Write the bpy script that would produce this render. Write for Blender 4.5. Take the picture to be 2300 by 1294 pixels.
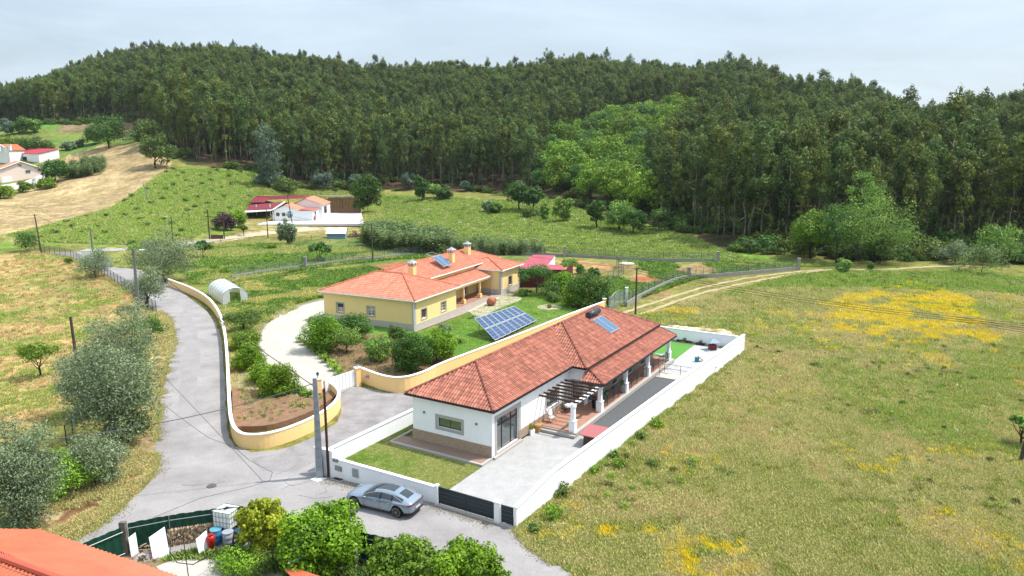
import bpy, math, random
import numpy as np
from mathutils import Vector, Matrix
for o in list(bpy.data.objects): bpy.data.objects.remove(o)
SC = bpy.context.scene; COL = SC.collection
rng = np.random.default_rng(7); random.seed(7)
R = math.radians; PI = math.pi
# ------------------------------------------------------------ camera
F = 1655.; H = 23.2; PT = R(11.0); CX = 1150; CY = 647
cam = bpy.data.cameras.new('camera'); co = bpy.data.objects.new('camera', cam); COL.objects.link(co)
co.location = (0, 0, H); co.rotation_euler = (PI/2-PT, 0, 0)
cam.sensor_width = 36; cam.lens = 36*F/2300; cam.clip_start = .5; cam.clip_end = 6000
SC.camera = co
SC.render.resolution_x = 1024; SC.render.resolution_y = 576
# ------------------------------------------------------------ light
SUN_AZ = 78.; SUN_EL = 60.
w = bpy.data.worlds.new('World'); SC.world = w; w.use_nodes = True
nt = w.node_tree; bg = nt.nodes['Background']
sky = nt.nodes.new('ShaderNodeTexSky'); sky.sky_type = 'NISHITA'; sky.sun_disc = False
sky.sun_elevation = R(SUN_EL); sky.sun_rotation = R(SUN_AZ); sky.air_density = 1.0; sky.dust_density = 2.5; sky.ozone_density = 1.5
# thin high cloud veil laid over the clear sky
tc = nt.nodes.new('ShaderNodeTexCoord'); mp = nt.nodes.new('ShaderNodeMapping'); mp.inputs['Scale'].default_value = (1.2, 3.5, 9)
nz = nt.nodes.new('ShaderNodeTexNoise'); nz.inputs['Scale'].default_value = 1.6; nz.inputs['Detail'].default_value = 7; nz.inputs['Roughness'].default_value = .62; nz.inputs['Distortion'].default_value = .5
cr = nt.nodes.new('ShaderNodeValToRGB'); cr.color_ramp.elements[0].position = .34; cr.color_ramp.elements[1].position = .72
cr.color_ramp.elements[0].color = (.46,.46,.46,1); cr.color_ramp.elements[1].color = (.86,.86,.86,1)
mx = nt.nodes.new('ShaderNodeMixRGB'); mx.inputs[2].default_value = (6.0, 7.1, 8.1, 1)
sx = nt.nodes.new('ShaderNodeSeparateXYZ'); vr = nt.nodes.new('ShaderNodeMapRange'); vr.inputs[1].default_value = .15; vr.inputs[2].default_value = .6; vr.inputs[3].default_value = 1.; vr.inputs[4].default_value = 1.8  # sky scaled brighter overhead, out of view, added as fill for the shadows
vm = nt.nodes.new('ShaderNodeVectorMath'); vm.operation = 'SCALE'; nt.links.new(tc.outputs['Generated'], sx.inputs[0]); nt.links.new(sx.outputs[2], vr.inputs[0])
L = nt.links.new
L(tc.outputs['Generated'], mp.inputs[0]); L(mp.outputs[0], nz.inputs['Vector']); L(nz.outputs[0], cr.inputs[0])
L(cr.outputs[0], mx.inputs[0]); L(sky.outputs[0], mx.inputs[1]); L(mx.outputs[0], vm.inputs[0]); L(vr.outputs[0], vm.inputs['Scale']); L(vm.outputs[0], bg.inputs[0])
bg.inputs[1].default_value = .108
sl = bpy.data.lights.new('sun', 'SUN'); sl.energy = 4.8; sl.angle = R(.6); sl.color = (1, .965, .91)
so = bpy.data.objects.new('sun', sl); COL.objects.link(so)
sd = Vector((math.sin(R(SUN_AZ))*math.cos(R(SUN_EL)), math.cos(R(SUN_AZ))*math.cos(R(SUN_EL)), math.sin(R(SUN_EL))))
so.rotation_euler = sd.to_track_quat('Z', 'Y').to_euler(); so.location = (60, 0, 90)
SC.view_settings.view_transform = 'Standard'; SC.view_settings.look = 'None'; SC.view_settings.exposure = 0.36
SC.cycles.max_bounces = 6; SC.cycles.transparent_max_bounces = 12; SC.cycles.diffuse_bounces = 2; SC.cycles.volume_bounces = 0

# ------------------------------------------------------------ projection + terrain
def ray(u, v):
    a = (u-CX)/F; b = (CY-v)/F; c, s = math.cos(PT), math.sin(PT)
    return (a, c+b*s, -s+b*c)
PROF = {  # column -> (distance ahead, height) pairs: flat valley floor, slope, ridge
 -900: [(130,0),(200,3),(280,10),(400,28),(800,60),(1200,55)],
 -100: [(165,0),(200,2),(280,8),(400,28),(450,33),(800,50),(1200,45)],
 60:   [(168,0),(200,2),(280,8),(400,29),(440,34),(800,61),(1200,55)],
 200:  [(170,0),(225,4.5),(270,9.5),(350,22),(420,35),(800,83),(1200,70)],
 370:  [(165,0),(220,5.5),(260,11.5),(290,17),(700,91),(1200,70)],
 560:  [(170,0),(225,1),(290,11.5),(650,85),(1200,60)],
 700:  [(190,0),(272,.5),(300,7),(620,72),(1200,50)],
 850:  [(220,0),(268,.6),(300,5),(600,62),(1200,50)],
 1020: [(220,0),(290,5),(560,63),(1200,50)],
 1150: [(220,0),(290,4.8),(600,63),(1200,50)],
 1300: [(190,0),(235,2.6),(620,75),(1200,60)],
 1500: [(165,0),(200,.8),(320,21),(600,65),(1200,50)],
 1640: [(160,0),(260,11.5),(580,62),(1200,50)],
 1900: [(152,0),(250,12),(520,43),(1200,40)],
 2100: [(150,0),(250,11),(450,19),(560,19),(1200,20)],
 2300: [(140,0),(230,11),(400,26),(1200,35)],
 2700: [(135,0),(230,11),(400,30),(1200,35)],
 3600: [(135,0),(230,11),(400,30),(1200,35)]}
DS = np.concatenate([np.arange(0, 700, 5), np.arange(700, 1605, 25)]).astype(float)
US = np.arange(-900, 3601, 20).astype(float)
_tab = np.array([np.interp(DS, *zip(*[(0, 0)]+p)) for p in PROF.values()])
_k = list(PROF.keys())
TAB = np.array([[np.interp(u, _k, _tab[:, j]) for j in range(len(DS))] for u in US])
def _sm(A, ax, n):
    for _ in range(n):
        P_ = np.pad(A, [(1, 1) if a == ax else (0, 0) for a in (0, 1)], mode='edge')
        A = (P_[:-2]+2*P_[1:-1]+P_[2:])/4 if ax == 0 else (P_[:, :-2]+2*P_[:, 1:-1]+P_[:, 2:])/4
    return A
TAB = _sm(_sm(TAB, 0, 10), 1, 6); TAB[TAB < .06] = 0
def vnoise(x, y, s, seed=0):
    """smooth value noise, about 0..1"""
    x = np.asarray(x, float)/s+seed*17.3; y = np.asarray(y, float)/s-seed*9.1
    xi = np.floor(x); yi = np.floor(y); fx = x-xi; fy = y-yi
    fx = fx*fx*(3-2*fx); fy = fy*fy*(3-2*fy)
    def h(a, b):
        q = np.sin(a*127.1+b*311.7+seed*74.7)*43758.5453
        return q-np.floor(q)
    return (h(xi, yi)*(1-fx)+h(xi+1, yi)*fx)*(1-fy)+(h(xi, yi+1)*(1-fx)+h(xi+1, yi+1)*fx)*fy
def fbm(x, y, s, seed=0, o=4):
    t = 0; a = .5; n = 0
    for i in range(o):
        t = t+a*vnoise(x, y, s/2**i, seed+i); n += a; a *= .55
    return t/n
def TN(x, y):
    x = np.asarray(x, float); y = np.asarray(y, float)
    yy = np.maximum(y, 1); u = np.clip(1150+1686*x/yy, -899, 3599)
    fi = (u+900)/20; i = fi.astype(int); fu = fi-i
    j = np.clip(np.searchsorted(DS, np.clip(yy, 0, 1590), side='right')-1, 0, len(DS)-2); fd = (np.clip(yy, 0, 1590)-DS[j])/(DS[j+1]-DS[j])
    z = (TAB[i, j]*(1-fd)+TAB[i, j+1]*fd)*(1-fu)+(TAB[i+1, j]*(1-fd)+TAB[i+1, j+1]*fd)*fu
    g = np.clip((z-4)/25, 0, 1)
    return z+g*((fbm(x, y, 95, 3)-.5)*17+(fbm(x, y, 30, 5, 2)-.5)*5)
def T(x, y): return float(TN(x, y))
def G(u, v, z=0.):
    r = ray(u, v); t = (z-H)/r[2]; return (r[0]*t, r[1]*t)
def P(u, v):
    """where the line of sight through a photo pixel meets the terrain"""
    r = ray(u, v); t = np.concatenate([np.arange(25, 300, .5), np.arange(300, 1200, 2)]); x = r[0]*t; y = r[1]*t; z = H+r[2]*t
    k = np.nonzero(TN(x, y) >= z)[0]; k = k[0] if len(k) else len(t)-1
    return (float(x[k]), float(y[k]))
def P3(u, v): x, y = P(u, v); return Vector((x, y, T(x, y)))
def px_m(p): return F/(p[1]*math.cos(PT)+(H-(p[2] if len(p) > 2 else 0))*math.sin(PT))   # photo px per metre at a place

# ------------------------------------------------------------ materials
def lin(c): 
    return tuple(((x/255)/12.92 if x/255 <= .04045 else ((x/255+.055)/1.055)**2.4) for x in c)
KA = .56
def alb(c, k=1): return tuple(min(.86, x*KA*k) for x in lin(c))
MATS = {}
def mat(name, rgb=(200,200,200), rough=.8, var=.12, scale=6., rgb2=None, tone=0., bump=0., metal=0., bscale=None, spec=.3, coat=0, detail=5, stretch=None, raw=None, emis=None, alpha=1., trans=0, obr=0., grain=0.):
    if name in MATS: return MATS[name]
    m = bpy.data.materials.new(name); MATS[name] = m; m.use_nodes = True; n = m.node_tree.nodes; l = m.node_tree.links.new
    b = n['Principled BSDF']; b.inputs['Roughness'].default_value = rough; b.inputs['Metallic'].default_value = metal
    b.inputs['Specular IOR Level'].default_value = spec; b.inputs['Coat Weight'].default_value = coat
    c1 = raw or alb(rgb); c2 = alb(rgb2) if rgb2 else tuple(x*.72 for x in c1)
    t = n.new('ShaderNodeTexCoord'); vec = t.outputs['Object']
    if stretch:
        q = n.new('ShaderNodeMapping'); q.inputs['Scale'].default_value = stretch; l(vec, q.inputs[0]); vec = q.outputs[0]
    z = n.new('ShaderNodeTexNoise'); z.inputs['Scale'].default_value = scale; z.inputs['Detail'].default_value = detail; z.inputs['Roughness'].default_value = .62
    l(vec, z.inputs['Vector'])
    r = n.new('ShaderNodeMapRange'); r.inputs[1].default_value = .5-.22; r.inputs[2].default_value = .5+.22; r.inputs[3].default_value = 0; r.inputs[4].default_value = 1 if rgb2 else min(1, var*4)
    l(z.outputs[0], r.inputs[0])
    x = n.new('ShaderNodeMixRGB'); x.inputs[1].default_value = (*c1, 1); x.inputs[2].default_value = (*c2, 1); l(r.outputs[0], x.inputs[0]); out = x.outputs[0]
    if grain:
        gz = n.new('ShaderNodeTexNoise'); gz.inputs['Scale'].default_value = 7; gz.inputs['Detail'].default_value = 6; gz.inputs['Roughness'].default_value = .8; l(vec, gz.inputs['Vector'])
        gr = n.new('ShaderNodeMapRange'); gr.inputs[1].default_value = .3; gr.inputs[2].default_value = .7; gr.inputs[3].default_value = 1-grain; gr.inputs[4].default_value = 1+grain; l(gz.outputs[0], gr.inputs[0])
        gh = n.new('ShaderNodeHueSaturation'); l(gr.outputs[0], gh.inputs['Value']); l(out, gh.inputs['Color']); out = gh.outputs[0]
    if tone:
        a = n.new('ShaderNodeAttribute'); a.attribute_name = 'tone'
        r2 = n.new('ShaderNodeMapRange'); r2.inputs[3].default_value = 1-tone; r2.inputs[4].default_value = 1+tone; l(a.outputs['Fac'], r2.inputs[0])
        hs = n.new('ShaderNodeHueSaturation'); l(r2.outputs[0], hs.inputs['Value']); l(out, hs.inputs['Color']); out = hs.outputs[0]
    if obr:
        oi = n.new('ShaderNodeObjectInfo'); r3 = n.new('ShaderNodeMapRange'); r3.inputs[3].default_value = 1-obr; r3.inputs[4].default_value = 1+obr; l(oi.outputs['Random'], r3.inputs[0])
        h2 = n.new('ShaderNodeHueSaturation'); l(r3.outputs[0], h2.inputs['Value']); l(out, h2.inputs['Color']); out = h2.outputs[0]
    l(out, b.inputs['Base Color'])
    if bump:
        bz = n.new('ShaderNodeTexNoise'); bz.inputs['Scale'].default_value = bscale or scale*4; bz.inputs['Detail'].default_value = 4; l(vec, bz.inputs['Vector'])
        bn = n.new('ShaderNodeBump'); bn.inputs['Strength'].default_value = bump; bn.inputs['Distance'].default_value = .03; l(bz.outputs[0], bn.inputs['Height']); l(bn.outputs[0], b.inputs['Normal'])
    if emis: b.inputs['Emission Color'].default_value = (*lin(emis), 1); b.inputs['Emission Strength'].default_value = 1
    if alpha < 1: b.inputs['Alpha'].default_value = alpha
    if trans: b.inputs['Transmission Weight'].default_value = trans
    return m
def leafmat(name, dark, light, gloss=.45, obr=.18, transl=.25):
    if name in MATS: return MATS[name]
    m = bpy.data.materials.new(name); MATS[name] = m; m.use_nodes = True; n = m.node_tree.nodes; l = m.node_tree.links.new
    b = n['Principled BSDF']; b.inputs['Roughness'].default_value = gloss; b.inputs['Specular IOR Level'].default_value = .2
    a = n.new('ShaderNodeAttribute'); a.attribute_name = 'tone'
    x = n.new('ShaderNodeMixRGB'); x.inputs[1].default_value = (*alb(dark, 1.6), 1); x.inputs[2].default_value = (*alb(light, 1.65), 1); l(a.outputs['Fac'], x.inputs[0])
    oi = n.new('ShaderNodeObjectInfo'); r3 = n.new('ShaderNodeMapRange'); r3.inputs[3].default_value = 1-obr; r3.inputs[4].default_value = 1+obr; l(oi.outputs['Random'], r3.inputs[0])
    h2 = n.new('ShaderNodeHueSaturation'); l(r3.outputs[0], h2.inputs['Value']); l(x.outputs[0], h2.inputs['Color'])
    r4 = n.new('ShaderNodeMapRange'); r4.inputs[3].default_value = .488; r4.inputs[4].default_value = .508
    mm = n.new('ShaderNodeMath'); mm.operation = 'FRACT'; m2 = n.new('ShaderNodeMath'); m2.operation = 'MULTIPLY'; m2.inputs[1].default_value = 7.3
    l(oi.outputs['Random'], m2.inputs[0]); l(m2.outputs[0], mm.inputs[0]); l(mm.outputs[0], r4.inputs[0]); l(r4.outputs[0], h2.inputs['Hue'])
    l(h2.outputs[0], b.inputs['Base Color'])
    tr = n.new('ShaderNodeBsdfTranslucent'); l(h2.outputs[0], tr.inputs[0]); ms = n.new('ShaderNodeMixShader'); ms.inputs[0].default_value = transl
    l(b.outputs[0], ms.inputs[1]); l(tr.outputs[0], ms.inputs[2]); l(ms.outputs[0], n['Material Output'].inputs['Surface'])
    return m

# ------------------------------------------------------------ mesh helpers
def tag(o, label=None, cat=None, group=None, kind=None):
    if label: o['label'] = label
    if cat: o['category'] = cat
    if group: o['group'] = group
    if kind: o['kind'] = kind
    return o
def link(name, me, parent=None, col=None):
    o = bpy.data.objects.new(name, me); (col or COL).objects.link(o)
    if parent: o.parent = parent
    return o
def empty(name, loc, rz=0, label=None, cat=None, group=None):
    o = bpy.data.objects.new(name, None); COL.objects.link(o); o.empty_display_size = .3
    o.location = loc; o.rotation_euler = (0, 0, rz); return tag(o, label, cat, group)
def mesh_np(name, V, Fc, mats, tone=None, smooth=False, n=4, mi=None):
    me = bpy.data.meshes.new(name); V = np.asarray(V, np.float32); Fc = np.asarray(Fc, np.int32)
    me.vertices.add(len(V)); me.vertices.foreach_set('co', V.ravel()); me.loops.add(len(Fc)*n); me.loops.foreach_set('vertex_index', Fc.ravel())
    me.polygons.add(len(Fc)); me.polygons.foreach_set('loop_start', np.arange(0, len(Fc)*n, n, dtype=np.int32)); me.polygons.foreach_set('loop_total', np.full(len(Fc), n, np.int32))
    if smooth: me.polygons.foreach_set('use_smooth', np.ones(len(Fc), bool))
    if mi is not None: me.polygons.foreach_set('material_index', np.asarray(mi, np.int32))
    for m in mats if isinstance(mats, (list, tuple)) else [mats]: me.materials.append(m)
    me.update(calc_edges=True)
    if tone is not None:
        a = me.attributes.new('tone', 'FLOAT', 'FACE'); a.data.foreach_set('value', np.asarray(tone, np.float32))
    return me
class MB:
    """collects shapes; build() links them as ONE mesh"""
    def __init__(s, M=None): s.v = []; s.f = []; s.t = []; s.mi = []; s.cur = 0; s.M = M or Matrix.Identity(4); s.sm = []; s.smooth = False
    def add(s, vs, fs, tone=.5):
        k = len(s.v); s.v += [tuple(s.M @ Vector(v)) for v in vs]
        for f in fs: s.f.append([i+k for i in f]); s.t.append(tone); s.mi.append(s.cur); s.sm.append(s.smooth)
        return s
    def box(s, x0, x1, y0, y1, z0, z1, tone=.5):
        v = [(x, y, z) for z in (z0, z1) for y in (y0, y1) for x in (x0, x1)]
        return s.add(v, [(0,2,3,1),(4,5,7,6),(0,1,5,4),(2,6,7,3),(0,4,6,2),(1,3,7,5)], tone)
    def cbox(s, c, d, rz=0, tone=.5, bev=0):
        m = s.M; s.M = m @ Matrix.Translation(c) @ Matrix.Rotation(rz, 4, 'Z'); a, b, h = d[0]/2, d[1]/2, d[2]/2
        s.box(-a, a, -b, b, -h, h, tone); s.M = m; return s
    def tube(s, p0, p1, r0, r1=None, n=8, cap=True, tone=.5):
        p0 = Vector(p0); p1 = Vector(p1); r1 = r0 if r1 is None else r1; d = (p1-p0)
        if d.length < 1e-6: return s
        q = d.to_track_quat('Z', 'Y'); vs = []
        for p, r in ((p0, r0), (p1, r1)):
            for i in range(n): a = 2*PI*i/n; vs.append(p+q @ Vector((r*math.cos(a), r*math.sin(a), 0)))
        fs = [(i, (i+1) % n, n+(i+1) % n, n+i) for i in range(n)]
        if cap: fs += [tuple(range(n-1, -1, -1)), tuple(range(n, 2*n))]
        return s.add(vs, fs, tone)
    def path(s, pts, rs, n=6, tone=.5):
        pts = [Vector(p) for p in pts]; rs = rs if isinstance(rs, (list, tuple)) else [rs]*len(pts); vs = []; m = len(pts)
        for i, p in enumerate(pts):
            d = (pts[min(i+1, m-1)]-pts[max(i-1, 0)]); q = d.to_track_quat('Z', 'X')
            for k in range(n): a = 2*PI*k/n; vs.append(p+q @ Vector((rs[i]*math.cos(a), rs[i]*math.sin(a), 0)))
        fs = [(i*n+k, i*n+(k+1) % n, (i+1)*n+(k+1) % n, (i+1)*n+k) for i in range(m-1) for k in range(n)]
        return s.add(vs, fs+[tuple(range(n-1, -1, -1)), tuple(range((m-1)*n, m*n))], tone)
    def lathe(s, prof, n=20, c=(0,0,0), tone=.5):
        vs = [(c[0]+r*math.cos(2*PI*k/n), c[1]+r*math.sin(2*PI*k/n), c[2]+z) for r, z in prof for k in range(n)]
        m = len(prof); fs = [(i*n+k, i*n+(k+1) % n, (i+1)*n+(k+1) % n, (i+1)*n+k) for i in range(m-1) for k in range(n)]
        return s.add(vs, fs+[tuple(range(n-1, -1, -1)), tuple(range((m-1)*n, m*n))], tone)
    def prism(s, poly, z0, z1, tone=.5):
        n = len(poly); A = sum(poly[i][0]*poly[(i+1) % n][1]-poly[(i+1) % n][0]*poly[i][1] for i in range(n))
        if A < 0: poly = poly[::-1]
        vs = [(x, y, z0) for x, y in poly]+[(x, y, z1) for x, y in poly]
        return s.add(vs, [tuple(range(n-1, -1, -1)), tuple(range(n, 2*n))]+[(i, (i+1) % n, n+(i+1) % n, n+i) for i in range(n)], tone)
    def poly3(s, pts, tone=.5): return s.add(pts, [tuple(range(len(pts)))], tone)
    def build(s, name, mats, parent=None, label=None, cat=None, group=None, kind=None):
        me = bpy.data.meshes.new(name); me.from_pydata(s.v, [], s.f)
        for m in mats if isinstance(mats, (list, tuple)) else [mats]: me.materials.append(m)
        me.polygons.foreach_set('material_index', s.mi); me.polygons.foreach_set('use_smooth', s.sm)
        a = me.attributes.new('tone', 'FLOAT', 'FACE'); a.data.foreach_set('value', s.t)
        me.update(); o = link(name, me, parent); return tag(o, label, cat, group, kind)
def copy_tree(o, parent=None):
    c = o.copy(); COL.objects.link(c); c.parent = parent
    for ch in o.children: copy_tree(ch, c)
    return c
def ribbon(name, pts, wd, z, m, kind='structure', drape=True, sub=4., tone=.5, jit=0., label=None, cat=None):
    """a road or strip laid along points on the ground"""
    pts = [Vector((p[0], p[1])) for p in pts]; q = [pts[0]]; ws = wd if isinstance(wd, (list, tuple)) else [wd]*len(pts); qw = [ws[0]]
    for i in range(len(pts)-1):
        a, b = pts[i], pts[i+1]; p0 = pts[max(i-1, 0)]; p3 = pts[min(i+2, len(pts)-1)]; n = max(1, int((b-a).length/sub))
        for k in range(1, n+1):
            t = k/n; q.append(.5*((2*a)+(b-p0)*t+(2*p0-5*a+4*b-p3)*t*t+(3*a-3*b+p3-p0)*t**3)); qw.append(ws[i]*(1-t)+ws[i+1]*t)
    vs = []; fs = []; K = 4
    for i, p in enumerate(q):
        d = (q[min(i+1, len(q)-1)]-q[max(i-1, 0)]).normalized(); nn = Vector((d.y, -d.x)); j1 = (random.random()-.5)*jit; j2 = (random.random()-.5)*jit
        for k in range(K+1):
            s_ = (k/K-.5)*qw[i]+(j1 if k == 0 else j2 if k == K else 0); x, y = p+nn*s_; vs.append((x, y, (T(x, y) if drape else 0)+z))
    for i in range(len(q)-1):
        for k in range(K): a = i*(K+1)+k; fs.append((a, a+1, a+K+2, a+K+1))
    me = bpy.data.meshes.new(name); me.from_pydata(vs, [], fs); me.materials.append(m); me.update(); me.flip_normals()
    for p_ in me.polygons: p_.use_smooth = True
    return tag(link(name, me), label, cat, kind=kind)
def sheet(name, poly, z, m, kind='structure', th=0, label=None, cat=None):
    b = MB(); 
    if th: b.prism(poly, z-th, z)
    else:
        n = len(poly); A = sum(poly[i][0]*poly[(i+1) % n][1]-poly[(i+1) % n][0]*poly[i][1] for i in range(n))
        b.poly3([(x, y, z) for x, y in (poly if A > 0 else poly[::-1])])
    o = b.build(name, m, label=label, cat=cat, kind=kind)
    return o
def inpoly(x, y, poly):
    c = np.zeros(x.shape, bool); n = len(poly)
    for i in range(n):
        x0, y0 = poly[i]; x1, y1 = poly[(i+1) % n]
        if y0 == y1: continue
        k = ((y0 > y) != (y1 > y)) & (x < (x1-x0)*(y-y0)/(y1-y0)+x0); c ^= k
    return c
def PP(*uv): return [P(u, v) for u, v in uv]
def GG(*uv): return [G(u, v) for u, v in uv]

# house frames
def frame(name, o, az, label=None, cat=None, group=None, z=0):
    """empty whose local x points right and y points away along the building"""
    return empty(name, (o[0], o[1], z), -R(az), label, cat, group)
WO = G(1105, 1028, .2); YO = G(932, 744)
#@@GROUND
# ------------------------------------------------------------ the ground: one sheet, colours by what grows there
EDGE_U = [-900,-100,0,120,250,330,380,470,570,600,850,1010,1150,1230,1330,1500,1640,1900,2110,2300,2700,3600]
EDGE_V = [ 330, 290,282,280,268,300,352,376,380,408,425,428, 430, 440, 470, 505, 558, 572, 575, 580, 590, 600]
ED = [P(min(max(u, -300), 2600), v)[1] for u, v in zip(EDGE_U, EDGE_V)]
def edge_d(x, y): return np.interp(1150+1686*x/np.maximum(y, 1), EDGE_U, ED)
FL = []   # (polygon, photo colour 1, photo colour 2, blur noise metres, noise scale, coverage)
def zone(poly, c1, c2, wob=2., sc=6., cov=1.): FL.append((poly, c1, c2, wob, sc, cov))
zone(PP((-300,640),(60,560),(170,575),(300,650),(330,700),(200,800),(150,950),(0,1000),(-500,1200),(-900,800)), (202,174,116), (172,166,100), 1.5, 5)
zone(PP((390,700),(360,660),(330,690),(350,800),(330,960),(210,1040),(60,1180),(60,1290),(160,1230),(300,1150),(380,1000),(400,860)), (206,188,138), (170,152,104), 1, 2)
zone(PP((120,1060),(280,1030),(310,1090),(200,1190),(80,1210)), (142,108,76), (176,152,104), 1.2, 2, .75)
zone(PP((-300,300),(0,278),(240,270),(330,300),(350,330),(230,345),(130,350),(0,345)), (112,150,70), (142,150,80), 3, 16)
zone(PP((180,262),(330,262),(340,300),(210,300),(130,290)), (158,130,104), (120,130,78), 3, 8)
zone(PP((-300,560),(0,528),(130,497),(250,465),(330,410),(385,370),(390,345),(330,325),(230,325),(150,350),(130,400),(60,430),(0,450),(-300,460)), (205,180,134), (180,160,112), .6, 3)
zone(PP((-300,590),(0,560),(20,525),(140,497),(250,465),(330,410),(390,378),(575,385),(600,440),(560,470),(545,500),(520,525),(420,545),(300,555),(100,556)), (124,152,66), (138,166,74), 1, 5)
zone(PP((0,530),(100,530),(300,543),(500,525),(520,540),(300,556),(60,560)), (176,170,104), (140,150,80), 1.5, 4, .8)
zone(PP((550,530),(830,530),(860,500),(840,480),(540,480)), (172,160,104), (150,146,84), 1, 3)
zone(PP((560,520),(730,505),(800,510),(700,520),(600,528),(500,545),(470,548),(520,530)), (226,208,170), (190,172,120), .8, 2, .8)
zone(PP((240,620),(300,545),(560,548),(840,530),(1270,575),(1100,600),(700,620),(520,640),(430,620),(300,590)), (132,138,80), (110,132,66), 2, 5)
zone(PP((860,436),(1240,440),(1320,470),(1500,515),(1660,575),(1700,590),(1500,590),(1280,570),(1000,545),(840,500)), (122,154,66), (146,160,84), 2, 9)
zone(PP((1160,520),(1260,530),(1330,560),(1200,560),(1120,535)), (168,176,120), (132,152,80), 3, 3, .7)
zone(PP((1225,510),(1290,505),(1270,525)), (180,176,60), (132,152,70), 3, 3, .7)
zone(PP((870,470),(950,470),(920,492),(870,490)), (172,156,118), (132,152,80), 3, 3, .8)
zone(PP((430,625),(560,640),(720,615),(830,598),(860,604),(740,640),(735,668),(640,690),(560,690),(500,690)), (138,144,80), (122,138,70), 2, 3)
zone(PP((500,680),(600,690),(680,685),(560,760),(540,850),(520,850)), (160,150,104), (122,140,74), 1, 2)
zone(PP((780,604),(900,588),(1000,590),(960,640),(800,622)), (196,124,88), (184,128,92), .8, 3)
zone(PP((1140,592),(1270,585),(1600,590),(1790,603),(1560,630),(1420,690),(1290,700),(1180,650)), (168,142,96), (130,140,76), 2, 5)
zone(PP((1255,585),(1400,592),(1340,610),(1260,605)), (196,146,106), (160,140,90), 1.5, 4, .8)
zone(PP((1420,620),(1500,612),(1490,632),(1430,632)), (186,116,84), (170,120,84), 1, 4)
zone(PP((1500,575),(1700,590),(1790,600),(1900,600),(1640,560)), (118,148,62), (98,126,54), 2, 5)
zone(PP((1370,730),(1580,655),(1790,605),(1950,597),(2500,620),(2900,900),(2900,1500),(1400,1500),(1160,1200)), (152,144,82), (130,130,66), 3, 9)
zone(PP((1800,600),(2500,600),(2500,690),(2280,680),(2100,640),(1800,640)), (122,144,66), (140,146,74), 5, 12, .85)
zone(PP((1370,730),(1580,655),(1790,605),(1870,600),(1700,640),(1560,690),(1480,740)), (164,152,98), (136,138,74), 2, 5, .8)
zone(PP((1905,655),(2040,640),(2170,665),(2220,700),(2210,760),(2060,790),(1960,760),(1850,720)), (218,186,46), (170,158,66), 5, 5, .72)
zone(PP((1680,700),(1900,690),(1980,760),(2230,770),(2200,830),(1980,810),(1720,760)), (196,168,96), (150,146,76), 6, 5, .5)
zone(PP((1500,690),(1560,690),(1540,720),(1450,730),(1430,715)), (172,166,50), (140,140,70), 3, 3, .6)
zone(PP((1450,715),(1560,735),(1665,715),(1650,755),(1560,740),(1480,730)), (234,216,190), (170,158,100), 1.2, 2, .72)
zone(PP((1180,1180),(1400,1150),(1750,1230),(1700,1350),(1300,1350)), (176,164,52), (150,144,74), 3, 3, .55)
zone(PP((2240,860),(2350,800),(2400,1000),(2290,950)), (170,124,88), (130,126,70), 3, 3, .8)
zone(PP((1560,1150),(1700,1110),(1740,1170),(1600,1220)), (186,160,60), (150,144,74), 3, 2, .3)
zone(PP((1560,840),(1640,800),(1700,850),(1600,880)), (186,160,60), (150,144,74), 3, 2, .25)
zone(PP((1930,900),(2150,930),(2120,1060),(1900,1150),(1850,1000)), (132,118,84), (150,144,80), 6, 4, .5)
zone(PP((1180,1190),(1300,1290),(1240,1290),(1150,1200)), (196,172,124), (150,140,80), .8, 1.5, .9)
zone(PP((-100,1500),(-100,1225),(300,1180),(640,1180),(1150,1260),(1200,1400)), (150,124,92), (120,128,66), 1, 1.5)
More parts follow.
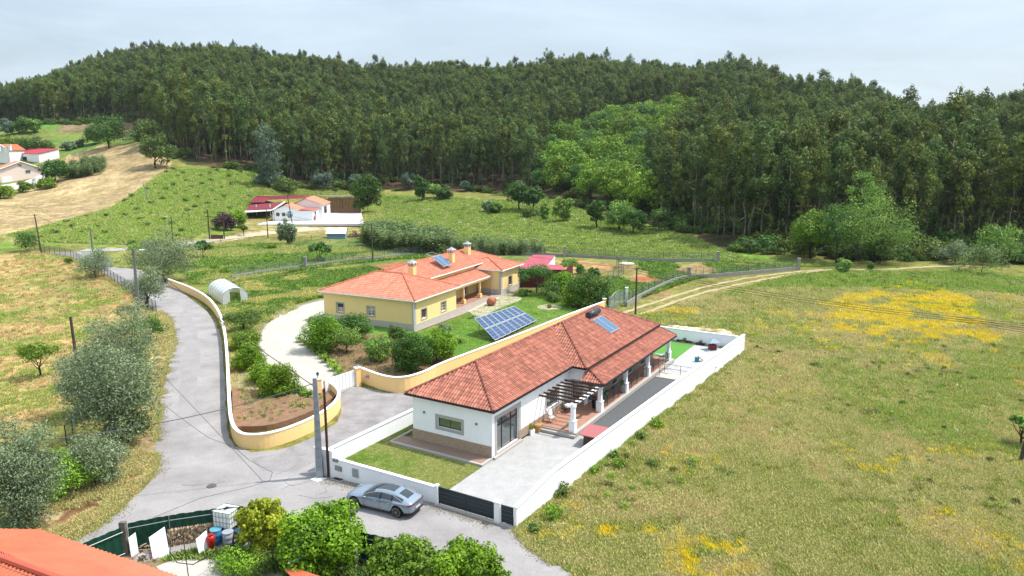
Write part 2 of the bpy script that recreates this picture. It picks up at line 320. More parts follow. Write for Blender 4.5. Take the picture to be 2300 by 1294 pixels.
def make_ground():
    aa = np.concatenate([np.linspace(-2.4, -.76, 60)[:-1], np.linspace(-.76, .76, 860), np.linspace(.76, 2.4, 60)[1:]])
    dd = np.concatenate([np.linspace(2, 28, 14)[:-1], 28*np.exp(np.linspace(0, math.log(1500/28), 700))])
    A, D = np.meshgrid(aa, dd); X = (A*D).ravel(); Y = D.ravel(); Z = TN(X, Y)
    w1 = (fbm(X, Y, 7, 11)-.5)*2; w2 = (fbm(X, Y, 7, 23)-.5)*2; w3 = (fbm(X, Y, 1.6, 31, 3)-.5)*2; w4 = (fbm(X, Y, 1.6, 37, 3)-.5)*2
    base = np.tile(np.array(alb((150,144,80))), (len(X), 1))
    g = np.clip(fbm(X, Y, 40, 2), 0, 1)[:, None]
    base = base*(1-.5*g)+np.array(alb((124,144,70)))*.5*g
    fl = (Y > edge_d(X, Y)-2+w1*5)
    for poly, c1, c2, wob, sc, cov in FL:
        xx = X+(w1+w3*.6)*wob; yy = Y+(w2+w4*.6)*wob*1.5
        k = inpoly(xx, yy, poly)
        if not k.any(): continue
        q = fbm(X[k], Y[k], sc, len(poly)+3, 5); m = np.clip((q-.36)/.28, 0, 1)[:, None]
        c = np.array(alb(c1))*(1-m)+np.array(alb(c2))*m
        if cov < 1:
            q2 = fbm(X[k], Y[k], sc*.8, 91, 5); o = np.clip((q2-(.5+(.5-cov)*.55))/.08, 0, 1)[:, None]; c = base[k]*(1-o)+c*o
        base[k] = c
    q = np.clip((fbm(X[fl], Y[fl], 9, 8)-.4)*4, 0, 1)[:, None]
    base[fl] = np.array(alb((112,92,68)))*(1-q)+np.array(alb((70,76,44)))*q
    # clumpy lightness of the vegetation itself, at several sizes
    for s_, a_ in ((22, .22), (6, .26), (1.7, .34), (.7, .28)):
        near = 1. if s_ > 1.5 else np.clip(160/Y, .15, 1)
        base *= (1+(fbm(X, Y, s_, int(s_*3)+40, 3)-.5)*2*a_*near)[:, None] if s_ > 1.5 else (1+(vnoise(X, Y, s_, 77)-.5)*2*a_*near)[:, None]
    base = np.clip(base, .004, .84)
    nr, nc = D.shape; i = np.arange(nr*nc).reshape(nr, nc)
    Fc = np.stack([i[:-1, :-1], i[:-1, 1:], i[1:, 1:], i[1:, :-1]], -1).reshape(-1, 4)
    m = bpy.data.materials.new('ground_cover'); m.use_nodes = True; n = m.node_tree.nodes; l = m.node_tree.links.new
    b = n['Principled BSDF']; b.inputs['Roughness'].default_value = .95; b.inputs['Specular IOR Level'].default_value = .05
    at = n.new('ShaderNodeAttribute'); at.attribute_name = 'col'; tc_ = n.new('ShaderNodeTexCoord')
    hs = n.new('ShaderNodeHueSaturation'); l(at.outputs['Color'], hs.inputs['Color'])
    z1 = n.new('ShaderNodeTexNoise'); z1.inputs['Scale'].default_value = 2.2; z1.inputs['Detail'].default_value = 9; z1.inputs['Roughness'].default_value = .78; l(tc_.outputs['Object'], z1.inputs['Vector'])
    r = n.new('ShaderNodeMapRange'); r.inputs[1].default_value = .3; r.inputs[2].default_value = .7; r.inputs[3].default_value = .55; r.inputs[4].default_value = 1.5; l(z1.outputs[0], r.inputs[0]); l(r.outputs[0], hs.inputs['Value'])
    z3 = n.new('ShaderNodeTexNoise'); z3.inputs['Scale'].default_value = .9; z3.inputs['Detail'].default_value = 7; l(tc_.outputs['Object'], z3.inputs['Vector'])
    r3 = n.new('ShaderNodeMapRange'); r3.inputs[1].default_value = .35; r3.inputs[2].default_value = .65; r3.inputs[3].default_value = .475; r3.inputs[4].default_value = .52; l(z3.outputs[0], r3.inputs[0]); l(r3.outputs[0], hs.inputs['Hue'])
    l(hs.outputs[0], b.inputs['Base Color'])
    bn = n.new('ShaderNodeBump'); bn.inputs['Strength'].default_value = .8; bn.inputs['Distance'].default_value = .12; l(z1.outputs[0], bn.inputs['Height']); l(bn.outputs[0], b.inputs['Normal'])
    me = mesh_np('ground', np.stack([X, Y, Z], 1), Fc, m, smooth=True)
    ca = me.color_attributes.new('col', 'FLOAT_COLOR', 'POINT'); ca.data.foreach_set('color', np.concatenate([base, np.ones((len(X), 1))], 1).astype(np.float32).ravel())
    tag(link('ground', me), kind='structure')
    return X, Y, Z, base
make_ground()
bk = MB(); bk.box(-3000, 3000, -1500, 6000, -3.0, -.6)
bk.build('distant_ground', mat('far_plain', (128,132,80), .95, .2, .01), kind='structure')
#@@TREES
def leaves(clumps, n, size, aspect=.5, shell=.72, up=.15, rnd=.75, droop=0., tonev=.5, seed=1, wts=None):
    g = np.random.default_rng(seed); C = np.array([c[:3] for c in clumps], float); S = np.array([c[3:6] for c in clumps], float)
    wt = np.array([c[3]*c[4]+c[4]*c[5]+c[3]*c[5] for c in clumps]); wt = wt/wt.sum(); k = g.choice(len(C), n, p=wt)
    d = g.normal(size=(n, 3)); d /= np.linalg.norm(d, axis=1)[:, None]
    r = shell+(1.12-shell)*g.random(n)**.8; lump = 1+.16*np.sin(d[:, 0]*5+k)*np.cos(d[:, 2]*6+k*2)
    p = C[k]+d*S[k]*(r*lump)[:, None]
    nm = d/S[k]; nm /= np.linalg.norm(nm, axis=1)[:, None]; nm = nm+rnd*g.normal(size=(n, 3))*.6; nm[:, 2] += up; nm /= np.linalg.norm(nm, axis=1)[:, None]
    a = g.normal(size=(n, 3)); a[:, 2] -= droop*2; a -= (a*nm).sum(1)[:, None]*nm; a /= np.linalg.norm(a, axis=1)[:, None]+1e-9
    b = np.cross(nm, a); sz = size*(.55+.9*g.random(n)); l_ = a*sz[:, None]; w_ = b*(sz*aspect)[:, None]
    V = np.stack([p-l_*.5, p+w_*.5-l_*.05, p+l_*.5, p-w_*.5-l_*.05], 1).reshape(-1, 3)
    ct = g.random(len(C))
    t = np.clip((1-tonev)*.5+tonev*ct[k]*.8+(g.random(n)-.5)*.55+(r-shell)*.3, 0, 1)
    return V, np.arange(n*4).reshape(-1, 4), t
def trunkmb(h, r, lean=(0, 0), limbs=5, top=.7, spread=.5, seed=0, crown=None, n=7, fork=0):
    g = random.Random(seed); b = MB(); b.smooth = True; pts = []; m = 6
    for i in range(m+1):
        t = i/m; pts.append((lean[0]*h*t+g.uniform(-.02, .02)*h*(i > 0), lean[1]*h*t+g.uniform(-.02, .02)*h*(i > 0), h*top*t-.15*(i == 0)))
    rs = [r*(1.35 if i == 0 else 1-.75*i/m) for i in range(m+1)]; b.path(pts, rs, n)
    for k in range(limbs):
        t = g.uniform(.4, .95); i = int(t*m); p = Vector(pts[i]); 
        if crown: c = crown[g.randrange(len(crown))]; e = Vector(c[:3])
        else: a = g.uniform(0, 2*PI); e = p+Vector((math.cos(a)*spread*h, math.sin(a)*spread*h, h*.25))
        md = (p+e)/2+Vector((g.uniform(-.05, .05)*h, g.uniform(-.05, .05)*h, -.03*h)); rr = rs[i]*.6
        b.path([p, md, e], [rr, rr*.6, rr*.2], 5)
    return b
def blob_clumps(rx, ry, rz, cz, n, cr, seed, flat=.0, lo=-1., tight=0):
    """clumps spread over an uneven crown"""
    g = random.Random(seed); out = []
    for i in range(n):
        while 1:
            d = Vector((g.gauss(0, 1), g.gauss(0, 1), g.gauss(0, 1))).normalized()
            if d.z > lo: break
        q = g.uniform(.45, .86) if tight else g.uniform(.4, 1.0); f = cr*(g.uniform(.75, 1.3) if tight else g.uniform(.5, 1.5))
        out.append((d.x*rx*q, d.y*ry*q, cz+d.z*rz*q, f, f*g.uniform(.8, 1.2), f*g.uniform(.6, .95)))
    return out
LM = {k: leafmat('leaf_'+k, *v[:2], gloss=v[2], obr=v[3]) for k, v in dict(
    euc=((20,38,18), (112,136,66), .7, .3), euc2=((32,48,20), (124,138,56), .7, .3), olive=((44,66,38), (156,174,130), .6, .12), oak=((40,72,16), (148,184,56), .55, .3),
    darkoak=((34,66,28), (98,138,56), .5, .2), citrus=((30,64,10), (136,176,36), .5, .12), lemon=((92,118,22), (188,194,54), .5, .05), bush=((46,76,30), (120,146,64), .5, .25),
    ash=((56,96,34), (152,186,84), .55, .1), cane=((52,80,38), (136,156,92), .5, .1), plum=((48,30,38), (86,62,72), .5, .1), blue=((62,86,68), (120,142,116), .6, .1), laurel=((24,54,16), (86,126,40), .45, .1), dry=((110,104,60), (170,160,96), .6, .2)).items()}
BARK = {'grey': mat('bark_grey', (150,136,118), .9, .2, 8, (88,76,62), bump=.5), 'dark': mat('bark_dark', (92,76,60), .9, .2, 8, (52,42,34), bump=.5), 'euc': mat('bark_pale', (190,178,158), .85, .2, 1.5, (124,108,90))}
def make_tree(name, crown, n, size, lm, h, r, bark='dark', label=None, cat='tree', group=None, top=.7, limbs=6, seed=1, lean=(0, 0), **kw):
    o = empty(name, (0, 0, 0), 0, label, cat, group)
    V, Fc, t = leaves(crown, n, size, seed=seed, **kw)
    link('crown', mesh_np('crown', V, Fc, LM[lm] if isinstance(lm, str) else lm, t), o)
    trunkmb(h, r, lean, limbs, top, seed=seed, crown=crown).build('trunk', BARK[bark], o)
    return o
def put(o, xy, rz=0, s=1., z=None, sink=.05):
    o.location = (xy[0], xy[1], (T(*xy) if z is None else z)-sink); o.rotation_euler = (0, 0, rz); o.scale = (s,)*3 if not isinstance(s, tuple) else s; return o
# ---- eucalyptus forest
def euc_clumps(h, seed):
    g = random.Random(seed); out = []; ax = [g.uniform(-.03, .03)*h for _ in range(4)]
    for i in range(22):
        t = .42+.52*g.random()**.8; w_ = .125*h*math.sqrt(max(.05, 1-((t-.72)/.3)**2)); a = g.uniform(0, 2*PI); q = g.uniform(.2, .8); f = h*g.uniform(.03, .058)
        out.append((math.cos(a)*w_*q+ax[0]*t*2, math.sin(a)*w_*q+ax[1]*t*2, h*t, f, f, f*1.15))
    out.append((ax[0]*2, ax[1]*2, h*.96, .032*h, .032*h, .055*h))
    for i in range(3): a = g.uniform(0, 6.28); out.append((math.cos(a)*.07*h, math.sin(a)*.07*h, h*g.uniform(.2, .42), .03*h, .03*h, .04*h))
    return out
EH = 21.; EUC = []
for i in range(7):
    cl = euc_clumps(EH, 50+i)
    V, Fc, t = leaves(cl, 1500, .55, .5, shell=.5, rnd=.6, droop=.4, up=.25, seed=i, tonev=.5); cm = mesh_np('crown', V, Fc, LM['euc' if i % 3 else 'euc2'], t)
    b = trunkmb(EH, .17, limbs=4, top=.93, seed=i, crown=cl, n=5); EUC.append((cm, b, V, Fc, t))
def forest():
    sp = 3.7; pts = []
    ys = np.arange(120, 800, sp)
    g = np.random.default_rng(5)
    for y in ys:
        xs = np.arange(-.86*y, .86*y, sp); x = xs+g.uniform(-1.7, 1.7, len(xs)); yy = y+g.uniform(-1.7, 1.7, len(xs)); u = 1150+1686*x/yy
        e = np.interp(u, EDGE_U, ED); rd = np.interp(u, [-900,-100,60,200,370,560,700,850,1020,1150,1300,1500,1640,1900,2100,2300,2700], [800,800,800,800,700,650,620,600,560,600,620,600,580,520,560,400,400])+35
        k = (yy > e+3+6*fbm(x, yy, 15, 4)) & (yy < rd) & (g.random(len(x)) < np.where(yy < e+40, .9, .82)); pts.append(np.stack([x[k], yy[k], u[k]], 1))
    return np.concatenate(pts)
FP = forest()
OAKP = PP((1200,432),(1215,375),(1290,318),(1370,290),(1440,278),(1535,255),(1590,268),(1620,300),(1640,332),(1560,350),(1500,380),(1455,415),(1475,470),(1440,495),(1330,470),(1250,450))
ok = inpoly(FP[:, 0], FP[:, 1], OAKP); OAKPTS = FP[ok]; FP = FP[~ok]
FZ = TN(FP[:, 0], FP[:, 1]); FS = (.66+.46*rng.random(len(FP)))*np.where(rng.random(len(FP)) < .06, 1.22, 1); FS *= .8+.5*fbm(FP[:, 0], FP[:, 1], 45, 14)
FS *= np.where(FP[:, 1] > 480, 1.0, 1.0)
FV = rng.integers(0, 7, len(FP)); FR = rng.random(len(FP))*6.28
inv = (FP[:, 2] > -20) & (FP[:, 2] < 2320); order = np.argsort(np.where(inv, FP[:, 1]/FS, 1e9))
edgeness = FP[:, 1]-edge_d(FP[:, 0], FP[:, 1]); order = np.argsort(np.where(inv & (edgeness < 40), FP[:, 1]/FS+edgeness*1.5, 1e9)); IND = order[:290]
protos = []
for i in range(7):
    cm, b = EUC[i][:2]; o = empty('eucalyptus_tree', (0, 0, 0), 0, 'tall slender eucalyptus with bare pale trunk at the near edge of the forest', 'tree', 'eucalyptus trees along the near edge of the forest')
    link('crown', cm, o); b.build('trunk', BARK['euc'], o); protos.append([o, 0])
for k in IND:
    pr = protos[FV[k]]; o = pr[0] if pr[1] == 0 else copy_tree(pr[0]); pr[1] += 1
    o.location = (FP[k, 0], FP[k, 1], FZ[k]-.2); o.rotation_euler = (0, 0, FR[k]); o.scale = (FS[k],)*3
rest = np.setdiff1d(np.arange(len(FP)), IND)
def scatter(name, X, Y, Z, vid, rot, scl, meshes, label, cat, jz=None):
    """countless plants as one object: a point mesh that carries instances of the given meshes"""
    src = bpy.data.collections.new(name+'_kinds')
    for i, m in enumerate(meshes): src.objects.link(bpy.data.objects.new('%s_kind%02d' % (name, i), m))
    me = bpy.data.meshes.new(name); me.vertices.add(len(X)); me.vertices.foreach_set('co', np.stack([X, Y, Z], 1).astype(np.float32).ravel())
    for nm, ty, v in (('vid', 'INT', vid), ('rotz', 'FLOAT', rot), ('scl', 'FLOAT', scl)):
        a = me.attributes.new(nm, ty, 'POINT'); a.data.foreach_set('value', np.asarray(v, np.int32 if ty == 'INT' else np.float32))
    o = tag(link(name, me), label, cat, kind='stuff')
    t = bpy.data.node_groups.new(name+'_nodes', 'GeometryNodeTree'); t.interface.new_socket('Geometry', in_out='INPUT', socket_type='NodeSocketGeometry'); t.interface.new_socket('Geometry', in_out='OUTPUT', socket_type='NodeSocketGeometry')
    N = t.nodes.new; gi = N('NodeGroupInput'); go = N('NodeGroupOutput'); ip = N('GeometryNodeInstanceOnPoints'); ci = N('GeometryNodeCollectionInfo')
    ci.inputs['Collection'].default_value = src; ci.inputs['Separate Children'].default_value = True; ci.inputs['Reset Children'].default_value = True
    def at(nm, ty): a = N('GeometryNodeInputNamedAttribute'); a.data_type = ty; a.inputs[0].default_value = nm; return a.outputs[0]
    cx = N('ShaderNodeCombineXYZ'); t.links.new(at('rotz', 'FLOAT'), cx.inputs[2])
    t.links.new(gi.outputs[0], ip.inputs['Points']); t.links.new(ci.outputs[0], ip.inputs['Instance']); ip.inputs['Pick Instance'].default_value = True
    t.links.new(at('vid', 'INT'), ip.inputs['Instance Index']); t.links.new(cx.outputs[0], ip.inputs['Rotation']); t.links.new(at('scl', 'FLOAT'), ip.inputs['Scale'])
    t.links.new(ip.outputs[0], go.inputs[0]); md = o.modifiers.new('scatter', 'NODES'); md.node_group = t
    return o
whole = []
for i in range(7):
    cm, b, V, Fc, t = EUC[i]; nb = len(b.v); tv = []; tf = [];
    for f in b.f:
        if len(f) == 4: tf.append(f)
    V2 = np.concatenate([np.array(b.v), V]); F2 = np.concatenate([np.array(tf), Fc+nb]); mi = [1]*len(tf)+[0]*len(Fc)
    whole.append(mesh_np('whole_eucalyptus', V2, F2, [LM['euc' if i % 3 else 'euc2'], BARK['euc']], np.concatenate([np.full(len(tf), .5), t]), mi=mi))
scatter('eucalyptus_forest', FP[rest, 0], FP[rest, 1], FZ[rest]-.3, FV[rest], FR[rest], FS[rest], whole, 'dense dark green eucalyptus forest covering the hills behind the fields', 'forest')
print('forest', len(FP), 'oakpts', len(OAKPTS))
#@@STRUCT
M_ = mat
WHITE = M_('white_render', raw=(.83,.83,.82), rough=.85, var=.05, scale=1.6, stretch=(1.2, 1.2, .35)); WCAP = M_('white_cap', raw=(.84,.83,.81), rough=.8, var=.03, scale=2)
YEL = M_('yellow_render', raw=(.86,.58,.25), rough=.88, var=.04, scale=.8); YEL2 = M_('pale_yellow_render', raw=(.85,.62,.27), rough=.88, var=.04, scale=.8); CREAM = M_('cream_plinth', (236,228,214), .85, .08, 2)
STONE = M_('stone_cladding', (226,202,176), .9, .3, 3.5, (176,146,118), bump=.8, stretch=(1, 1, 5)); SILL = M_('pale_stone_trim', (216,208,200), .7, .08, 4)
DARKM = M_('dark_metal', (58,60,64), .45, .05, metal=.3); BRM = M_('brown_wood_beam', (96,70,56), .6, .15, 8)
GLASS = M_('window_glass', raw=(.2,.22,.22), rough=.06, var=.0, spec=.9, metal=.75); TILET = M_('terracotta_floor', (208,158,132), .75, .12, 3, (186,136,112))
CONC = M_('concrete', (176,174,168), .9, .15, 2.5, (142,140,134), bump=.3); PALEC = M_('pale_concrete', (226,220,210), .9, .1, .7, (204,196,184), grain=.08)
ASPH = M_('asphalt', (194,189,186), .92, .1, .3, (158,153,151), bump=.5, bscale=30, detail=12, grain=.16); ASPH2 = M_('worn_asphalt', (188,182,180), .95, .25, .7, (146,140,139), bump=.6, bscale=20, detail=9, grain=.22)
PAVE = M_('grey_paving', (208,206,202), .85, .12, 1.2, (186,184,182), bump=.2, detail=8, grain=.12)
GALV = M_('galvanised_steel', (168,174,178), .5, .12, 5, metal=.5); RUST = M_('rusty_steel', (108,66,52), .8, .25, 9, (66,44,38)); WOODP = M_('weathered_wood_pole', (112,100,88), .9, .2, (5), (72,62,54))
RW = M_('roof_tile_aged', (232,158,134), .8, .3, 4, (206,130,112), tone=.55, raw=(.46,.185,.115)); RY = M_('roof_tile_orange', (250,160,126), .75, .15, 1.2, (236,146,116), tone=.3, raw=(.60,.25,.155)); RC = M_('ridge_tile_aged', (208,130,108), .8, .3, 5, (140,86,76), tone=.35)
RYC = M_('ridge_tile_orange', (240,144,110), .8, .1, 5, tone=.15); GUT = M_('dark_gutter', (44,44,48), .5); ROOFU = M_('roof_underside', (120,80,64), .9)
REDS = M_('red_sheet_roof', (190,72,84), .55, .12, .8, (168,58,70)); REDL = M_('faded_red_sheet_roof', (214,104,116), .6, .12, .8, (190,84,98)); PANEL = M_('solar_cells', raw=(.02,.055,.14), rough=.35, var=.1, scale=3, spec=.4)
ALU = M_('aluminium', (226,230,234), .4, .03, metal=.4); PLAST = M_('white_plastic', raw=(.84,.85,.85), rough=.4, var=0); SHUT = M_('dark_shutter', (92,84,80), .6); BOX = M_('grey_box_door', (190,196,192), .6)
GREENW = M_('green_sheet_metal', (22,86,66), .45, .12, 2, metal=.1); BLACK = M_('black_rubber', (30,30,32), .6)
def tiled(b, p0, U, Vv, Ln, lo, hi, pitch=.23, row=.4, amp=.055, fl=0, seed=1):
    """a field of barrel tiles: ribs run up the slope, rows step"""
    p0 = Vector(p0); U = Vector(U); Vv = Vector(Vv); N_ = U.cross(Vv).normalized(); N_ = N_ if N_.z > 0 else -N_; g = random.Random(seed)
    nC = int(round(Ln/pitch)); pitch = Ln/nC; pr = ((0, 0), (.14, .75), (.32, 1), (.5, .75), (.64, 0)) ; vs = b.v; fs = b.f
    for c in range(nC):
        us = [(c+f)*pitch for f, _ in pr]+[(c+1)*pitch]; hs = [h*amp for _, h in pr]+[0]
        L_ = [lo(u) for u in us]; H_ = [hi(u) for u in us]; r0 = int(min(L_)/row); r1 = int(max(H_)/row)+1; ct = g.gauss(0, .06)
        for r in range(r0, r1):
            k = len(vs); a = []
            for j, u in enumerate(us):
                v0 = max(r*row, L_[j]); v1 = min((r+1)*row, H_[j]); v1 = max(v0, v1) if v0 < H_[j] else min(max(L_[j], v1), H_[j]); v0 = min(v0, H_[j])
                t0 = (v0/row-r); t1 = (v1/row-r)
                q = p0+U*u+Vv*v0+N_*(hs[j]+.03*(1-t0)); q2 = p0+U*u+Vv*v1+N_*(hs[j]+.03*(1-t1)); a.append((v0, v1)); vs.append(tuple(b.M @ q)); vs.append(tuple(b.M @ q2))
            tn = min(1, max(0, .5+ct+g.gauss(0, .13)))
            for j in range(len(us)-1):
                if a[j][1]-a[j][0] < 1e-4 and a[j+1][1]-a[j+1][0] < 1e-4: continue
                fs.append([k+2*j, k+2*j+2, k+2*j+3, k+2*j+1]); b.t.append(tn-(.42 if hs[j] == 0 and hs[j+1] == 0 else 0)); b.mi.append(b.cur); b.sm.append(False)  # flat pans between ribs toned darker: groove shade put into the colour
def caps(b, p0, p1, r=.12, seg=.42, seed=1):
    p0 = Vector(p0); p1 = Vector(p1); n = max(1, int((p1-p0).length/seg)); g = random.Random(seed)
    for i in range(n): b.tube(p0.lerp(p1, i/n), p0.lerp(p1, (i+1.06)/n), r*1.12, r*.9, 8, True, min(1, max(0, .5+g.gauss(0, .22))))
def hip_roof(parent, name, x0, x1, y0, y1, ze, zr, a0, a1, tm, cm, pitch=.23, row=.4, valley=None, gut=GUT, soff=WHITE, sides='frlb', seed=1, rt=None, cr=.12):
    """hipped roof over x0..x1, y0..y1 with its ridge along y from a0 to a1"""
    xm = (x0+x1)/2; hw = (x1-x0)/2; sl = math.hypot(hw, zr-ze); b = MB(); up = (zr-ze)/hw
    V_r = Vector((-hw, 0, zr-ze))/sl; V_l = Vector((hw, 0, zr-ze))/sl; Ly = y1-y0
    f = lambda u: min(1., u/(a0-y0) if a0 > y0 else 9, (Ly-u)/(y1-a1) if y1 > a1 else 9)*sl
    if 'r' in sides: tiled(b, (x1, y0, ze), (0, 1, 0), V_r, Ly, lambda u: 0, f, pitch, row, seed=seed)
    if 'l' in sides: tiled(b, (x0, y0, ze), (0, 1, 0), V_l, Ly, lambda u: 0, f, pitch, row, seed=seed+1)
    def endf(y, d, a): 
        s2 = math.hypot(a, zr-ze); V_ = Vector((0, d*a, zr-ze))/s2; tiled(b, (x0, y, ze), (1, 0, 0), V_, x1-x0, lambda u: 0, lambda u: min(u, 2*hw-u)/hw*s2, pitch, row, seed=seed+3)
    if 'f' in sides and a0 > y0: endf(y0, 1, a0-y0)
    if 'b' in sides and y1 > a1: endf(y1, -1, y1-a1)
    r_ = b.build(name, tm, parent)
    c = MB()
    if a1 > a0: caps(c, (xm, a0, zr+.03), (xm, a1, zr+.03), cr, seed=seed)
    if a0 > y0: caps(c, (x0, y0, ze+.06), (xm, a0, zr+.05), cr, seed=seed+1); caps(c, (x1, y0, ze+.06), (xm, a0, zr+.05), cr, seed=seed+2)
    if y1 > a1: caps(c, (x0, y1, ze+.06), (xm, a1, zr+.05), cr, seed=seed+3); caps(c, (x1, y1, ze+.06), (xm, a1, zr+.05), cr, seed=seed+4)
    c.build('ridge_tiles', cm, r_)
    g = MB(); s_ = .09
    g.box(x0-s_, x1+s_, y0-s_, y0, ze-.13, ze-.0); g.box(x0-s_, x1+s_, y1, y1+s_, ze-.13, ze); g.box(x0-s_, x0, y0, y1, ze-.13, ze); g.box(x1, x1+s_, y0, y1, ze-.13, ze)
    g.build('gutter', gut, r_)
    q = MB(); q.box(x0+.01, x1-.01, y0+.01, y1-.01, ze-.17, ze-.06); q.build('eaves', soff, r_)
    u_ = MB(); u_.add([(x0, y0, ze-.05), (x1, y0, ze-.05), (x1, y1, ze-.05), (x0, y1, ze-.05), (xm, a0, zr-.04), (xm, a1, zr-.04)], [(0,1,4), (1,2,5,4), (2,3,5), (3,0,4,5)]); u_.build('roof_deck', ROOFU, r_)
    return r_
def wall_open(b, p0, p1, z0, z1, ops, th=.25, tone=.5):
    """wall from p0 to p1 (outer face), openings (a, b, za, zb) measured along it; thickness goes to the left of p0>p1"""
    p0 = Vector((*p0, 0)); p1 = Vector((*p1, 0)); d = (p1-p0); Ln = d.length; d /= Ln; n = Vector((-d.y, d.x, 0)); m = b.M
    b.M = m @ Matrix(((d.x, n.x, 0, p0.x), (d.y, n.y, 0, p0.y), (0, 0, 1, 0), (0, 0, 0, 1))); x = 0
    for a, c, za, zb in sorted(ops):
        if a > x: b.box(x, a, 0, th, z0, z1)
        if za > z0: b.box(a, c, 0, th, z0, za)
        if zb < z1: b.box(a, c, 0, th, zb, z1)
        x = c
    if x < Ln: b.box(x, Ln, 0, th, z0, z1)
    b.M = m
def window(parent, p, d, w_, z0, z1, frame=DARKM, trim=SILL, tw=.16, cols=2, rows=1, depth=.14, glass=GLASS, name='window', sur=True, muntin=.05, shutter=0):
    """window in a wall: p = one end on the outer face, d = unit direction along it, wall body to the left of d"""
    p = Vector((*p, 0)); d = Vector((*d, 0)); n = Vector((-d.y, d.x, 0)); Mx = Matrix(((d.x, n.x, 0, p.x), (d.y, n.y, 0, p.y), (0, 0, 1, 0), (0, 0, 0, 1)))
    f = MB(Mx); e = .06
    f.box(0, w_, depth, depth+.07, z0, z0+e); f.box(0, w_, depth, depth+.07, z1-e, z1); f.box(0, e, depth, depth+.07, z0+e, z1-e); f.box(w_-e, w_, depth, depth+.07, z0+e, z1-e)
    for i in range(1, cols): x = w_*i/cols; f.box(x-muntin/2, x+muntin/2, depth+.005, depth+.065, z0+e, z1-e)
    for i in range(1, rows): z = z0+(z1-z0)*i/rows; f.box(e, w_-e, depth+.01, depth+.06, z-muntin/3, z+muntin/3)
    o = f.build(name, frame, parent)
    g = MB(Mx); g.box(e*.5, w_-e*.5, depth+.02, depth+.045, z0+e*.5, z1-e*.5); g.build('pane', glass, o)
    if shutter: g = MB(Mx); g.box(e, w_-e, depth-.03, depth-.005, z1-(z1-z0)*shutter, z1-e*.5); g.build('shutter', SHUT, o)
    if sur:
        t = MB(Mx); k = tw; t.box(-k, w_+k, -.035, .1, z0-k, z0-.001); t.box(-k, w_+k, -.03, .1, z1+.001, z1+k); t.box(-k, -.001, -.03, .1, z0, z1); t.box(w_+.001, w_+k, -.03, .1, z0, z1); t.build('surround', trim, o)
    return o
ZW = .2
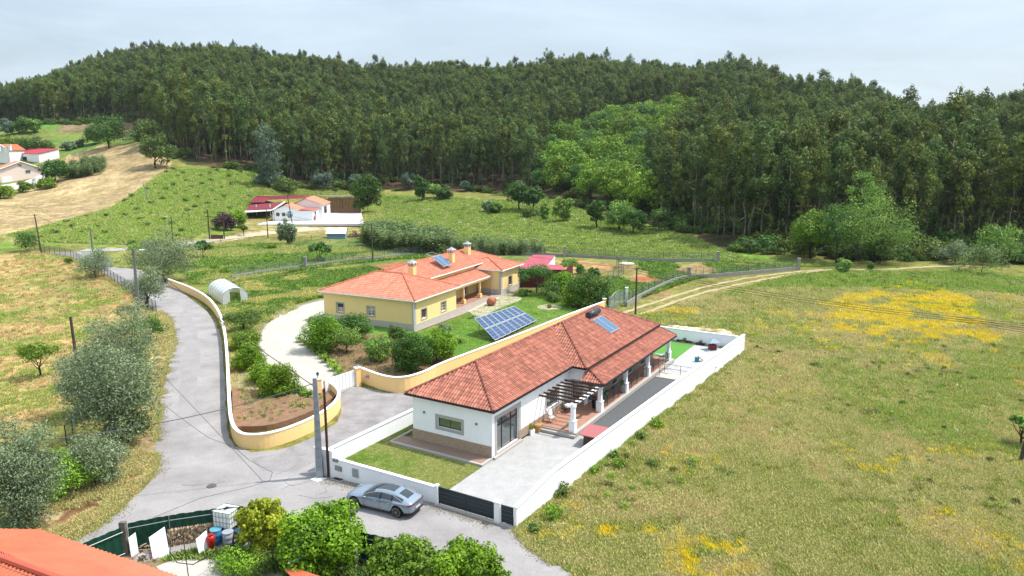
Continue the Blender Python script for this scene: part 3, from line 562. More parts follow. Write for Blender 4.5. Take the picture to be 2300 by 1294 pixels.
def white_house():
    h = frame('white_house', WO, 30.6, 'long white bungalow with aged red tile roof, pergola and columned porch', 'house')
    b = MB(); A = 13.1; E = 31.
    wall_open(b, (-7.4, 0), (0, 0), ZW, 3.95, [(2.45, 4.65, 1.68, 2.45)])
    wall_open(b, (0, .25), (0, A), ZW, 3.95, [(.45, 3.75, .3, 3.0), (8.4, 10.6, 1.2, 2.6)])
    wall_open(b, (0, A), (1.4, A), ZW, 3.95, [(.25, 1.2, .4, 2.6)])
    wall_open(b, (1.4, A+.25), (1.4, E), ZW, 3.95, [(.75, 1.9, .4, 2.55), (3.6, 4.5, .4, 2.55), (6.1, 7.6, .4, 2.55), (10, 11.5, .4, 2.55), (13.6, 15.4, .4, 2.55)])
    wall_open(b, (1.15, E), (-7.4, E), ZW, 3.95, [(2, 3.2, 1.2, 2.4)]); wall_open(b, (-7.4, E-.25), (-7.4, .25), ZW, 3.95, [])
    b.box(-7.1, -.3, .3, A, 3.9, 3.94); b.box(-7.1, 1.1, A, E-.3, 3.9, 3.94)
    b.build('wall', WHITE, h)
    f = MB(); f.box(-7.1, -.3, .3, E-.3, .22, .25); f.build('indoor_floor', M_('indoor_floor', (150,132,112), .6), h)
    s_ = MB(); s_.box(-7.45, 0, -.05, 0, ZW, 1.05, .5); s_.box(0, .05, 3.95, A, ZW, .95); s_.box(.05, 1.45, A-.05, A, ZW, 1.02)
    for y0, y1 in ((A+2.3, A+3.7), (A+4.9, A+6.2), (A+8, A+10.1), (A+11.9, A+13.7), (A+15.8, E)): s_.box(1.4, 1.45, y0, y1, ZW, 1.05)
    s_.build('stone_plinth', STONE, h)
    window(h, (-7.4+2.45, 0), (1, 0), 2.2, 1.68, 2.45, tw=.24)
    w = window(h, (0, .7), (0, 1), 3.3, .3, 3.0, cols=1, rows=1, depth=.18, name='glazed_door', tw=.3)
    m = MB()
    for y in (1.0, 2.35, 3.35): m.box(-.25, -.17, .7+y-.05, .7+y+.05, .36, 2.94)
    m.box(-.25, -.165, .76, 3.94, 2.28, 2.4); m.build('mullion', DARKM, w)
    window(h, (0, .25+8.4), (0, 1), 2.2, 1.2, 2.6, trim=SILL); window(h, (.25, A), (1, 0), .95, .4, 2.6, cols=1, name='door', tw=.12)
    for a, c in ((.75, 1.9), (3.6, 4.5), (6.1, 7.6), (10, 11.5), (13.6, 15.4)): window(h, (1.4, A+.25+a), (0, 1), c-a, .4, 2.55, tw=.14, name='french_door', cols=2 if c-a > 1 else 1)
    # main roofs: the front range and the wider rear range with its own hip and valley
    ze = 4.0; x0 = -7.8; t1 = Vector((0, 0, 0))
    def slope_r(b, x1, y0, y1, zr, xm, hif, lof, seed): 
        hw = x1-xm; sl = math.hypot(hw, zr-ze); tiled(b, (x1, y0, ze), (0, 1, 0), Vector((-hw, 0, zr-ze))/sl, y1-y0, lof(sl), hif(sl), .26, .44, .08, seed=seed); return sl
    r = MB(); xa, xb = .4, 1.8; xm1 = -3.7; xm2 = -3.0; zr1 = 6.2; zr2 = ze+(zr1-ze)*(4.8/4.1); ya = 3.6; yb = 12.7; yc = 17.5; yd = 25.6; ye = 31.4
    # valley: where the front slope meets the rear hip face, from (xa, yb) up to the first ridge
    yv = yb+(zr1-ze)*(yc-yb)/(zr2-ze)
    slope_r(r, xa, -.4, yv, zr1, xm1, lambda sl: lambda u: min(1, (u)/(ya+.4))*sl, lambda sl: lambda u: max(0, (u-(yb+.4))/(yv-yb))*sl, 4)
    slope_r(r, xb, yb, ye, zr2, xm2, lambda sl: lambda u: min(1, u/(yc-yb), (ye-yb-u)/(ye-yd))*sl, lambda sl: lambda u: 0, 9)
    hw = 4.1; sl = math.hypot(ya+.4, zr1-ze); tiled(r, (x0, -.4, ze), (1, 0, 0), Vector((0, ya+.4, zr1-ze))/sl, 8.2, lambda u: 0, lambda u: min(u, 8.2-u)/4.1*sl, .26, .44, .08, seed=12)
    # hip face of the rear range, only its part right of the valley shows above the front slope
    s2 = math.hypot(yc-yb, zr2-ze); vv = Vector((0, yc-yb, zr2-ze))/s2
    def lo2(u): x = xm1+u; return 0 if x >= xa else min(s2, (xa-x)/(xa-xm1)*(yv-yb)/(yc-yb)*s2)
    def hi2(u): x = xm1+u; return min((xb-x)/(xb-xm2), 1 if x > xm2 else max(0, (x+7.8)/4.8))*s2
    tiled(r, (xm1, yb, ze), (1, 0, 0), vv, xb-xm1, lo2, lambda u: max(lo2(u), hi2(u)), .26, .44, .08, seed=15)
    sl = math.hypot(4.1, zr1-ze); tiled(r, (x0, -.4, ze), (0, 1, 0), Vector((4.1, 0, zr1-ze))/sl, yv+.4, lambda u: 0, lambda u: min(1, u/(ya+.4))*sl, .26, .44, .08, seed=17)
    sl = math.hypot(4.8, zr2-ze); tiled(r, (x0, yv, ze), (0, 1, 0), Vector((4.8, 0, zr2-ze))/sl, ye-yv, lambda u: 0, lambda u: min(1, max(.84, (u+yv-yb)/(yc-yb)), (ye-yv-u)/(ye-yd))*sl, .26, .44, .08, seed=18)
    sl = math.hypot(ye-yd, zr2-ze); tiled(r, (x0, ye, ze), (1, 0, 0), Vector((0, yd-ye, zr2-ze))/sl, 9.6, lambda u: 0, lambda u: min(u, 9.6-u)/4.8*sl, .26, .44, .08, seed=19)
    ro = r.build('roof', RW, h)
    c = MB(); q = .05
    for p, e in (((xa, -.4, ze), (xm1, ya, zr1)), ((x0, -.4, ze), (xm1, ya, zr1)), ((xm1, ya, zr1), (xm1, yv, zr1)), ((xm1, yv, zr1), (xm2, yc, zr2)), ((xb, yb, ze), (xm2, yc, zr2)), ((xm2, yc, zr2), (xm2, yd, zr2)), ((xm2, yd, zr2), (xb, ye, ze)), ((xm2, yd, zr2), (x0, ye, ze))):
        caps(c, Vector(p)+Vector((0, 0, q)), Vector(e)+Vector((0, 0, q)), .125, .42, seed=int(e[1]*3))
    c.build('ridge_tiles', RC, ro)
    v = MB(); v.tube((xa, yb, ze+.03), (xm1, yv, zr1+.03), .035, .035, 5); v.build('valley_gutter', GUT, ro)
    g = MB(); z0, z1 = ze-.12, ze-.01; w = .08
    g.box(x0-w, xa+w, -.4-w, -.4, z0, z1); g.box(xa, xa+w, -.4, yb-w, z0, z1); g.box(xa, xb+w, yb-w, yb, z0, z1); g.box(xb, xb+w, yb, ye, z0, z1); g.box(x0-w, xb+w, ye, ye+w, z0, z1); g.box(x0-w, x0, -.4, ye, z0, z1)
    g.build('gutter', GUT, ro)
    e = MB(); e.box(x0+.01, xa-.01, -.39, yb, ze-.2, ze-.08); e.box(x0+.01, xb-.01, yb+.001, ye-.01, ze-.2, ze-.081); e.build('eaves', WHITE, ro)
    u_ = MB(); u_.add([(x0, -.4, ze-.04), (xa, -.4, ze-.04), (xm1, ya, zr1-.03), (xm1, yc, zr1-.03), (xa, yc, ze-.04), (x0, yc, ze-.04)], [(0,1,2), (1,4,3,2), (0,2,3,5)])
    u_.add([(xb, yb, ze-.04), (xb, ye, ze-.04), (xm2, yc, zr2-.05), (xm2, yd, zr2-.05), (x0, ye, ze-.04), (x0, yc, ze-.04), (xm2, yb, ze-.04)], [(0,1,3,2), (1,4,3), (4,5,2,3), (0,2,6)]); u_.build('roof_deck', ROOFU, ro)
    # porch: lean-to roof, floor, columns, rails
    r = MB(); zp = 3.02; zt = 3.78; px0 = 1.45; px1 = 3.7; py0 = 12.1; py1 = 31.5; sl = math.hypot(px1-px0, zt-zp); hp = 1.55
    tiled(r, (px1, py0, zp), (0, 1, 0), Vector((px0-px1, 0, zt-zp))/sl, py1-py0, lambda u: 0, lambda u: min(1, u/hp)*sl, .26, .44, .08, seed=22)
    s3 = math.hypot(hp, zt-zp); tiled(r, (1.45, py0, zp), (1, 0, 0), Vector((0, hp, zt-zp))/s3, px1-1.45, lambda u: 0, lambda u: min(1, (2.25-u)/2.25)*s3, .26, .44, .08, seed=23)
    pr = r.build('porch_roof', RW, h); c = MB(); caps(c, (px1, py0, zp+.06), (px0, py0+hp, zt+.05), .11, .4, 5); caps(c, (px1, py1, zp+.06), (px0+.1, py1, zt+.05), .1, .4, 6); c.build('ridge_tiles', RC, pr)
    g = MB(); g.box(px1, px1+.08, py0-.08, py1, zp-.12, zp-.01); g.box(1.42, px1, py0-.08, py0, zp-.12, zp-.01); g.build('gutter', GUT, pr)
    e = MB(); e.box(1.42, px1-.02, py0, py1-.02, zp-.16, zp-.05); e.box(3.0, 3.4, py0+.3, py1-.3, zp-.42, zp-.161); e.build('porch_beam', WHITE, pr)
    fl = MB(); fl.box(.05, 3.3, 6.9, 13.05, .1, .42); fl.box(1.46, 3.3, 13.051, 31.4, .1, .42); fl.build('porch_floor', TILET, h)
    ed = MB(); ed.box(3.3, 3.62, 6.9, 31.4, .1, .432); ed.box(0.06, 3.62, 6.62, 6.899, .1, .3); ed.box(.06, 3.62, 6.88, 6.95, .3, .44); ed.build('porch_edge', SILL, h)
    for y in (7.25, 12.6, 18.4, 24.3, 30.6):
        k = MB(); top = 2.6 if y < 8 else 2.6; k.box(2.93, 3.43, y-.25, y+.25, .43, 1.3); k.box(2.9, 3.46, y-.28, y+.28, 1.3, 1.38); k.box(3.02, 3.34, y-.16, y+.16, 1.38, 2.45); k.box(2.98, 3.38, y-.2, y+.2, 2.45, top); k.build('column', WHITE, h)
    for y0, y1 in ((12.85, 18.15), (18.65, 24.05), (24.55, 30.35)):
        k = MB(); 
        for z in (.6, .8, 1.0, 1.2): k.tube((3.2, y0, z), (3.2, y1, z), .018, n=5)
        n = 4
        for i in range(n+1): y = y0+(y1-y0)*i/n; k.box(3.18, 3.22, y-.02, y+.02, .43, 1.36)
        k.box(3.17, 3.23, y0, y1, 1.36, 1.41); k.build('railing', DARKM, h)
    # pergola over the terrace
    k = MB(); k.box(3.08, 3.3, 7.0, 12.4, 2.6, 2.82); k.build('pergola_beam', WHITE, h)
    for i in range(7): k = MB(); y = 7.3+i*.78; k.box(.05, 3.62, y-.04, y+.04, 2.83, 2.98); k.build('pergola_slat', BRM, h)
    # apron in front, lamps, downpipe
    k = MB(); k.box(-8.5, -.1, -1.3, -.06, .08, .2); k.build('front_apron', M_('brown_floor_tile', (178,148,128), .8, .1, 2), h)
    k = MB(); k.box(-8.65, .12, -1.5, -1.3, .05, .215); k.box(-8.65, -8.5, -1.3, 6, .05, .215); k.box(-.1, .12, -1.3, -.07, .05, .215); k.box(.05, .3, 0, 4.2, .05, .22); k.build('apron_edge', SILL, h)
    for x in (-6.25, -1.35): k = MB(); k.tube((x, -.001, 2.6), (x, -.1, 2.6), .1, .09, 12); k.tube((x, -.1, 2.6), (x, -.13, 2.6), .06, .05, 12); k.build('wall_lamp', GALV, h)
    k = MB(); k.tube((.06, -.06, .22), (.06, -.06, 3.85), .045, n=8); k.build('downpipe', PLAST, h)
    return h
WH = white_house()
def WL(x, y): a = R(30.6); return (WO[0]+x*math.cos(a)+y*math.sin(a), WO[1]-x*math.sin(a)+y*math.cos(a))
def YL(x, y): a = R(26); return (YO[0]+x*math.cos(a)+y*math.sin(a), YO[1]-x*math.sin(a)+y*math.cos(a))
def solar_heater():
    h = frame('solar_water_heater', WO, 30.6, 'solar water heater with dark tank above two blue collectors on white house roof', 'solar heater')
    sl = (6.575-4)/4.8; zf = lambda x: 4+(1.8-x)*sl+.22
    k = MB(); k.smooth = True; k.tube((-2.2, 21.6, 6.55), (-2.2, 23.9, 6.55), .3, n=18); k.smooth = False; k.tube((-2.2, 21.56, 6.55), (-2.2, 21.6, 6.55), .32, n=18); k.tube((-2.2, 23.9, 6.55), (-2.2, 23.94, 6.55), .32, n=18); k.build('tank', M_('dark_tank', (70,84,92), .4), h)
    for i in range(2):
        y0 = 21.65+i*1.12; k = MB(); a = Vector((-1.75, y0, zf(-1.75))); bq = Vector((.25, y0, zf(.25))); nn = Vector((sl, 0, 1)).normalized()
        def slab(m, e, th, up): 
            p = [a+Vector((0, e, 0))+(bq-a).normalized()*e, bq+Vector((0, e, 0))-(bq-a).normalized()*e, bq+Vector((0, 1.1-e, 0))-(bq-a).normalized()*e, a+Vector((0, 1.1-e, 0))+(bq-a).normalized()*e]
            m.add([x+nn*(up-th) for x in p]+[x+nn*up for x in p], [(3,2,1,0), (4,5,6,7), (0,1,5,4), (1,2,6,5), (2,3,7,6), (3,0,4,7)])
        slab(k, 0, .1, 0); c = k.build('collector', ALU, h); k = MB(); slab(k, .05, .01, .012); k.build('absorber', M_('collector_glass', raw=(.05,.11,.19), rough=.12, var=.05, spec=.7), c)
    k = MB()
    for y in (21.8, 23.7): k.tube((-2.2, y, 6.3), (-1.7, y, zf(-1.7)-.25), .03, n=5); k.tube((-2.4, y, zf(-2.4)-.25), (-2.3, y, 6.35), .03, n=5); k.tube((-2.4, y, zf(-2.4)-.2), (.3, y, zf(.3)-.15), .025, n=5)
    k.build('support_frame', GALV, h)
solar_heater()
# ---- lots of walls
def wallrun(name, pts, h_, th, m, capm=None, capw=.08, capt=.07, label=None, cat='wall', group=None, hs=None, z0=-.1, drape=False, kind=None):
    """a wall following points (centre line); the cap is a child"""
    c = Vector((*pts[0], 0)); root = empty(name, (c.x, c.y, 0), 0, label, cat, group); pts = [Vector((p[0]-c.x, p[1]-c.y)) for p in pts]; hs = hs or [h_]*len(pts)
    def strip(w_, f0, f1):
        vs = []; fs = []; n = len(pts)
        for i, p in enumerate(pts):
            d1 = (pts[i]-pts[i-1]).normalized() if i else None; d2 = (pts[i+1]-pts[i]).normalized() if i < n-1 else None; d = (d1 or d2)+(d2 or d1); d.normalize(); nn = Vector((d.y, -d.x)); q = 1/max(.5, nn.dot(Vector(((d2 or d1).y, -(d2 or d1).x))))
            zt = T(p.x+c.x, p.y+c.y) if drape else 0
            for s_ in (-1, 1):
                e = p+nn*s_*w_/2*q; vs += [(e.x, e.y, zt+f0(i)), (e.x, e.y, zt+f1(i))]
        for i in range(n-1):
            a = i*4; b_ = a+4; fs += [(a+2, a+3, b_+3, b_+2), (a+1, a, b_, b_+1), (a+3, a+1, b_+1, b_+3), (a, a+2, b_+2, b_)]
        fs += [(0, 1, 3, 2), ((n-1)*4, (n-1)*4+2, (n-1)*4+3, (n-1)*4+1)]; return MB().add(vs, fs)
    strip(th, lambda i: z0, lambda i: hs[i]).build('wall_body' , m, root)
    if capm: strip(th+capw, lambda i: hs[i]+.0005, lambda i: hs[i]+capt).build('coping', capm, root)
    return root
def smooth(pts, n=5):
    q = []
    P_ = [Vector(p[:2]) for p in pts]
    for i in range(len(P_)-1):
        a, b = P_[i], P_[i+1]; p0 = P_[max(i-1, 0)]; p3 = P_[min(i+2, len(P_)-1)]
        for k in range(n): t = k/n; q.append(tuple(.5*((2*a)+(b-p0)*t+(2*p0-5*a+4*b-p3)*t*t+(3*a-3*b+p3-p0)*t**3)))
    return q+[tuple(P_[-1])]
def GZ(z, *uv): return [G(u, v, z) for u, v in uv]
# white plot
wallrun('boundary_wall', [WL(6.55, -7.75), WL(6.75, -3), WL(7.7, 18), WL(9.0, 39.6)], 1.9, .2, WHITE, WCAP, .1, label='long high white wall along the right side of the white bungalow, beside the dry field', hs=[1.35, 1.95, 1.95, 2.0])
wallrun('boundary_wall', [WL(-9.6, 40.1), WL(8.2, 40.1)], 1.55, .2, WHITE, WCAP, .1, label='white wall closing the far end of the garden behind the green lawn')
fw = wallrun('boundary_wall', [WL(-9.75, -8.25), WL(-8.1, -8.15)], 1.95, .24, WHITE, WCAP, .06, label='white street wall behind the parked silver car, with meter boxes and a letterbox')
def child_wall(parent, pts, hs, th, m, capm):
    r_ = wallrun('tmp', pts, 1, th, m, capm, .06, hs=hs); 
    for ch in list(r_.children): ch.parent = parent; ch.location = r_.location-parent.location
    bpy.data.objects.remove(r_)
child_wall(fw, [WL(-8.099, -8.15), WL(.45, -7.6)], [1.45, 1.15], .2, WHITE, WCAP)
b = MB(); b.M = Matrix.Translation(-fw.location) @ WH.matrix_basis; b.box(.45, .62, -7.75, -7.5, -.1, 1.3); b.box(.42, .65, -7.78, -7.47, 1.3, 1.36); b.build('pillar', WHITE, fw)
def facebox(x, z0, z1, w_, m, nm):
    yy = -8.15+(x+8.1)/8.55*.55 if x > -8.1 else -8.2
    b = MB(); b.M = Matrix.Translation(-fw.location) @ WH.matrix_basis; b.box(x-w_/2, x+w_/2, yy-.17, yy-.09, z0, z1); b.box(x-w_/2+.04, x+w_/2-.04, yy-.18, yy-.169, z0+.04, z1-.04); b.build(nm, m, fw)
facebox(-9.15, 1.05, 1.6, .3, BOX, 'meter_box'); facebox(-9.1, .6, .9, .28, BOX, 'meter_box'); facebox(-7.6, .65, 1.0, .6, M_('green_grey_box', (176,184,164), .6), 'meter_box'); facebox(-6.1, .5, 1.1, .5, BOX, 'meter_box')
b = MB(); b.M = Matrix.Translation(-fw.location) @ WH.matrix_basis; b.box(-8.0, -7.6, -8.36, -8.22, 1.3, 1.5); b.box(-8.03, -7.57, -8.38, -8.2, 1.5, 1.53); b.build('letterbox', GALV, fw)
wallrun('boundary_wall', [WL(-9.8, -8.0), WL(-9.65, 3), WL(-9.7, 40)], 1.25, .2, WHITE, WCAP, .1, label='low white wall between the worn driveway and the front lawn')
def gate(name, x0, x1, label, nb, split=None):
    g = frame(name, WL(0, -7.65), 30.6, label, 'gate'); b = MB(); n = 4; hgt = 1.12/n
    for i in range(n): b.box(x0+.05, x1-.05, -.03, .03, .12+i*hgt, .12+(i+1)*hgt-.02)
    b.build('panel', M_('anthracite_gate', (56,70,76), .4, .04, 2), g)
    f = MB(); f.box(x0, x0+.05, -.04, .04, .08, 1.26); f.box(x1-.05, x1, -.04, .04, .08, 1.26); f.box(x0+.05, x1-.05, -.04, .04, 1.22, 1.26)
    if split: f.box((x0+x1)/2-.02, (x0+x1)/2+.02, -.036, .036, .1, 1.22)
    f.build('frame', M_('gate_frame', (44,54,60), .4), g)
    for i in range(1, n): k = MB(); k.box(x0+.06, x1-.06, -.012, .012, .12+i*hgt-.022, .12+i*hgt+.002); k.build('inlay_strip', ALU, g)
gate('sliding_gate', .68, 5.0, 'wide dark grey metal driveway gate beside the silver car', 4, True); gate('garden_gate', 5.5, 6.35, 'narrow dark grey metal gate between two white pillars', 4)
g = frame('gate_pillar', WL(5.25, -7.65), 30.6, 'short white pillar between the wide gate and the narrow gate', 'pillar'); b = MB(); b.box(-.2, .2, -.16, .16, -.1, 1.35); b.build('shaft', WHITE, g); b = MB(); b.box(-.25, .25, -.2, .2, 1.35, 1.44); b.build('coping', WCAP, g)
SET = dict(kind='structure')
sheet('gate_threshold', [WL(x, y) for x, y in ((.5, -7.95), (6.5, -7.95), (6.5, -7.5), (.5, -7.5))], .07, SILL, th=.1)
sheet('paved_yard', [WL(x, y) for x, y in ((.1, -7.5), (6.45, -7.5), (6.7, -2), (7.0, 7.6), (0.0, 7.6))], .055, PAVE)
sheet('gravel_bed', [WL(x, y) for x, y in ((3.62, 7.6), (7.05, 7.6), (7.8, 25.6), (3.62, 25.3))], .06, M_('dark_gravel', (138,140,140), .95, .35, 14, (84,86,90), bump=1.))
sheet('white_gravel', [WL(x, y) for x, y in ((3.62, 27.6), (7.9, 27.6), (8.8, 40), (3.6, 40))], .055, M_('white_stones', (232,232,232), .9, .15, 2.5, (178,180,182), bump=.6, detail=8))
sheet('stone_terrace', [WL(x, y) for x, y in ((3.62, 25.4), (7.8, 25.7), (7.9, 27.6), (3.6, 27.6))], .07, M_('beige_slabs', (232,224,212), .85, .1, 1.5))
sheet('artificial_lawn', [WL(x, y) for x, y in ((-9.5, 31.9), (3.4, 31.9), (3.4, 39.4), (-9.5, 39.4))], .06, M_('artificial_grass', (104,170,66), .9, .1, 2, bump=.3))
sheet('lawn_edging', [WL(x, y) for x, y in ((-9.5, 31.4), (3.62, 31.4), (3.62, 39.9), (-9.5, 39.9))], .05, PALEC)
sheet('front_lawn', [WL(x, y) for x, y in ((-9.6, -7.95), (0, -7.5), (0, -1.4), (-8.7, -1.4), (-8.7, 30), (-9.6, 30))], .05, M_('lawn_grass', (146,160,74), .95, .3, .8, (104,136,48), bump=.8, bscale=18, detail=8))
#@@YELLOW
def chimney(parent, x, y, z0, z1, w_):
    b = MB(); b.box(x-w_/2, x+w_/2, y-w_/2, y+w_/2, z0, z1); c = b.build('chimney', YEL, parent)
    b = MB(); b.box(x-w_/2-.06, x+w_/2+.06, y-w_/2-.06, y+w_/2+.06, z1, z1+.08); 
    for a in (-1, 1):
        for d in (-1, 1): b.box(x+a*w_*.4-.05, x+a*w_*.4+.05, y+d*w_*.4-.05, y+d*w_*.4+.05, z1+.08, z1+.42)
    e = w_/2+.14; b.add([(x-e, y-e, z1+.42), (x+e, y-e, z1+.42), (x+e, y+e, z1+.42), (x-e, y+e, z1+.42), (x, y, z1+.85)], [(3,2,1,0), (0,1,4), (1,2,4), (2,3,4), (3,0,4)]); b.build('chimney_cap', M_('zinc_cap', (206,208,212), .5), c)
def yellow_house():
    h = frame('yellow_house', YO, 26, 'pale yellow bungalow with orange tile roofs, three chimneys and an arched porch', 'house')
    b = MB(); k = YEL2
    wall_open(b, (-14.5, 0), (0, 0), 0, 3.85, [(2.2, 3.3, 1.3, 2.5), (7.2, 8.3, 1.3, 2.5)])
    wall_open(b, (0, .25), (0, 10.4), 0, 3.85, [(1.35, 2.55, 1.2, 2.45), (6.2, 7.4, 1.2, 2.45)])
    wall_open(b, (-.25, 10.4), (-5, 10.4), 0, 3.85, [])
    wall_open(b, (-5, 10.4), (-5, 25.2), 0, 4.6, [(1, 1.9, .15, 2.3), (5, 8, .15, 2.4), (10.5, 12.0, .15, 2.4)])
    wall_open(b, (-5, 25.2), (-.5, 25.2), 0, 3.85, [])
    wall_open(b, (-.5, 25.45), (-.5, 32), 0, 3.85, [(2.4, 3.6, 1.1, 2.5)])
    wall_open(b, (-.75, 32), (-12.5, 32), 0, 3.85, []); wall_open(b, (-12.5, 31.75), (-12.5, 10.6), 0, 3.85, []); wall_open(b, (-14.5, 10.4), (-14.5, .25), 0, 3.85, []); wall_open(b, (-5.2, 10.4), (-14.2, 10.4), 0, 3.84, [])
    b.build('wall', k, h)
    p = MB(); p.box(-14.55, .05, -.05, 0, -.05, .85); p.box(0, .05, 0, 10.45, -.05, .85); p.box(-4.99, 0, 10.4, 10.45, -.05, .85); 
    p.box(-.35, .06, -.06, -.0501, .85, 3.8); p.box(.0501, .065, -.06, .3, .85, 3.8); p.build('plinth', CREAM, h); p = MB(); p.box(-4.9, -.45, 25.15, 25.2, -.05, .85); p.box(-.5, -.45, 25.2, 32, -.05, .85); p.box(-.85, -.44, 25.13, 25.1499, .85, 3.8); p.box(-.4499, -.435, 25.13, 25.6, .85, 3.8); p.box(-.4499, -.435, 31.6, 32, .85, 3.8); p.build('plinth', CREAM, h)
    window(h, (-12.3, 0), (1, 0), 1.1, 1.3, 2.5, frame=PLAST, cols=2, rows=2, shutter=.45); window(h, (-7.3, 0), (1, 0), 1.1, 1.3, 2.5, frame=PLAST, cols=2, rows=3)
    window(h, (0, 1.6), (0, 1), 1.2, 1.2, 2.45, frame=PLAST, cols=2, rows=2, shutter=.75); window(h, (0, 6.45), (0, 1), 1.2, 1.2, 2.45, frame=PLAST, cols=2, rows=3)
    window(h, (-.5, 25.45+2.4), (0, 1), 1.2, 1.1, 2.5, frame=PLAST, cols=2, shutter=.95)
    window(h, (-5, 11.4), (0, 1), .9, .15, 2.3, frame=PLAST, cols=1, name='door'); window(h, (-5, 15.4), (0, 1), 3, .15, 2.4, frame=PLAST, cols=3, rows=3, name='french_door'); window(h, (-5, 20.9), (0, 1), 1.5, .15, 2.4, frame=PLAST, cols=2, rows=3, name='french_door')
    ze = 4.0
    fr = hip_roof(h, 'roof', -.45, 10.85, -.45, 14.95, ze, 6.2, 5.2, 9.3, RY, RYC, .24, .42, gut=WHITE, seed=31, cr=.11); fr.rotation_euler = (0, 0, PI/2)
    hip_roof(h, 'roof', -12.9, -4.5, 8.2, 32.5, 4.7, 6.4, 12, 28.2, RY, RYC, .24, .42, gut=WHITE, seed=41, cr=.11)
    hip_roof(h, 'roof', -9, -.05, 24.75, 32.45, ze, 5.3, 28.4, 28.8, RY, RYC, .24, .42, gut=WHITE, seed=51, cr=.11)
    u = MB(); u.box(-12.5, -5.01, 9.5, 31.5, 3.851, 4.68); u.box(-14.3, -.3, .3, 10.2, 3.7, 3.86); u.build('upper_wall', k, h)
    # porch
    r = MB(); sl = math.hypot(2.9, .85); tiled(r, (-2.05, 10.9, 3.1), (0, 1, 0), Vector((-2.9, 0, .85))/sl, 14.2, lambda q: 0, lambda q: sl, .24, .42, .05, seed=61); pr = r.build('porch_roof', RY, h)
    g = MB(); g.box(-2.05, -1.95, 10.9, 25.1, 2.98, 3.09); g.build('gutter', WHITE, pr); g = MB(); g.box(-2.6, -2.2, 10.46, 25.1, 2.6, 2.96); g.build('porch_beam', YEL2, pr)
    f = MB(); f.box(-4.99, -1.9, 10.5, 25.1, -.05, .14); f.build('porch_floor', TILET, h)
    for y in (12.3, 16.6, 21.6):
        c = MB(); c.box(-2.65, -2.1, y-.28, y+.28, .14, .75); c.smooth = True; c.lathe([(.17, 0), (.2, .9), (.16, 1.75), (.24, 1.85)], 12, (-2.38, y, .75)); c.build('column', YEL, h)
    chimney(h, -6.2, 9.0, 4.9, 6.65, .85); chimney(h, -6.6, 20.4, 5.2, 7.0, .8); chimney(h, -7.4, 26.8, 5.4, 7.1, .8)
    d = MB(); d.tube((-.02, -.1, 0), (-.02, -.1, 3.9), .05, n=6); d.build('downpipe', PLAST, h); d = MB(); d.tube((-2.0, 25.0, .1), (-2.0, 25.0, 3.0), .04, n=6); d.build('downpipe', PLAST, h)
    # collectors on the roof
    o = frame('roof_solar_heater', YO, 26, 'pair of blue solar collectors on a white frame upon the yellow house roof', 'solar panel')
    for i in range(2):
        y = 15.8+i*1.25; q = MB(); M0 = Matrix.Translation((-6.2, y, 6.25)) @ Matrix.Rotation(R(33), 4, 'Y'); q.M = M0; q.box(-1.2, 1.2, 0, 1.2, -.08, 0); c = q.build('collector', ALU, o); q = MB(M0); q.box(-1.14, 1.14, .06, 1.14, .002, .012); q.build('absorber', M_('collector_glass'), c)
    q = MB(); q.tube((-7.2, 15.9, 5.5), (-7.2, 15.9, 7.0), .03, n=5); q.tube((-7.2, 18.2, 5.5), (-7.2, 18.2, 7.0), .03, n=5); q.tube((-7.3, 15.9, 5.6), (-5.1, 15.9, 5.4), .03, n=5); q.tube((-7.2, 15.9, 6.85), (-7.9, 15.3, 7.4), .025, n=5); q.tube((-7.9, 15.3, 7.4), (-7.9, 17, 7.4), .025, n=5); q.tube((-7.2, 18.2, 6.85), (-7.9, 17, 7.4), .025, n=5); q.build('support_frame', ALU, o)
    return h
yellow_house()
# ---- yellow perimeter walls
road_wall = smooth(GZ(1.15, (378,627),(430,647),(468,670),(492,702),(504,742),(510,800),(514,880),(519,940),(533,968),(560,977),(605,973),(650,960),(700,939),(737,917),(757,897),(761,880),(748,864),(728,855)), 4)
wallrun('boundary_wall', road_wall, 1.15, .2, YEL, WCAP, .08, .08, label='long curving yellow wall with white coping beside the grey road, left of the white gate')
rw = smooth(GZ(1.55, (812,826),(850,840),(885,847),(920,844),(960,831),(1000,812),(1150,756),(1280,705),(1357,677)), 3)
wallrun('boundary_wall', rw, 1.5, .2, YEL, WCAP, .08, .08, label='yellow wall with white coping curving away to the right of the white gate')
def pillar(p, w_, hh, m, label, name='pillar', cap=WCAP, lamp=False, rz=0, z=0):
    o = empty(name, (*p, z), rz, label, 'pillar'); b = MB(); b.box(-w_/2, w_/2, -w_/2, w_/2, -.1, hh); b.build('shaft', m, o)
    b = MB(); b.box(-w_/2-.05, w_/2+.05, -w_/2-.05, w_/2+.05, hh, hh+.09); b.build('coping', cap, o)
    if lamp:
        l_ = empty('gate_lamp', (*p, z+hh+.09), 0, lamp, 'lamp'); b = MB(); b.lathe([(.1, 0), (.1, .03), (.03, .08), (.03, .2)], 10); b.build('base', DARKM, l_)
        b = MB(); b.lathe([(.08, .2), (.14, .42)], 6); b.build('lantern_glass', M_('lamp_glass', (150,176,176), .2), l_); b = MB(); b.lathe([(.17, .42), (.09, .54), (.03, .6)], 6); b.build('lantern_cap', DARKM, l_)
    return o
GP0 = G(716, 893); GP1 = G(804, 867)
pillar(GP0, .5, 1.8, YEL, 'yellow gate pillar left of the white gate, topped by a lantern', lamp='small dark lantern on the left yellow gate pillar', rz=-.9)
pillar(GP1, .5, 1.85, YEL, 'yellow gate pillar right of the white gate, topped by a lantern', lamp='small dark lantern on the right yellow gate pillar', rz=-.9)
pillar(G(1357, 698), .45, 1.7, YEL, 'yellow end pillar of the garden wall beside the grey wire gate')
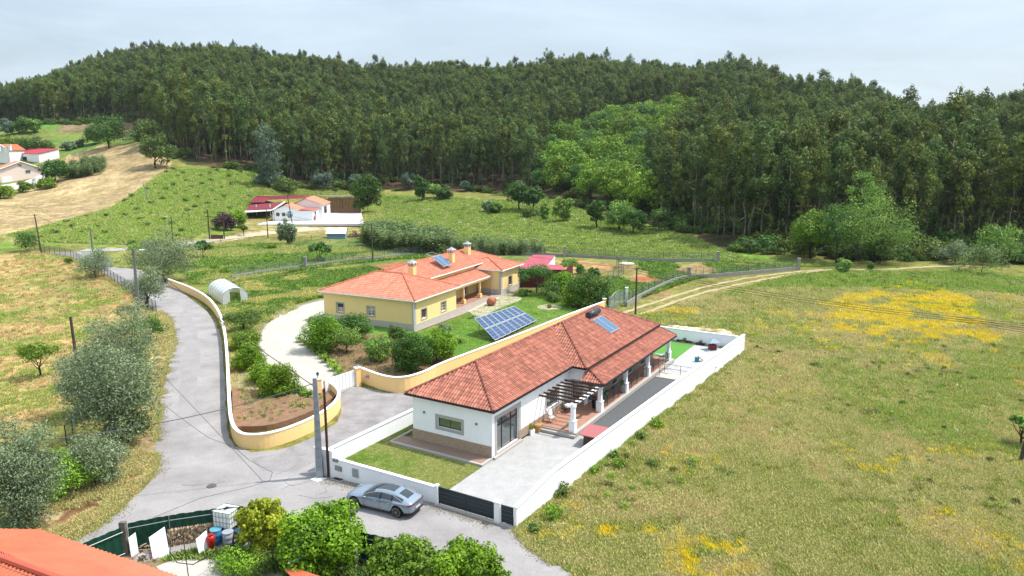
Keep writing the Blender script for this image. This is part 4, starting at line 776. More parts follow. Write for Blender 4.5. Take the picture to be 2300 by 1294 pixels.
def panel_gate():
    a = Vector(G(731, 892)); b_ = Vector(G(800, 868)); d = b_-a; Ln = d.length; g = empty('white_gate', (a.x, a.y, 0), math.atan2(d.y, d.x), 'white ribbed metal driveway gate between two yellow pillars', 'gate')
    b = MB(); n = 9
    for i in range(n): x0 = Ln*i/n; b.box(x0+.02, x0+Ln/n-.04, -.025, .025, .12, 1.72)
    b.build('panel', M_('white_gate_metal', raw=(.74,.76,.78), rough=.45, var=0), g); b = MB(); b.box(0, Ln, .026, .06, .1, .2); b.box(0, Ln, .026, .06, 1.6, 1.7); b.box(0, Ln, .026, .06, .85, .95); b.build('frame', ALU, g)
    b = MB(); b.box(-.1, Ln+.1, -.15, .15, -.05, .06); b.build('track', SILL, g)
panel_gate()
b = MB(); q = G(838, 872, .0); o = empty('house_plaque', (*G(824, 868, .35),0), 0, 'small pale plaque on the yellow wall right of the white gate', 'plaque')
o.location = (*G(825, 846, 1.0), 1.0); b = MB(); b.box(-.25, .25, -.03, .03, -.16, .16); b.build('plate', SILL, o); b = MB(); b.box(-.16, .16, -.036, -.031, -.02, .02); b.build('lettering', DARKM, o)
# ---- roads and hard ground
def densify(poly, n=3): return poly
ROAD = GG((-250,540),(0,541),(95,546),(190,558),(250,588),(330,612),(372,632),(420,664),(455,690),(486,727),(499,770),(505,860),(508,920),(513,975),(528,1003),(565,1016),(620,1013),(700,988),(750,958),(766,930),(764,905),(757,888),(803,868),(860,879),(905,884),(1000,860),(960,900),(926,926),(745,1010),(722,1030),(728,1070),(985,1132),(1160,1190),(1200,1232),(1250,1265),(1330,1330),(1400,1500),(600,1500),(-200,1380),(100,1265),(165,1215),(230,1178),(290,1128),(335,1086),(352,1050),(350,990),(360,900),(378,820),(392,775),(388,735),(368,704),(335,690),(290,650),(220,606),(160,577),(80,562),(0,556),(-250,556))
def rough_edge(poly, step=.9, j=.1, skip=None):
    q = []; n = len(poly); g = random.Random(3)
    for i in range(n):
        a, b_ = poly[i], poly[(i+1) % n]; L_ = math.hypot(b_[0]-a[0], b_[1]-a[1]); m = max(1, int(min(L_, 60)/step))
        for k in range(m): t = k/m; q.append((a[0]+(b_[0]-a[0])*t+g.uniform(-j, j), a[1]+(b_[1]-a[1])*t+g.uniform(-j, j)))
    return q
sheet('asphalt_road', rough_edge(ROAD), .03, ASPH)
sheet('road_patch', GG((560,1030),(640,1018),(700,1040),(660,1062),(590,1058)), .0335, M_('patched_asphalt', (178,173,171), .95, .2, .8, (152,148,146), grain=.2, bump=.5))
sheet('road_patch', rough_edge(GG((420,690),(440,740),(450,800),(440,900),(425,960),(398,960),(405,860),(415,780),(400,715)), .8, .15), .0335, M_('worn_tyre_path', (182,177,174), .95, .2, .5, (164,159,157), grain=.16))
sheet('worn_driveway', GG((752,1004),(905,935),(1010,870),(905,885),(860,880),(803,870),(758,890),(767,925),(758,950),(700,985),(640,1010),(660,1030)), .034, ASPH2)
ribbon('lane', PP((185,563),(250,562),(330,557),(430,547),(480,540),(560,530)), 3.6, .06, M_('lane_concrete', (196,192,186), .9, .1, .6))
ribbon('sandy_drive', PP((470,541),(540,532),(600,524),(660,519),(720,515)), [2.5, 3.5, 5, 6, 4], .07, M_('pale_sand', (232,216,182), .95, .2, .5, (206,186,144)), jit=1.5, sub=1)
SAND = M_('track_sand', (218,200,158), .95, .2, .6, (186,164,118), bump=.4)
ribbon('wheel_track', PP((1385,710),(1440,690),(1520,665),(1600,642),(1700,622),(1800,610),(1850,606)), .75, .03, SAND, jit=.35, sub=.8)
ribbon('wheel_track', PP((1395,722),(1460,700),(1530,674),(1600,653),(1700,632),(1800,615),(1870,606)), .75, .03, SAND, jit=.35, sub=.8)
ribbon('forest_track', PP((1880,604),(1980,606),(2080,600),(2180,598)), 1.2, .03, SAND, jit=.6, sub=1)
DRV = smooth(GG((742,672),(690,684),(640,702),(600,730),(582,765),(588,800),(620,840),(660,885),(700,905),(735,892),(790,862),(760,835),(715,800),(700,770),(697,740),(715,715),(745,700)), 4)
sheet('curved_driveway', DRV, .05, M_('driveway_concrete', (228,220,206), .9, .1, .5, (206,198,182), bump=.2, grain=.08))
sheet('driveway_kerb', smooth(GG((742,669),(690,681),(636,700),(596,728),(576,765),(582,803),(616,845),(655,890),(700,912),(735,898),(800,864),(766,832),(722,797),(706,770),(702,740),(715,722),(745,704)), 4), .04, CONC)
sheet('planting_soil', smooth(GG((522,880),(526,962),(545,970),(600,968),(650,955),(700,935),(748,905),(755,890),(738,876),(700,905),(650,898),(560,885)), 3), .5, M_('red_garden_soil', (178,134,104), .95, .3, 1.5, (136,110,82), bump=1, detail=9), th=.5)
sheet('gravel_strip', smooth(GG((514,800),(518,884),(560,890),(650,902),(700,915),(660,888),(600,835),(575,800),(560,830),(530,790)), 3), .1, M_('pale_grit', (206,190,162), .95, .25, 1.2, (150,150,104), bump=.5, detail=8))
sheet('garden_bed', smooth(GG((700,775),(722,798),(766,834),(805,856),(860,868),(920,860),(1000,828),(1035,803),(1000,790),(900,745),(830,745),(740,760)), 3), .045, M_('brown_garden_soil', (168,130,98), .95, .25, 1.2, (132,104,76), bump=.8, detail=8))
LAWN = smooth(GG((835,741),(932,748),(1050,705),(1160,652),(1200,655),(1300,685),(1330,690),(1150,760),(1040,802),(1000,790),(900,762)), 2)
sheet('garden_lawn', LAWN, .05, M_('mown_lawn', (122,168,62), .95, .2, .6, (98,146,48), bump=.7, bscale=20))
sheet('lawn_bank', GG((740,745),(932,760),(925,745),(740,712)), .048, M_('mown_lawn'))
sheet('house_path', GG((932,747),(1050,703),(1100,686),(1165,658),(1160,644),(1110,655),(1030,690),(935,742)), .07, M_('path_slabs', (200,186,172), .9, .15, 1.5, (174,160,146), bump=.3))
BEIGE = M_('pale_pebbles', (232,214,192), .95, .08, 6, bump=.4)
sheet('pebble_bed', smooth(GG((1052,699),(1066,710),(1085,711),(1130,690),(1166,677),(1167,668),(1120,668),(1052,699)), 4), .075, BEIGE)
ce = G(1234, 691); sheet('pebble_bed', [(ce[0]+1.75*math.cos(a*PI/12), ce[1]+1.75*math.sin(a*PI/12)) for a in range(24)], .075, BEIGE)
#@@OBJ
# ------------------------------------------------------------ the parked car
def car():
    f = Vector(G(797, 1140)); r = Vector(G(893, 1163)); d = (f-r).normalized(); n = Vector((d.y, -d.x)); mid = (f+r)/2+n*.86
    o = empty('car', (mid.x, mid.y, .03), math.atan2(d.y, d.x), 'silver blue fastback saloon with dark panoramic roof parked along the white street wall', 'car')
    PAINT = M_('silver_blue_paint', (176,194,208), .28, .02, 1, metal=.55, coat=.8); CG = M_('car_glass', raw=(.012,.016,.02), rough=.03, var=0, spec=1.)
    # stations front (+x) to rear: x, half width, sill z, belt z, roof z, roof half width
    prof = [(2.56,.30,.42,.50,.52,.20),(2.50,.62,.30,.58,.62,.42),(2.36,.80,.26,.66,.74,.58),(2.12,.90,.24,.74,.84,.68),(1.95,.93,.24,.79,.89,.72),(1.78,.945,.24,.82,.93,.74),(1.55,.95,.24,.85,.96,.76),(1.32,.95,.24,.88,.99,.76),(1.16,.95,.24,.90,1.01,.76),(.98,.95,.24,.92,1.06,.74),(.78,.95,.23,.93,1.16,.70),(.5,.95,.22,.94,1.29,.64),(.2,.95,.22,.95,1.40,.60),(-.15,.95,.22,.96,1.47,.585),(-.55,.95,.22,.97,1.50,.58),(-.95,.95,.22,.98,1.485,.57),(-1.16,.955,.22,.985,1.46,.565),(-1.32,.96,.24,.99,1.43,.56),(-1.5,.96,.24,.995,1.39,.55),(-1.65,.96,.24,1.0,1.35,.545),(-1.8,.955,.24,1.0,1.30,.54),(-1.98,.945,.24,1.0,1.235,.54),(-2.15,.93,.26,.995,1.17,.55),(-2.3,.90,.28,.985,1.11,.58),(-2.45,.84,.30,.97,1.05,.62),(-2.56,.76,.34,.93,1.0,.60),(-2.62,.66,.40,.82,.86,.5)]
    WX = (1.6, -1.6); WR = .39; ring = []; V = []; k = 9
    for x, hw, zs, zb, zr, rw in prof:
        za = zs
        for wx in WX:
            q = abs(x-wx)
            if q < WR+.05: za = max(za, .37+math.sqrt(max(0, (WR+.05)**2-q*q)))
        zb2 = max(zb, za+.08)
        pts = [(0, max(zs, .22)+.0), (hw*.8, max(zs, za if za > zs+.1 else zs)), (hw*.985, za), (hw, za+(zb2-za)*.45), (hw*.985, za+(zb2-za)*.8), (hw*.93, zb2), (rw+(hw*.93-rw)*.12, zr-(zr-zb2)*.12) , (rw*.8, zr-.012 if zr > zb2 else zr), (0, zr+.018)]
        V.append([(x, y, z) for y, z in pts]+[(x, -y, z) for y, z in pts[-2:0:-1]])
    m = len(V[0]); n_ = len(V); b = MB(); b.smooth = True; vs = [p for s_ in V for p in s_]; fs = []; mi = []
    for i in range(n_-1):
        xa = (prof[i][0]+prof[i+1][0])/2
        for j in range(m):
            jj = min(j, m-1-j); mt = 0      # jj: 0 floor .. 4 flank, 5 side glass, 6-7 roof
            if jj == 5 and -1.95 < xa < .95: mt = 1
            if jj == 7 and -1.2 < xa < 1.02: mt = 1
            if jj == 6 and .3 < xa < .9: mt = 1
            if jj == 7 and -2.1 < xa < -1.45: mt = 1
            if jj == 0 or jj == 1: mt = 2
            fs.append((i*m+j, i*m+(j+1) % m, (i+1)*m+(j+1) % m, (i+1)*m+j)); mi.append(mt)
    b.add(vs, fs); b.mi = mi; b.add(V[0], [tuple(range(m-1, -1, -1))]); b.add(V[-1], [tuple(range(m))]); b.mi[-2:] = [0, 0]
    body = b.build('body', [PAINT, CG, BLACK], o); sb = body.modifiers.new('s', 'SUBSURF'); sb.levels = 2; sb.render_levels = 2
    RIM = M_('alloy_rim', (176,164,158), .35, .03, metal=.6)
    for wx in WX:
        for sy in (-1, 1):
            y = sy*.86; w_ = MB(); w_.smooth = True; w_.M = Matrix.Translation((wx, y, .37)) @ Matrix.Rotation(R(90), 4, 'X')
            w_.lathe([(.3, -.12), (.36, -.115), (.372, -.08), (.372, .08), (.36, .115), (.3, .12)], 32); wh = w_.build('wheel', BLACK, o)
            r_ = MB(); e = -sy
            r_.M = Matrix.Translation((wx, y+sy*.105, .37)) @ Matrix.Rotation(R(90), 4, 'X')
            for q in range(18): a = 2*PI*q/18; r_.tube((.07*math.cos(a), .07*math.sin(a), 0), (.27*math.cos(a), .27*math.sin(a), 0), .016, .022, 5)
            r_.lathe([(.085, -.03), (.085, .03)], 16); nn = 32
            r_.path([(.275*math.cos(2*PI*t/nn), .275*math.sin(2*PI*t/nn), 0) for t in range(nn+1)], .026, 6); r_.build('rim', RIM, wh)
    def patch(nm, pts, m_, th=.012): 
        q = MB(); a, b_, c, d_ = [Vector(p) for p in pts]; n2 = (b_-a).cross(d_-a).normalized()*th; q.add([a, b_, c, d_, a+n2, b_+n2, c+n2, d_+n2], [(3,2,1,0), (4,5,6,7), (0,1,5,4), (1,2,6,5), (2,3,7,6), (3,0,4,7)]); return q.build(nm, m_, o)
    RED = M_('tail_light_red', (132,20,52), .2, .02)
    q = MB(); q.path([(-2.3, .885, .87), (-2.46, .815, .885), (-2.575, .68, .905), (-2.625, .35, .92), (-2.635, 0, .925), (-2.625, -.35, .92), (-2.575, -.68, .905), (-2.46, -.815, .885), (-2.3, -.885, .87)], [.02, .055, .045, .028, .026, .028, .045, .055, .02], 6); q.build('tail_light', RED, o)
    for s_ in (-1, 1): q = MB(); q.path([(2.2, s_*.87, .69), (2.34, s_*.80, .68), (2.46, s_*.66, .62)], [.03, .05, .03], 6); q.build('headlight', M_('headlight_lens', (210,216,222), .1), o)
    for s_ in (-1, 1): q = MB(); q.smooth = True; q.lathe([(.02, -.05), (.08, -.03), (.09, .02), (.02, .06)], 10, (.72, s_*1.04, 1.0)); q.tube((.72, s_*.9, .96), (.72, s_*1.02, .98), .02, n=5); q.build('wing_mirror', PAINT, o)
    q = MB(); q.box(-2.655, -2.61, -.26, .26, .52, .63); q.build('number_plate', M_('plate_white', (236,236,228), .5), o)
    q = MB(); q.path([(-2.2, .885, .36), (-2.45, .80, .37), (-2.6, .6, .39), (-2.63, 0, .4), (-2.6, -.6, .39), (-2.45, -.80, .37), (-2.2, -.885, .36)], .07, 6); q.build('rear_bumper', BLACK, o)
    for s_ in (-1, 1):
        for x in (.1, -.95): q = MB(); q.tube((x, s_*.957, .86), (x-.2, s_*.957, .865), .012, n=5); q.build('door_handle', ALU, o)
        q = MB()
        for x, z0 in ((.85, .3), (-.33, .28), (-1.12, .62)): q.path([(x, s_*.955, z0), (x, s_*.962, .62), (x-.02, s_*.95, .9)], .006, 4)
        q.build('door_gap', BLACK, o)
        q = MB(); q.path([(.98, s_*.865, .99), (.5, s_*.80, 1.22), (0, s_*.74, 1.36), (-.55, s_*.70, 1.41), (-1.2, s_*.72, 1.36), (-1.7, s_*.76, 1.2), (-1.98, s_*.83, 1.06)], .014, 5); q.build('window_trim', ALU, o)
    for x in (-.34, -1.2):
        for s_ in (-1, 1): q = MB(); q.tube((x, s_*.9, .98), (x-.03*s_*0, s_*.735, 1.38), .022, n=5); q.build('door_pillar', BLACK, o)
car()
# ------------------------------------------------------------ poles, cables
def pole(name, base, h_, r0, r1, m, label, cat='utility pole', n=8, arms=(), box=False, lamp=None, lean=(0, 0), z=None):
    z = T(*base) if z is None else z; o = empty(name, (*base, z), 0, label, cat); b = MB()
    if box: 
        w0, w1 = r0, r1; b.add([(-w0, -w0*.6, -.2), (w0, -w0*.6, -.2), (w0, w0*.6, -.2), (-w0, w0*.6, -.2), (-w1+lean[0], -w1*.6+lean[1], h_), (w1+lean[0], -w1*.6+lean[1], h_), (w1+lean[0], w1*.6+lean[1], h_), (-w1+lean[0], w1*.6+lean[1], h_)], [(3,2,1,0), (4,5,6,7), (0,1,5,4), (1,2,6,5), (2,3,7,6), (3,0,4,7)])
    else: b.tube((0, 0, -.2), (lean[0], lean[1], h_), r0, r1, n)
    b.build('shaft', m, o)
    if box == 2:
        for i in range(9): q = MB(); zz = .8+i*(h_-2)/8; w_ = r0+(r1-r0)*zz/h_; q.box(-w_*.45, w_*.45, -w_*.6-.012, -w_*.6+.01, zz, zz+.16); q.build('slot', M_('slot_shadow', (172,176,178), .9), o)
    for zz, ln, rz in arms:
        q = MB(); q.tube((-ln*math.cos(rz), -ln*math.sin(rz), zz), (ln*math.cos(rz), ln*math.sin(rz), zz), .05, n=5)
        for e in (-1, 0, 1): q.tube((e*ln*.85*math.cos(rz), e*ln*.85*math.sin(rz), zz), (e*ln*.85*math.cos(rz), e*ln*.85*math.sin(rz), zz+.22), .045, .03, 5)
        q.build('crossarm', m, o)
    if lamp:
        zz, dx, dy = lamp; q = MB(); q.path([(lean[0], lean[1], zz), (dx*.5, dy*.5, zz+.25), (dx, dy, zz+.25)], .035, 5); q.build('lamp_arm', GALV, o)
        q = MB(); a = math.atan2(dy, dx); q.M = Matrix.Translation((dx, dy, zz+.25)) @ Matrix.Rotation(a, 4, 'Z'); q.box(-.1, .55, -.12, .12, -.05, .06); q.build('lamp_head', PLAST, o)
    return o
def hpx(u, vt, vb): p = P(u, vb); return p, (vb-vt)/px_m((*p, T(*p)))
def cable(name, pts, sag, r, label, cat='cable', m=None):
    c = Vector(pts[0]); root = MB(); 
    for a, b_ in zip(pts[:-1], pts[1:]):
        a = Vector(a); b_ = Vector(b_); q = []
        for i in range(22): t = i/16; p = a.lerp(b_, t); p.z -= sag*4*t*(1-t); q.append(p)
        root.path(q, r, 5)
    return root.build(name, m or BLACK, label=label, cat=cat)
p1 = G(719, 1072); pole('utility_pole', p1, 7.35, .25, .14, M_('pole_concrete', (196,202,204), .9, .15, 3, (160,165,167)), 'tall slotted concrete utility pole at the corner of the white street wall', box=2)
p2 = G(738, 1072); pole('thin_pole', p2, 6.6, .1, .09, RUST, 'thin rusty pole standing next to the slotted concrete pole', n=7)
p, h1 = hpx(313, 558, 705); pA = p; hA = h1; pole('street_lamp', p, h1, .22, .14, GALV, 'concrete street lamp with white head behind the olive tree at the road bend', 'street lamp', box=2, lamp=(h1-.5, .9, .1))
p, h1 = hpx(173, 710, 815); pole('wooden_pole', p, h1, .17, .14, WOODP, 'short weathered wooden pole in the orange field behind the big olive', 'pole', lean=(-.2, .1))
p, h1 = hpx(93, 482, 567); pB = p; hB = h1; pole('street_lamp', p, h1, .16, .11, WOODP, 'wooden street lamp pole at the far end of the green fence', 'street lamp', lamp=(h1-.2, 1.1, -.3), lean=(-.5, 0))
p, h1 = hpx(209, 515, 572); pC = p; hC = h1; pole('utility_pole', p, h1, .16, .11, GALV, 'pale concrete pole behind the far olive tree on the lane', box=2)
p, h1 = hpx(389, 487, 545); pole('street_lamp', p, h1, .14, .1, WOODP, 'slim dark street lamp beside the bend of the concrete lane', 'street lamp', lamp=(h1-.2, -.9, -.2))
p, h1 = hpx(333, 412, 454); pD = p; hD = h1; pole('utility_pole', p, h1, .15, .1, GALV, 'distant pole at the border of hayfield and green field', lean=(-1, 0), arms=((h1-.3, .6, 0),))
p, h1 = hpx(1427, 602, 712); pE = p; hE = h1; pole('utility_pole', p, h1, .14, .1, WOODP, 'wooden pole beside the dirt track behind the white bungalow', arms=((h1-.2, .4, .8),))
p, h1 = hpx(602, 470, 535); pF = p; hF = h1; pole('utility_pole', p, h1, .15, .1, WOODP, 'wooden pole in front of the red roofed carport')
p, h1 = hpx(657, 440, 505); pG = p; hG = h1; pole('utility_pole', p, h1, .15, .1, WOODP, 'leaning wooden pole in front of the white gabled building with round emblem', lean=(-1, 0))
p, h1 = hpx(837, 503, 587); pH = p; hH = h1; pole('utility_pole', p, h1, .13, .1, WOODP, 'pole beside the cane thicket and low concrete kerb wall')
p, h1 = hpx(2291, 948, 1042); pole('wooden_pole', p, h1, .15, .12, WOODP, 'leaning wooden pole at the right border of the dry field', 'pole', lean=(.35, 0))
top = lambda p_, h_: (p_[0], p_[1], T(*p_)+h_)
cable('power_cable', [(p1[0], p1[1], 7.0), (*G(-10, 998, 4.6), 4.6), (*G(-600, 1090, 4.6), 4.6)], .7, .028, 'thick grey cable swooping from the concrete pole across the road to the left', m=M_('cable_grey', (120,126,130), .6))
cable('power_cable', [(p1[0], p1[1], 6.7), (pA[0], pA[1], hA-.4)], .5, .03, 'black cable from the concrete pole to the street lamp at the road bend')
cable('power_cable', [(pA[0], pA[1], hA-.3), (pC[0], pC[1], hC-.1), top(pB, hB-.3)], .8, .025, 'far black cable linking the street lamp to the poles along the lane')
cable('power_cable', [top(pB, hB-.3), (-150, 190, 9)], .8, .025, 'black cable leaving the farthest street lamp to the left edge')
q = G(837, 503, 8)
for i, dz in enumerate((0, .35, .7)): cable('power_line', [top(pE, hE-dz), (46+i*.5, 75, 5.6-dz*.8), (70, 52, 6.5-dz)], .5, .02, 'dark overhead line crossing the right field, %s of three' % ('uppermost', 'middle', 'lowest')[i])
cable('power_line', [top(pE, hE-.1), top(pH, hH-.1), top(pF, hF), top(pG, hG-.3)], 1.0, .02, 'thin line running from the track pole past the yellow house to the far poles')
b = MB(); cz = G(475, 1093); b.lathe([(.34, .031), (.34, .045), (.3, .047), (.3, .042), (.02, .043)], 24, (cz[0], cz[1], 0)); b.build('manhole_cover', M_('cast_iron', (112,108,106), .7, .2, 10), label='round iron manhole cover in the road near the green fence', cat='manhole')
o = empty('drain_grate', (*G(760, 1078), .03), -.5, 'small brown drain cover with pale frame at the foot of the white street wall', 'drain'); b = MB(); b.box(-.45, .45, -.3, .3, 0, .05); b.build('frame', SILL, o); b = MB(); b.box(-.35, .35, -.2, .2, .05, .07); b.build('cover', RUST, o)
b = MB(); 
for pts in (((524,1003),(560,1035),(612,1062),(606,1080),(560,1095),(450,1120),(330,1170)), ((366,908),(420,950),(470,985),(520,1003))): b.path([(*G(u, v), .032) for u, v in pts], .022, 4)
g_ = random.Random(12)
for k in range(16):
    u0, v0 = g_.uniform(370, 1100), g_.uniform(1040, 1150); a_ = g_.uniform(0, PI); x0_, y0_ = G(u0, v0); pts = [(x0_, y0_, .032)]
    for i in range(g_.randint(3, 7)): a_ += g_.gauss(0, .5); x0_ += math.cos(a_)*.6; y0_ += math.sin(a_)*.6; pts.append((x0_, y0_, .032))
    if all(inpoly(np.array([p[0]]), np.array([p[1]]), ROAD)[0] and not inpoly(np.array([p[0]]), np.array([p[1]]), [WL(-10, -8.5), WL(8, -8.5), WL(8, 40), WL(-10, 40)])[0] for p in pts): b.path(pts, .012, 4)
b.build('road_crack', M_('crack_tar', (112,110,112), .9), kind='structure')
sheet('white_paint_patch', GG((697,1077),(712,1072),(735,1076),(712,1083)), .036, PLAST)
# ------------------------------------------------------------ porch things
def at_h(u, v, z): return (*G(u, v, z), z)
def planter(u, v, z, label, ck, potm, w_=.4, hh=.45, leaf=18, lh=.6):
    o = empty('potted_plant', at_h(u, v, z), .5, label, 'potted plant'); b = MB(); b.box(-w_/2, w_/2, -w_/2, w_/2, 0, hh); b.build('pot', potm, o); g = random.Random(u); b = MB()
    for i in range(leaf): a = g.uniform(0, 6.28); q = g.uniform(.02, w_*.35); x, y = q*math.cos(a), q*math.sin(a); l_ = lh*g.uniform(.6, 1); b.path([(x, y, hh), (x*1.4, y*1.4, hh+l_*.6), (x*1.9, y*1.9, hh+l_)], [.03, .035, .008], 4, g.random())
    b.build('leaves', ck, o); return o
planter(1194, 976, .06, 'white square planter with upright snake plant beside the wooden box', LM['lemon'], PLAST)
o = empty('wooden_box', at_h(1209, 968, .06), -R(30.6), 'honey coloured wooden storage box at the terrace step', 'box'); b = MB(); b.box(-.25, .25, -.35, .35, 0, .5); b.build('body', M_('honey_wood', (214,164,104), .6, .15, 4), o); b = MB(); b.box(-.28, .28, -.38, .38, .5, .55); b.build('lid', M_('honey_wood'), o)
def fold_chair(u, v, z, rz, label, s=1.):
    o = empty('garden_chair', at_h(u, v, z), rz, label, 'chair'); o.scale = (s,)*3; b = MB(); b.add([(-.25, -.25, .45), (.25, -.25, .45), (.25, .22, .42), (-.25, .22, .42), (-.25, -.25, .48), (.25, -.25, .48), (.25, .22, .45), (-.25, .22, .45)], [(3,2,1,0), (4,5,6,7), (0,1,5,4), (1,2,6,5), (2,3,7,6), (3,0,4,7)]); b.build('seat', PLAST, o)
    b = MB(); b.add([(-.25, .22, .5), (.25, .22, .5), (.25, .4, 1.0), (-.25, .4, 1.0), (-.25, .25, .5), (.25, .25, .5), (.25, .43, 1.0), (-.25, .43, 1.0)], [(3,2,1,0), (4,5,6,7), (0,1,5,4), (1,2,6,5), (2,3,7,6), (3,0,4,7)]); b.build('backrest', PLAST, o)
    for x in (-.27, .27):
        for a, c in (((x, -.28, 0), (x, .3, .9)), ((x, .3, 0), (x, -.25, .62))): b = MB(); b.tube(a, c, .018, n=6); b.build('leg', BRM, o)
        b = MB(); b.box(x-.03, x+.03, -.28, .3, .64, .67); b.build('armrest', BRM, o)
fold_chair(1239, 948, .43, .5, 'folding director chair with white fabric on the terracotta terrace')
def swing():
    o = empty('hanging_chair', at_h(1277, 925, .43), .4, 'hanging chair with white cushion on a dark stand under the pergola', 'chair'); b = MB()
    for i in range(10): a = 2*PI*i/10; b.path([(.48*math.cos(a), .48*math.sin(a), .95), (.42*math.cos(a), .42*math.sin(a), .5), (0, 0, .35)], .012, 4)
    b.path([(.48*math.cos(2*PI*i/20), .48*math.sin(2*PI*i/20), .95) for i in range(21)], .02, 5); b.build('basket', ALU, o)
    b = MB(); b.smooth = True; b.lathe([(.05, .38), (.36, .48), (.4, .62), (.2, .7)], 14); b.build('cushion', PLAST, o)
    b = MB(); b.path([(0, .6, 0), (0, .7, 1.2), (0, .5, 1.95), (0, 0, 2.1), (0, 0, 1.3)], .03, 6)
    for a in (0, 2.1, 4.2): b.tube((0, .6, .02), (.6*math.cos(a), .6+.6*math.sin(a), .02), .025, n=5)
    b.build('stand', DARKM, o)
swing()
for u, v, c, lab in ((1360.5, 905, (40,150,110), 'green rail planter nearest the pergola'), (1379, 892, (30,110,170), 'blue rail planter in the middle of the railing'), (1397, 882, (40,160,130), 'green rail planter nearest the second column')):
    o = empty('rail_planter', at_h(u, v, .45), -R(30.6), lab, 'planter'); b = MB(); b.box(-.12, .12, -.25, .25, .8, 1.0); b.tube((0, 0, 0), (0, 0, .8), .02, n=5); b.build('trough', M_('planter_%d' % c[0]+str(c[1]), c, .5), o); V, F_, t_ = leaves([(0, 0, 1.08, .15, .28, .12)], 160, .08, seed=int(u)); link('foliage', mesh_np('foliage', V, F_, LM['bush'], t_), o)
def kennel():
    o = frame('dog_kennel', WO, 30.6, 'small wooden kennel with red sheet roof against the right boundary wall', 'kennel'); b = MB(); b.box(4.75, 6.3, 5.9, 7.2, .06, .95); b.build('body', M_('kennel_wood', (128,108,84), .9, .3, 6, (90,76,60), stretch=(6, 6, 1)), o); b = MB(); b.add([(4.5, 5.6, .96), (6.5, 5.6, .96), (6.5, 7.5, 1.2), (4.5, 7.5, 1.2), (4.5, 5.6, 1.02), (6.5, 5.6, 1.02), (6.5, 7.5, 1.26), (4.5, 7.5, 1.26)], [(3,2,1,0), (4,5,6,7), (0,1,5,4), (1,2,6,5), (2,3,7,6), (3,0,4,7)]); b.build('roof', M_('muted_red_sheet', (206,124,124), .7), o)
kennel()
def person():
    p = at_h(1333, 921, .43); o = empty('person', p, R(-60), 'person in brown top and dark trousers standing on the porch beside a white column', 'person')
    J = [(0,0,.98),(0,.01,1.2),(0,.02,1.42),(0,.02,1.52),(0,-.02,1.66),(0,-.02,1.76),(.1,0,.92),(.11,-.02,.5),(.12,.03,.09),(.12,-.13,.04),(-.1,0,.92),(-.12,.0,.5),(-.13,.05,.09),(-.13,-.11,.04),(.2,.02,1.41),(.26,.0,1.14),(.08,-.2,1.12),(-.02,-.22,1.16),(-.2,.02,1.41),(-.26,.0,1.14),(-.08,-.2,1.16),(.02,-.23,1.2)]
    E_ = [(0,1),(1,2),(2,3),(3,4),(4,5),(0,6),(6,7),(7,8),(8,9),(0,10),(10,11),(11,12),(12,13),(2,14),(14,15),(15,16),(16,17),(2,18),(18,19),(19,20),(20,21)]
    Rr = [.15,.14,.15,.055,.095,.06,.1,.07,.045,.04,.1,.07,.045,.04,.065,.045,.035,.04,.065,.045,.035,.04]
    def skin(nm, js, es, rr, m, root=0):
        me = bpy.data.meshes.new(nm); me.from_pydata([J[i] for i in js], [(js.index(a), js.index(b_)) for a, b_ in es], []); ob = link(nm, me, o); ob.modifiers.new('k', 'SKIN')
        for k, i in enumerate(js): me.skin_vertices[0].data[k].radius = (rr[i]*1.0, rr[i]*(.75 if i < 3 else 1)); me.skin_vertices[0].data[k].use_root = (k == root)
        sb = ob.modifiers.new('s', 'SUBSURF'); sb.levels = 1; sb.render_levels = 2; me.materials.append(m); return ob
    skin('body', list(range(22)), E_, Rr, M_('skin', (206,156,130), .6))
    R2 = [r+.022 for r in Rr]; skin('top', [0,1,2,14,15,18,19,16,20], [(0,1),(1,2),(2,14),(14,15),(15,16),(2,18),(18,19),(19,20)], R2, M_('brown_knit', (104,76,72), .9)); skin('trousers', [0,6,7,8,10,11,12], [(0,6),(6,7),(7,8),(0,10),(10,11),(11,12)], [r+.02 for r in Rr], M_('dark_cloth', (44,40,48), .9))
    b = MB(); b.smooth = True; b.lathe([(.02, .0), (.1, .03), (.115, .1), (.09, .17), (.02, .2)], 12, (0, .0, 1.6)); b.build('hair', M_('dark_hair', (54,42,36), .8), o)
person()
# garden behind the white house
def lounger(u, v, rz, label):
    o = empty('sun_lounger', at_h(u, v, .06), rz, label, 'sun lounger'); b = MB(); pr = [(-.9, .3), (-.4, .12), (.1, .1), (.5, .3), (.95, .62)]
    vs = []; 
    for x, z in pr: vs += [(x, -.33, z), (x, .33, z), (x, .33, z+.08), (x, -.33, z+.08)]
    fs = [(i*4+k, i*4+(k+1) % 4, i*4+4+(k+1) % 4, i*4+4+k) for i in range(4) for k in range(4)]+[(0,3,2,1), (16,17,18,19)]; b.smooth = False; b.add(vs, fs); b.build('shell', M_('pale_green_plastic', (196,212,208), .4), o); b = MB(); b.box(-.3, .4, -.2, .2, 0, .1); b.build('base', M_('pale_green_plastic'), o)
lounger(1489, 800, .2, 'pale curved sun lounger farther back on the artificial lawn'); lounger(1480, 818, -.3, 'pale curved sun lounger nearest the porch on the artificial lawn')
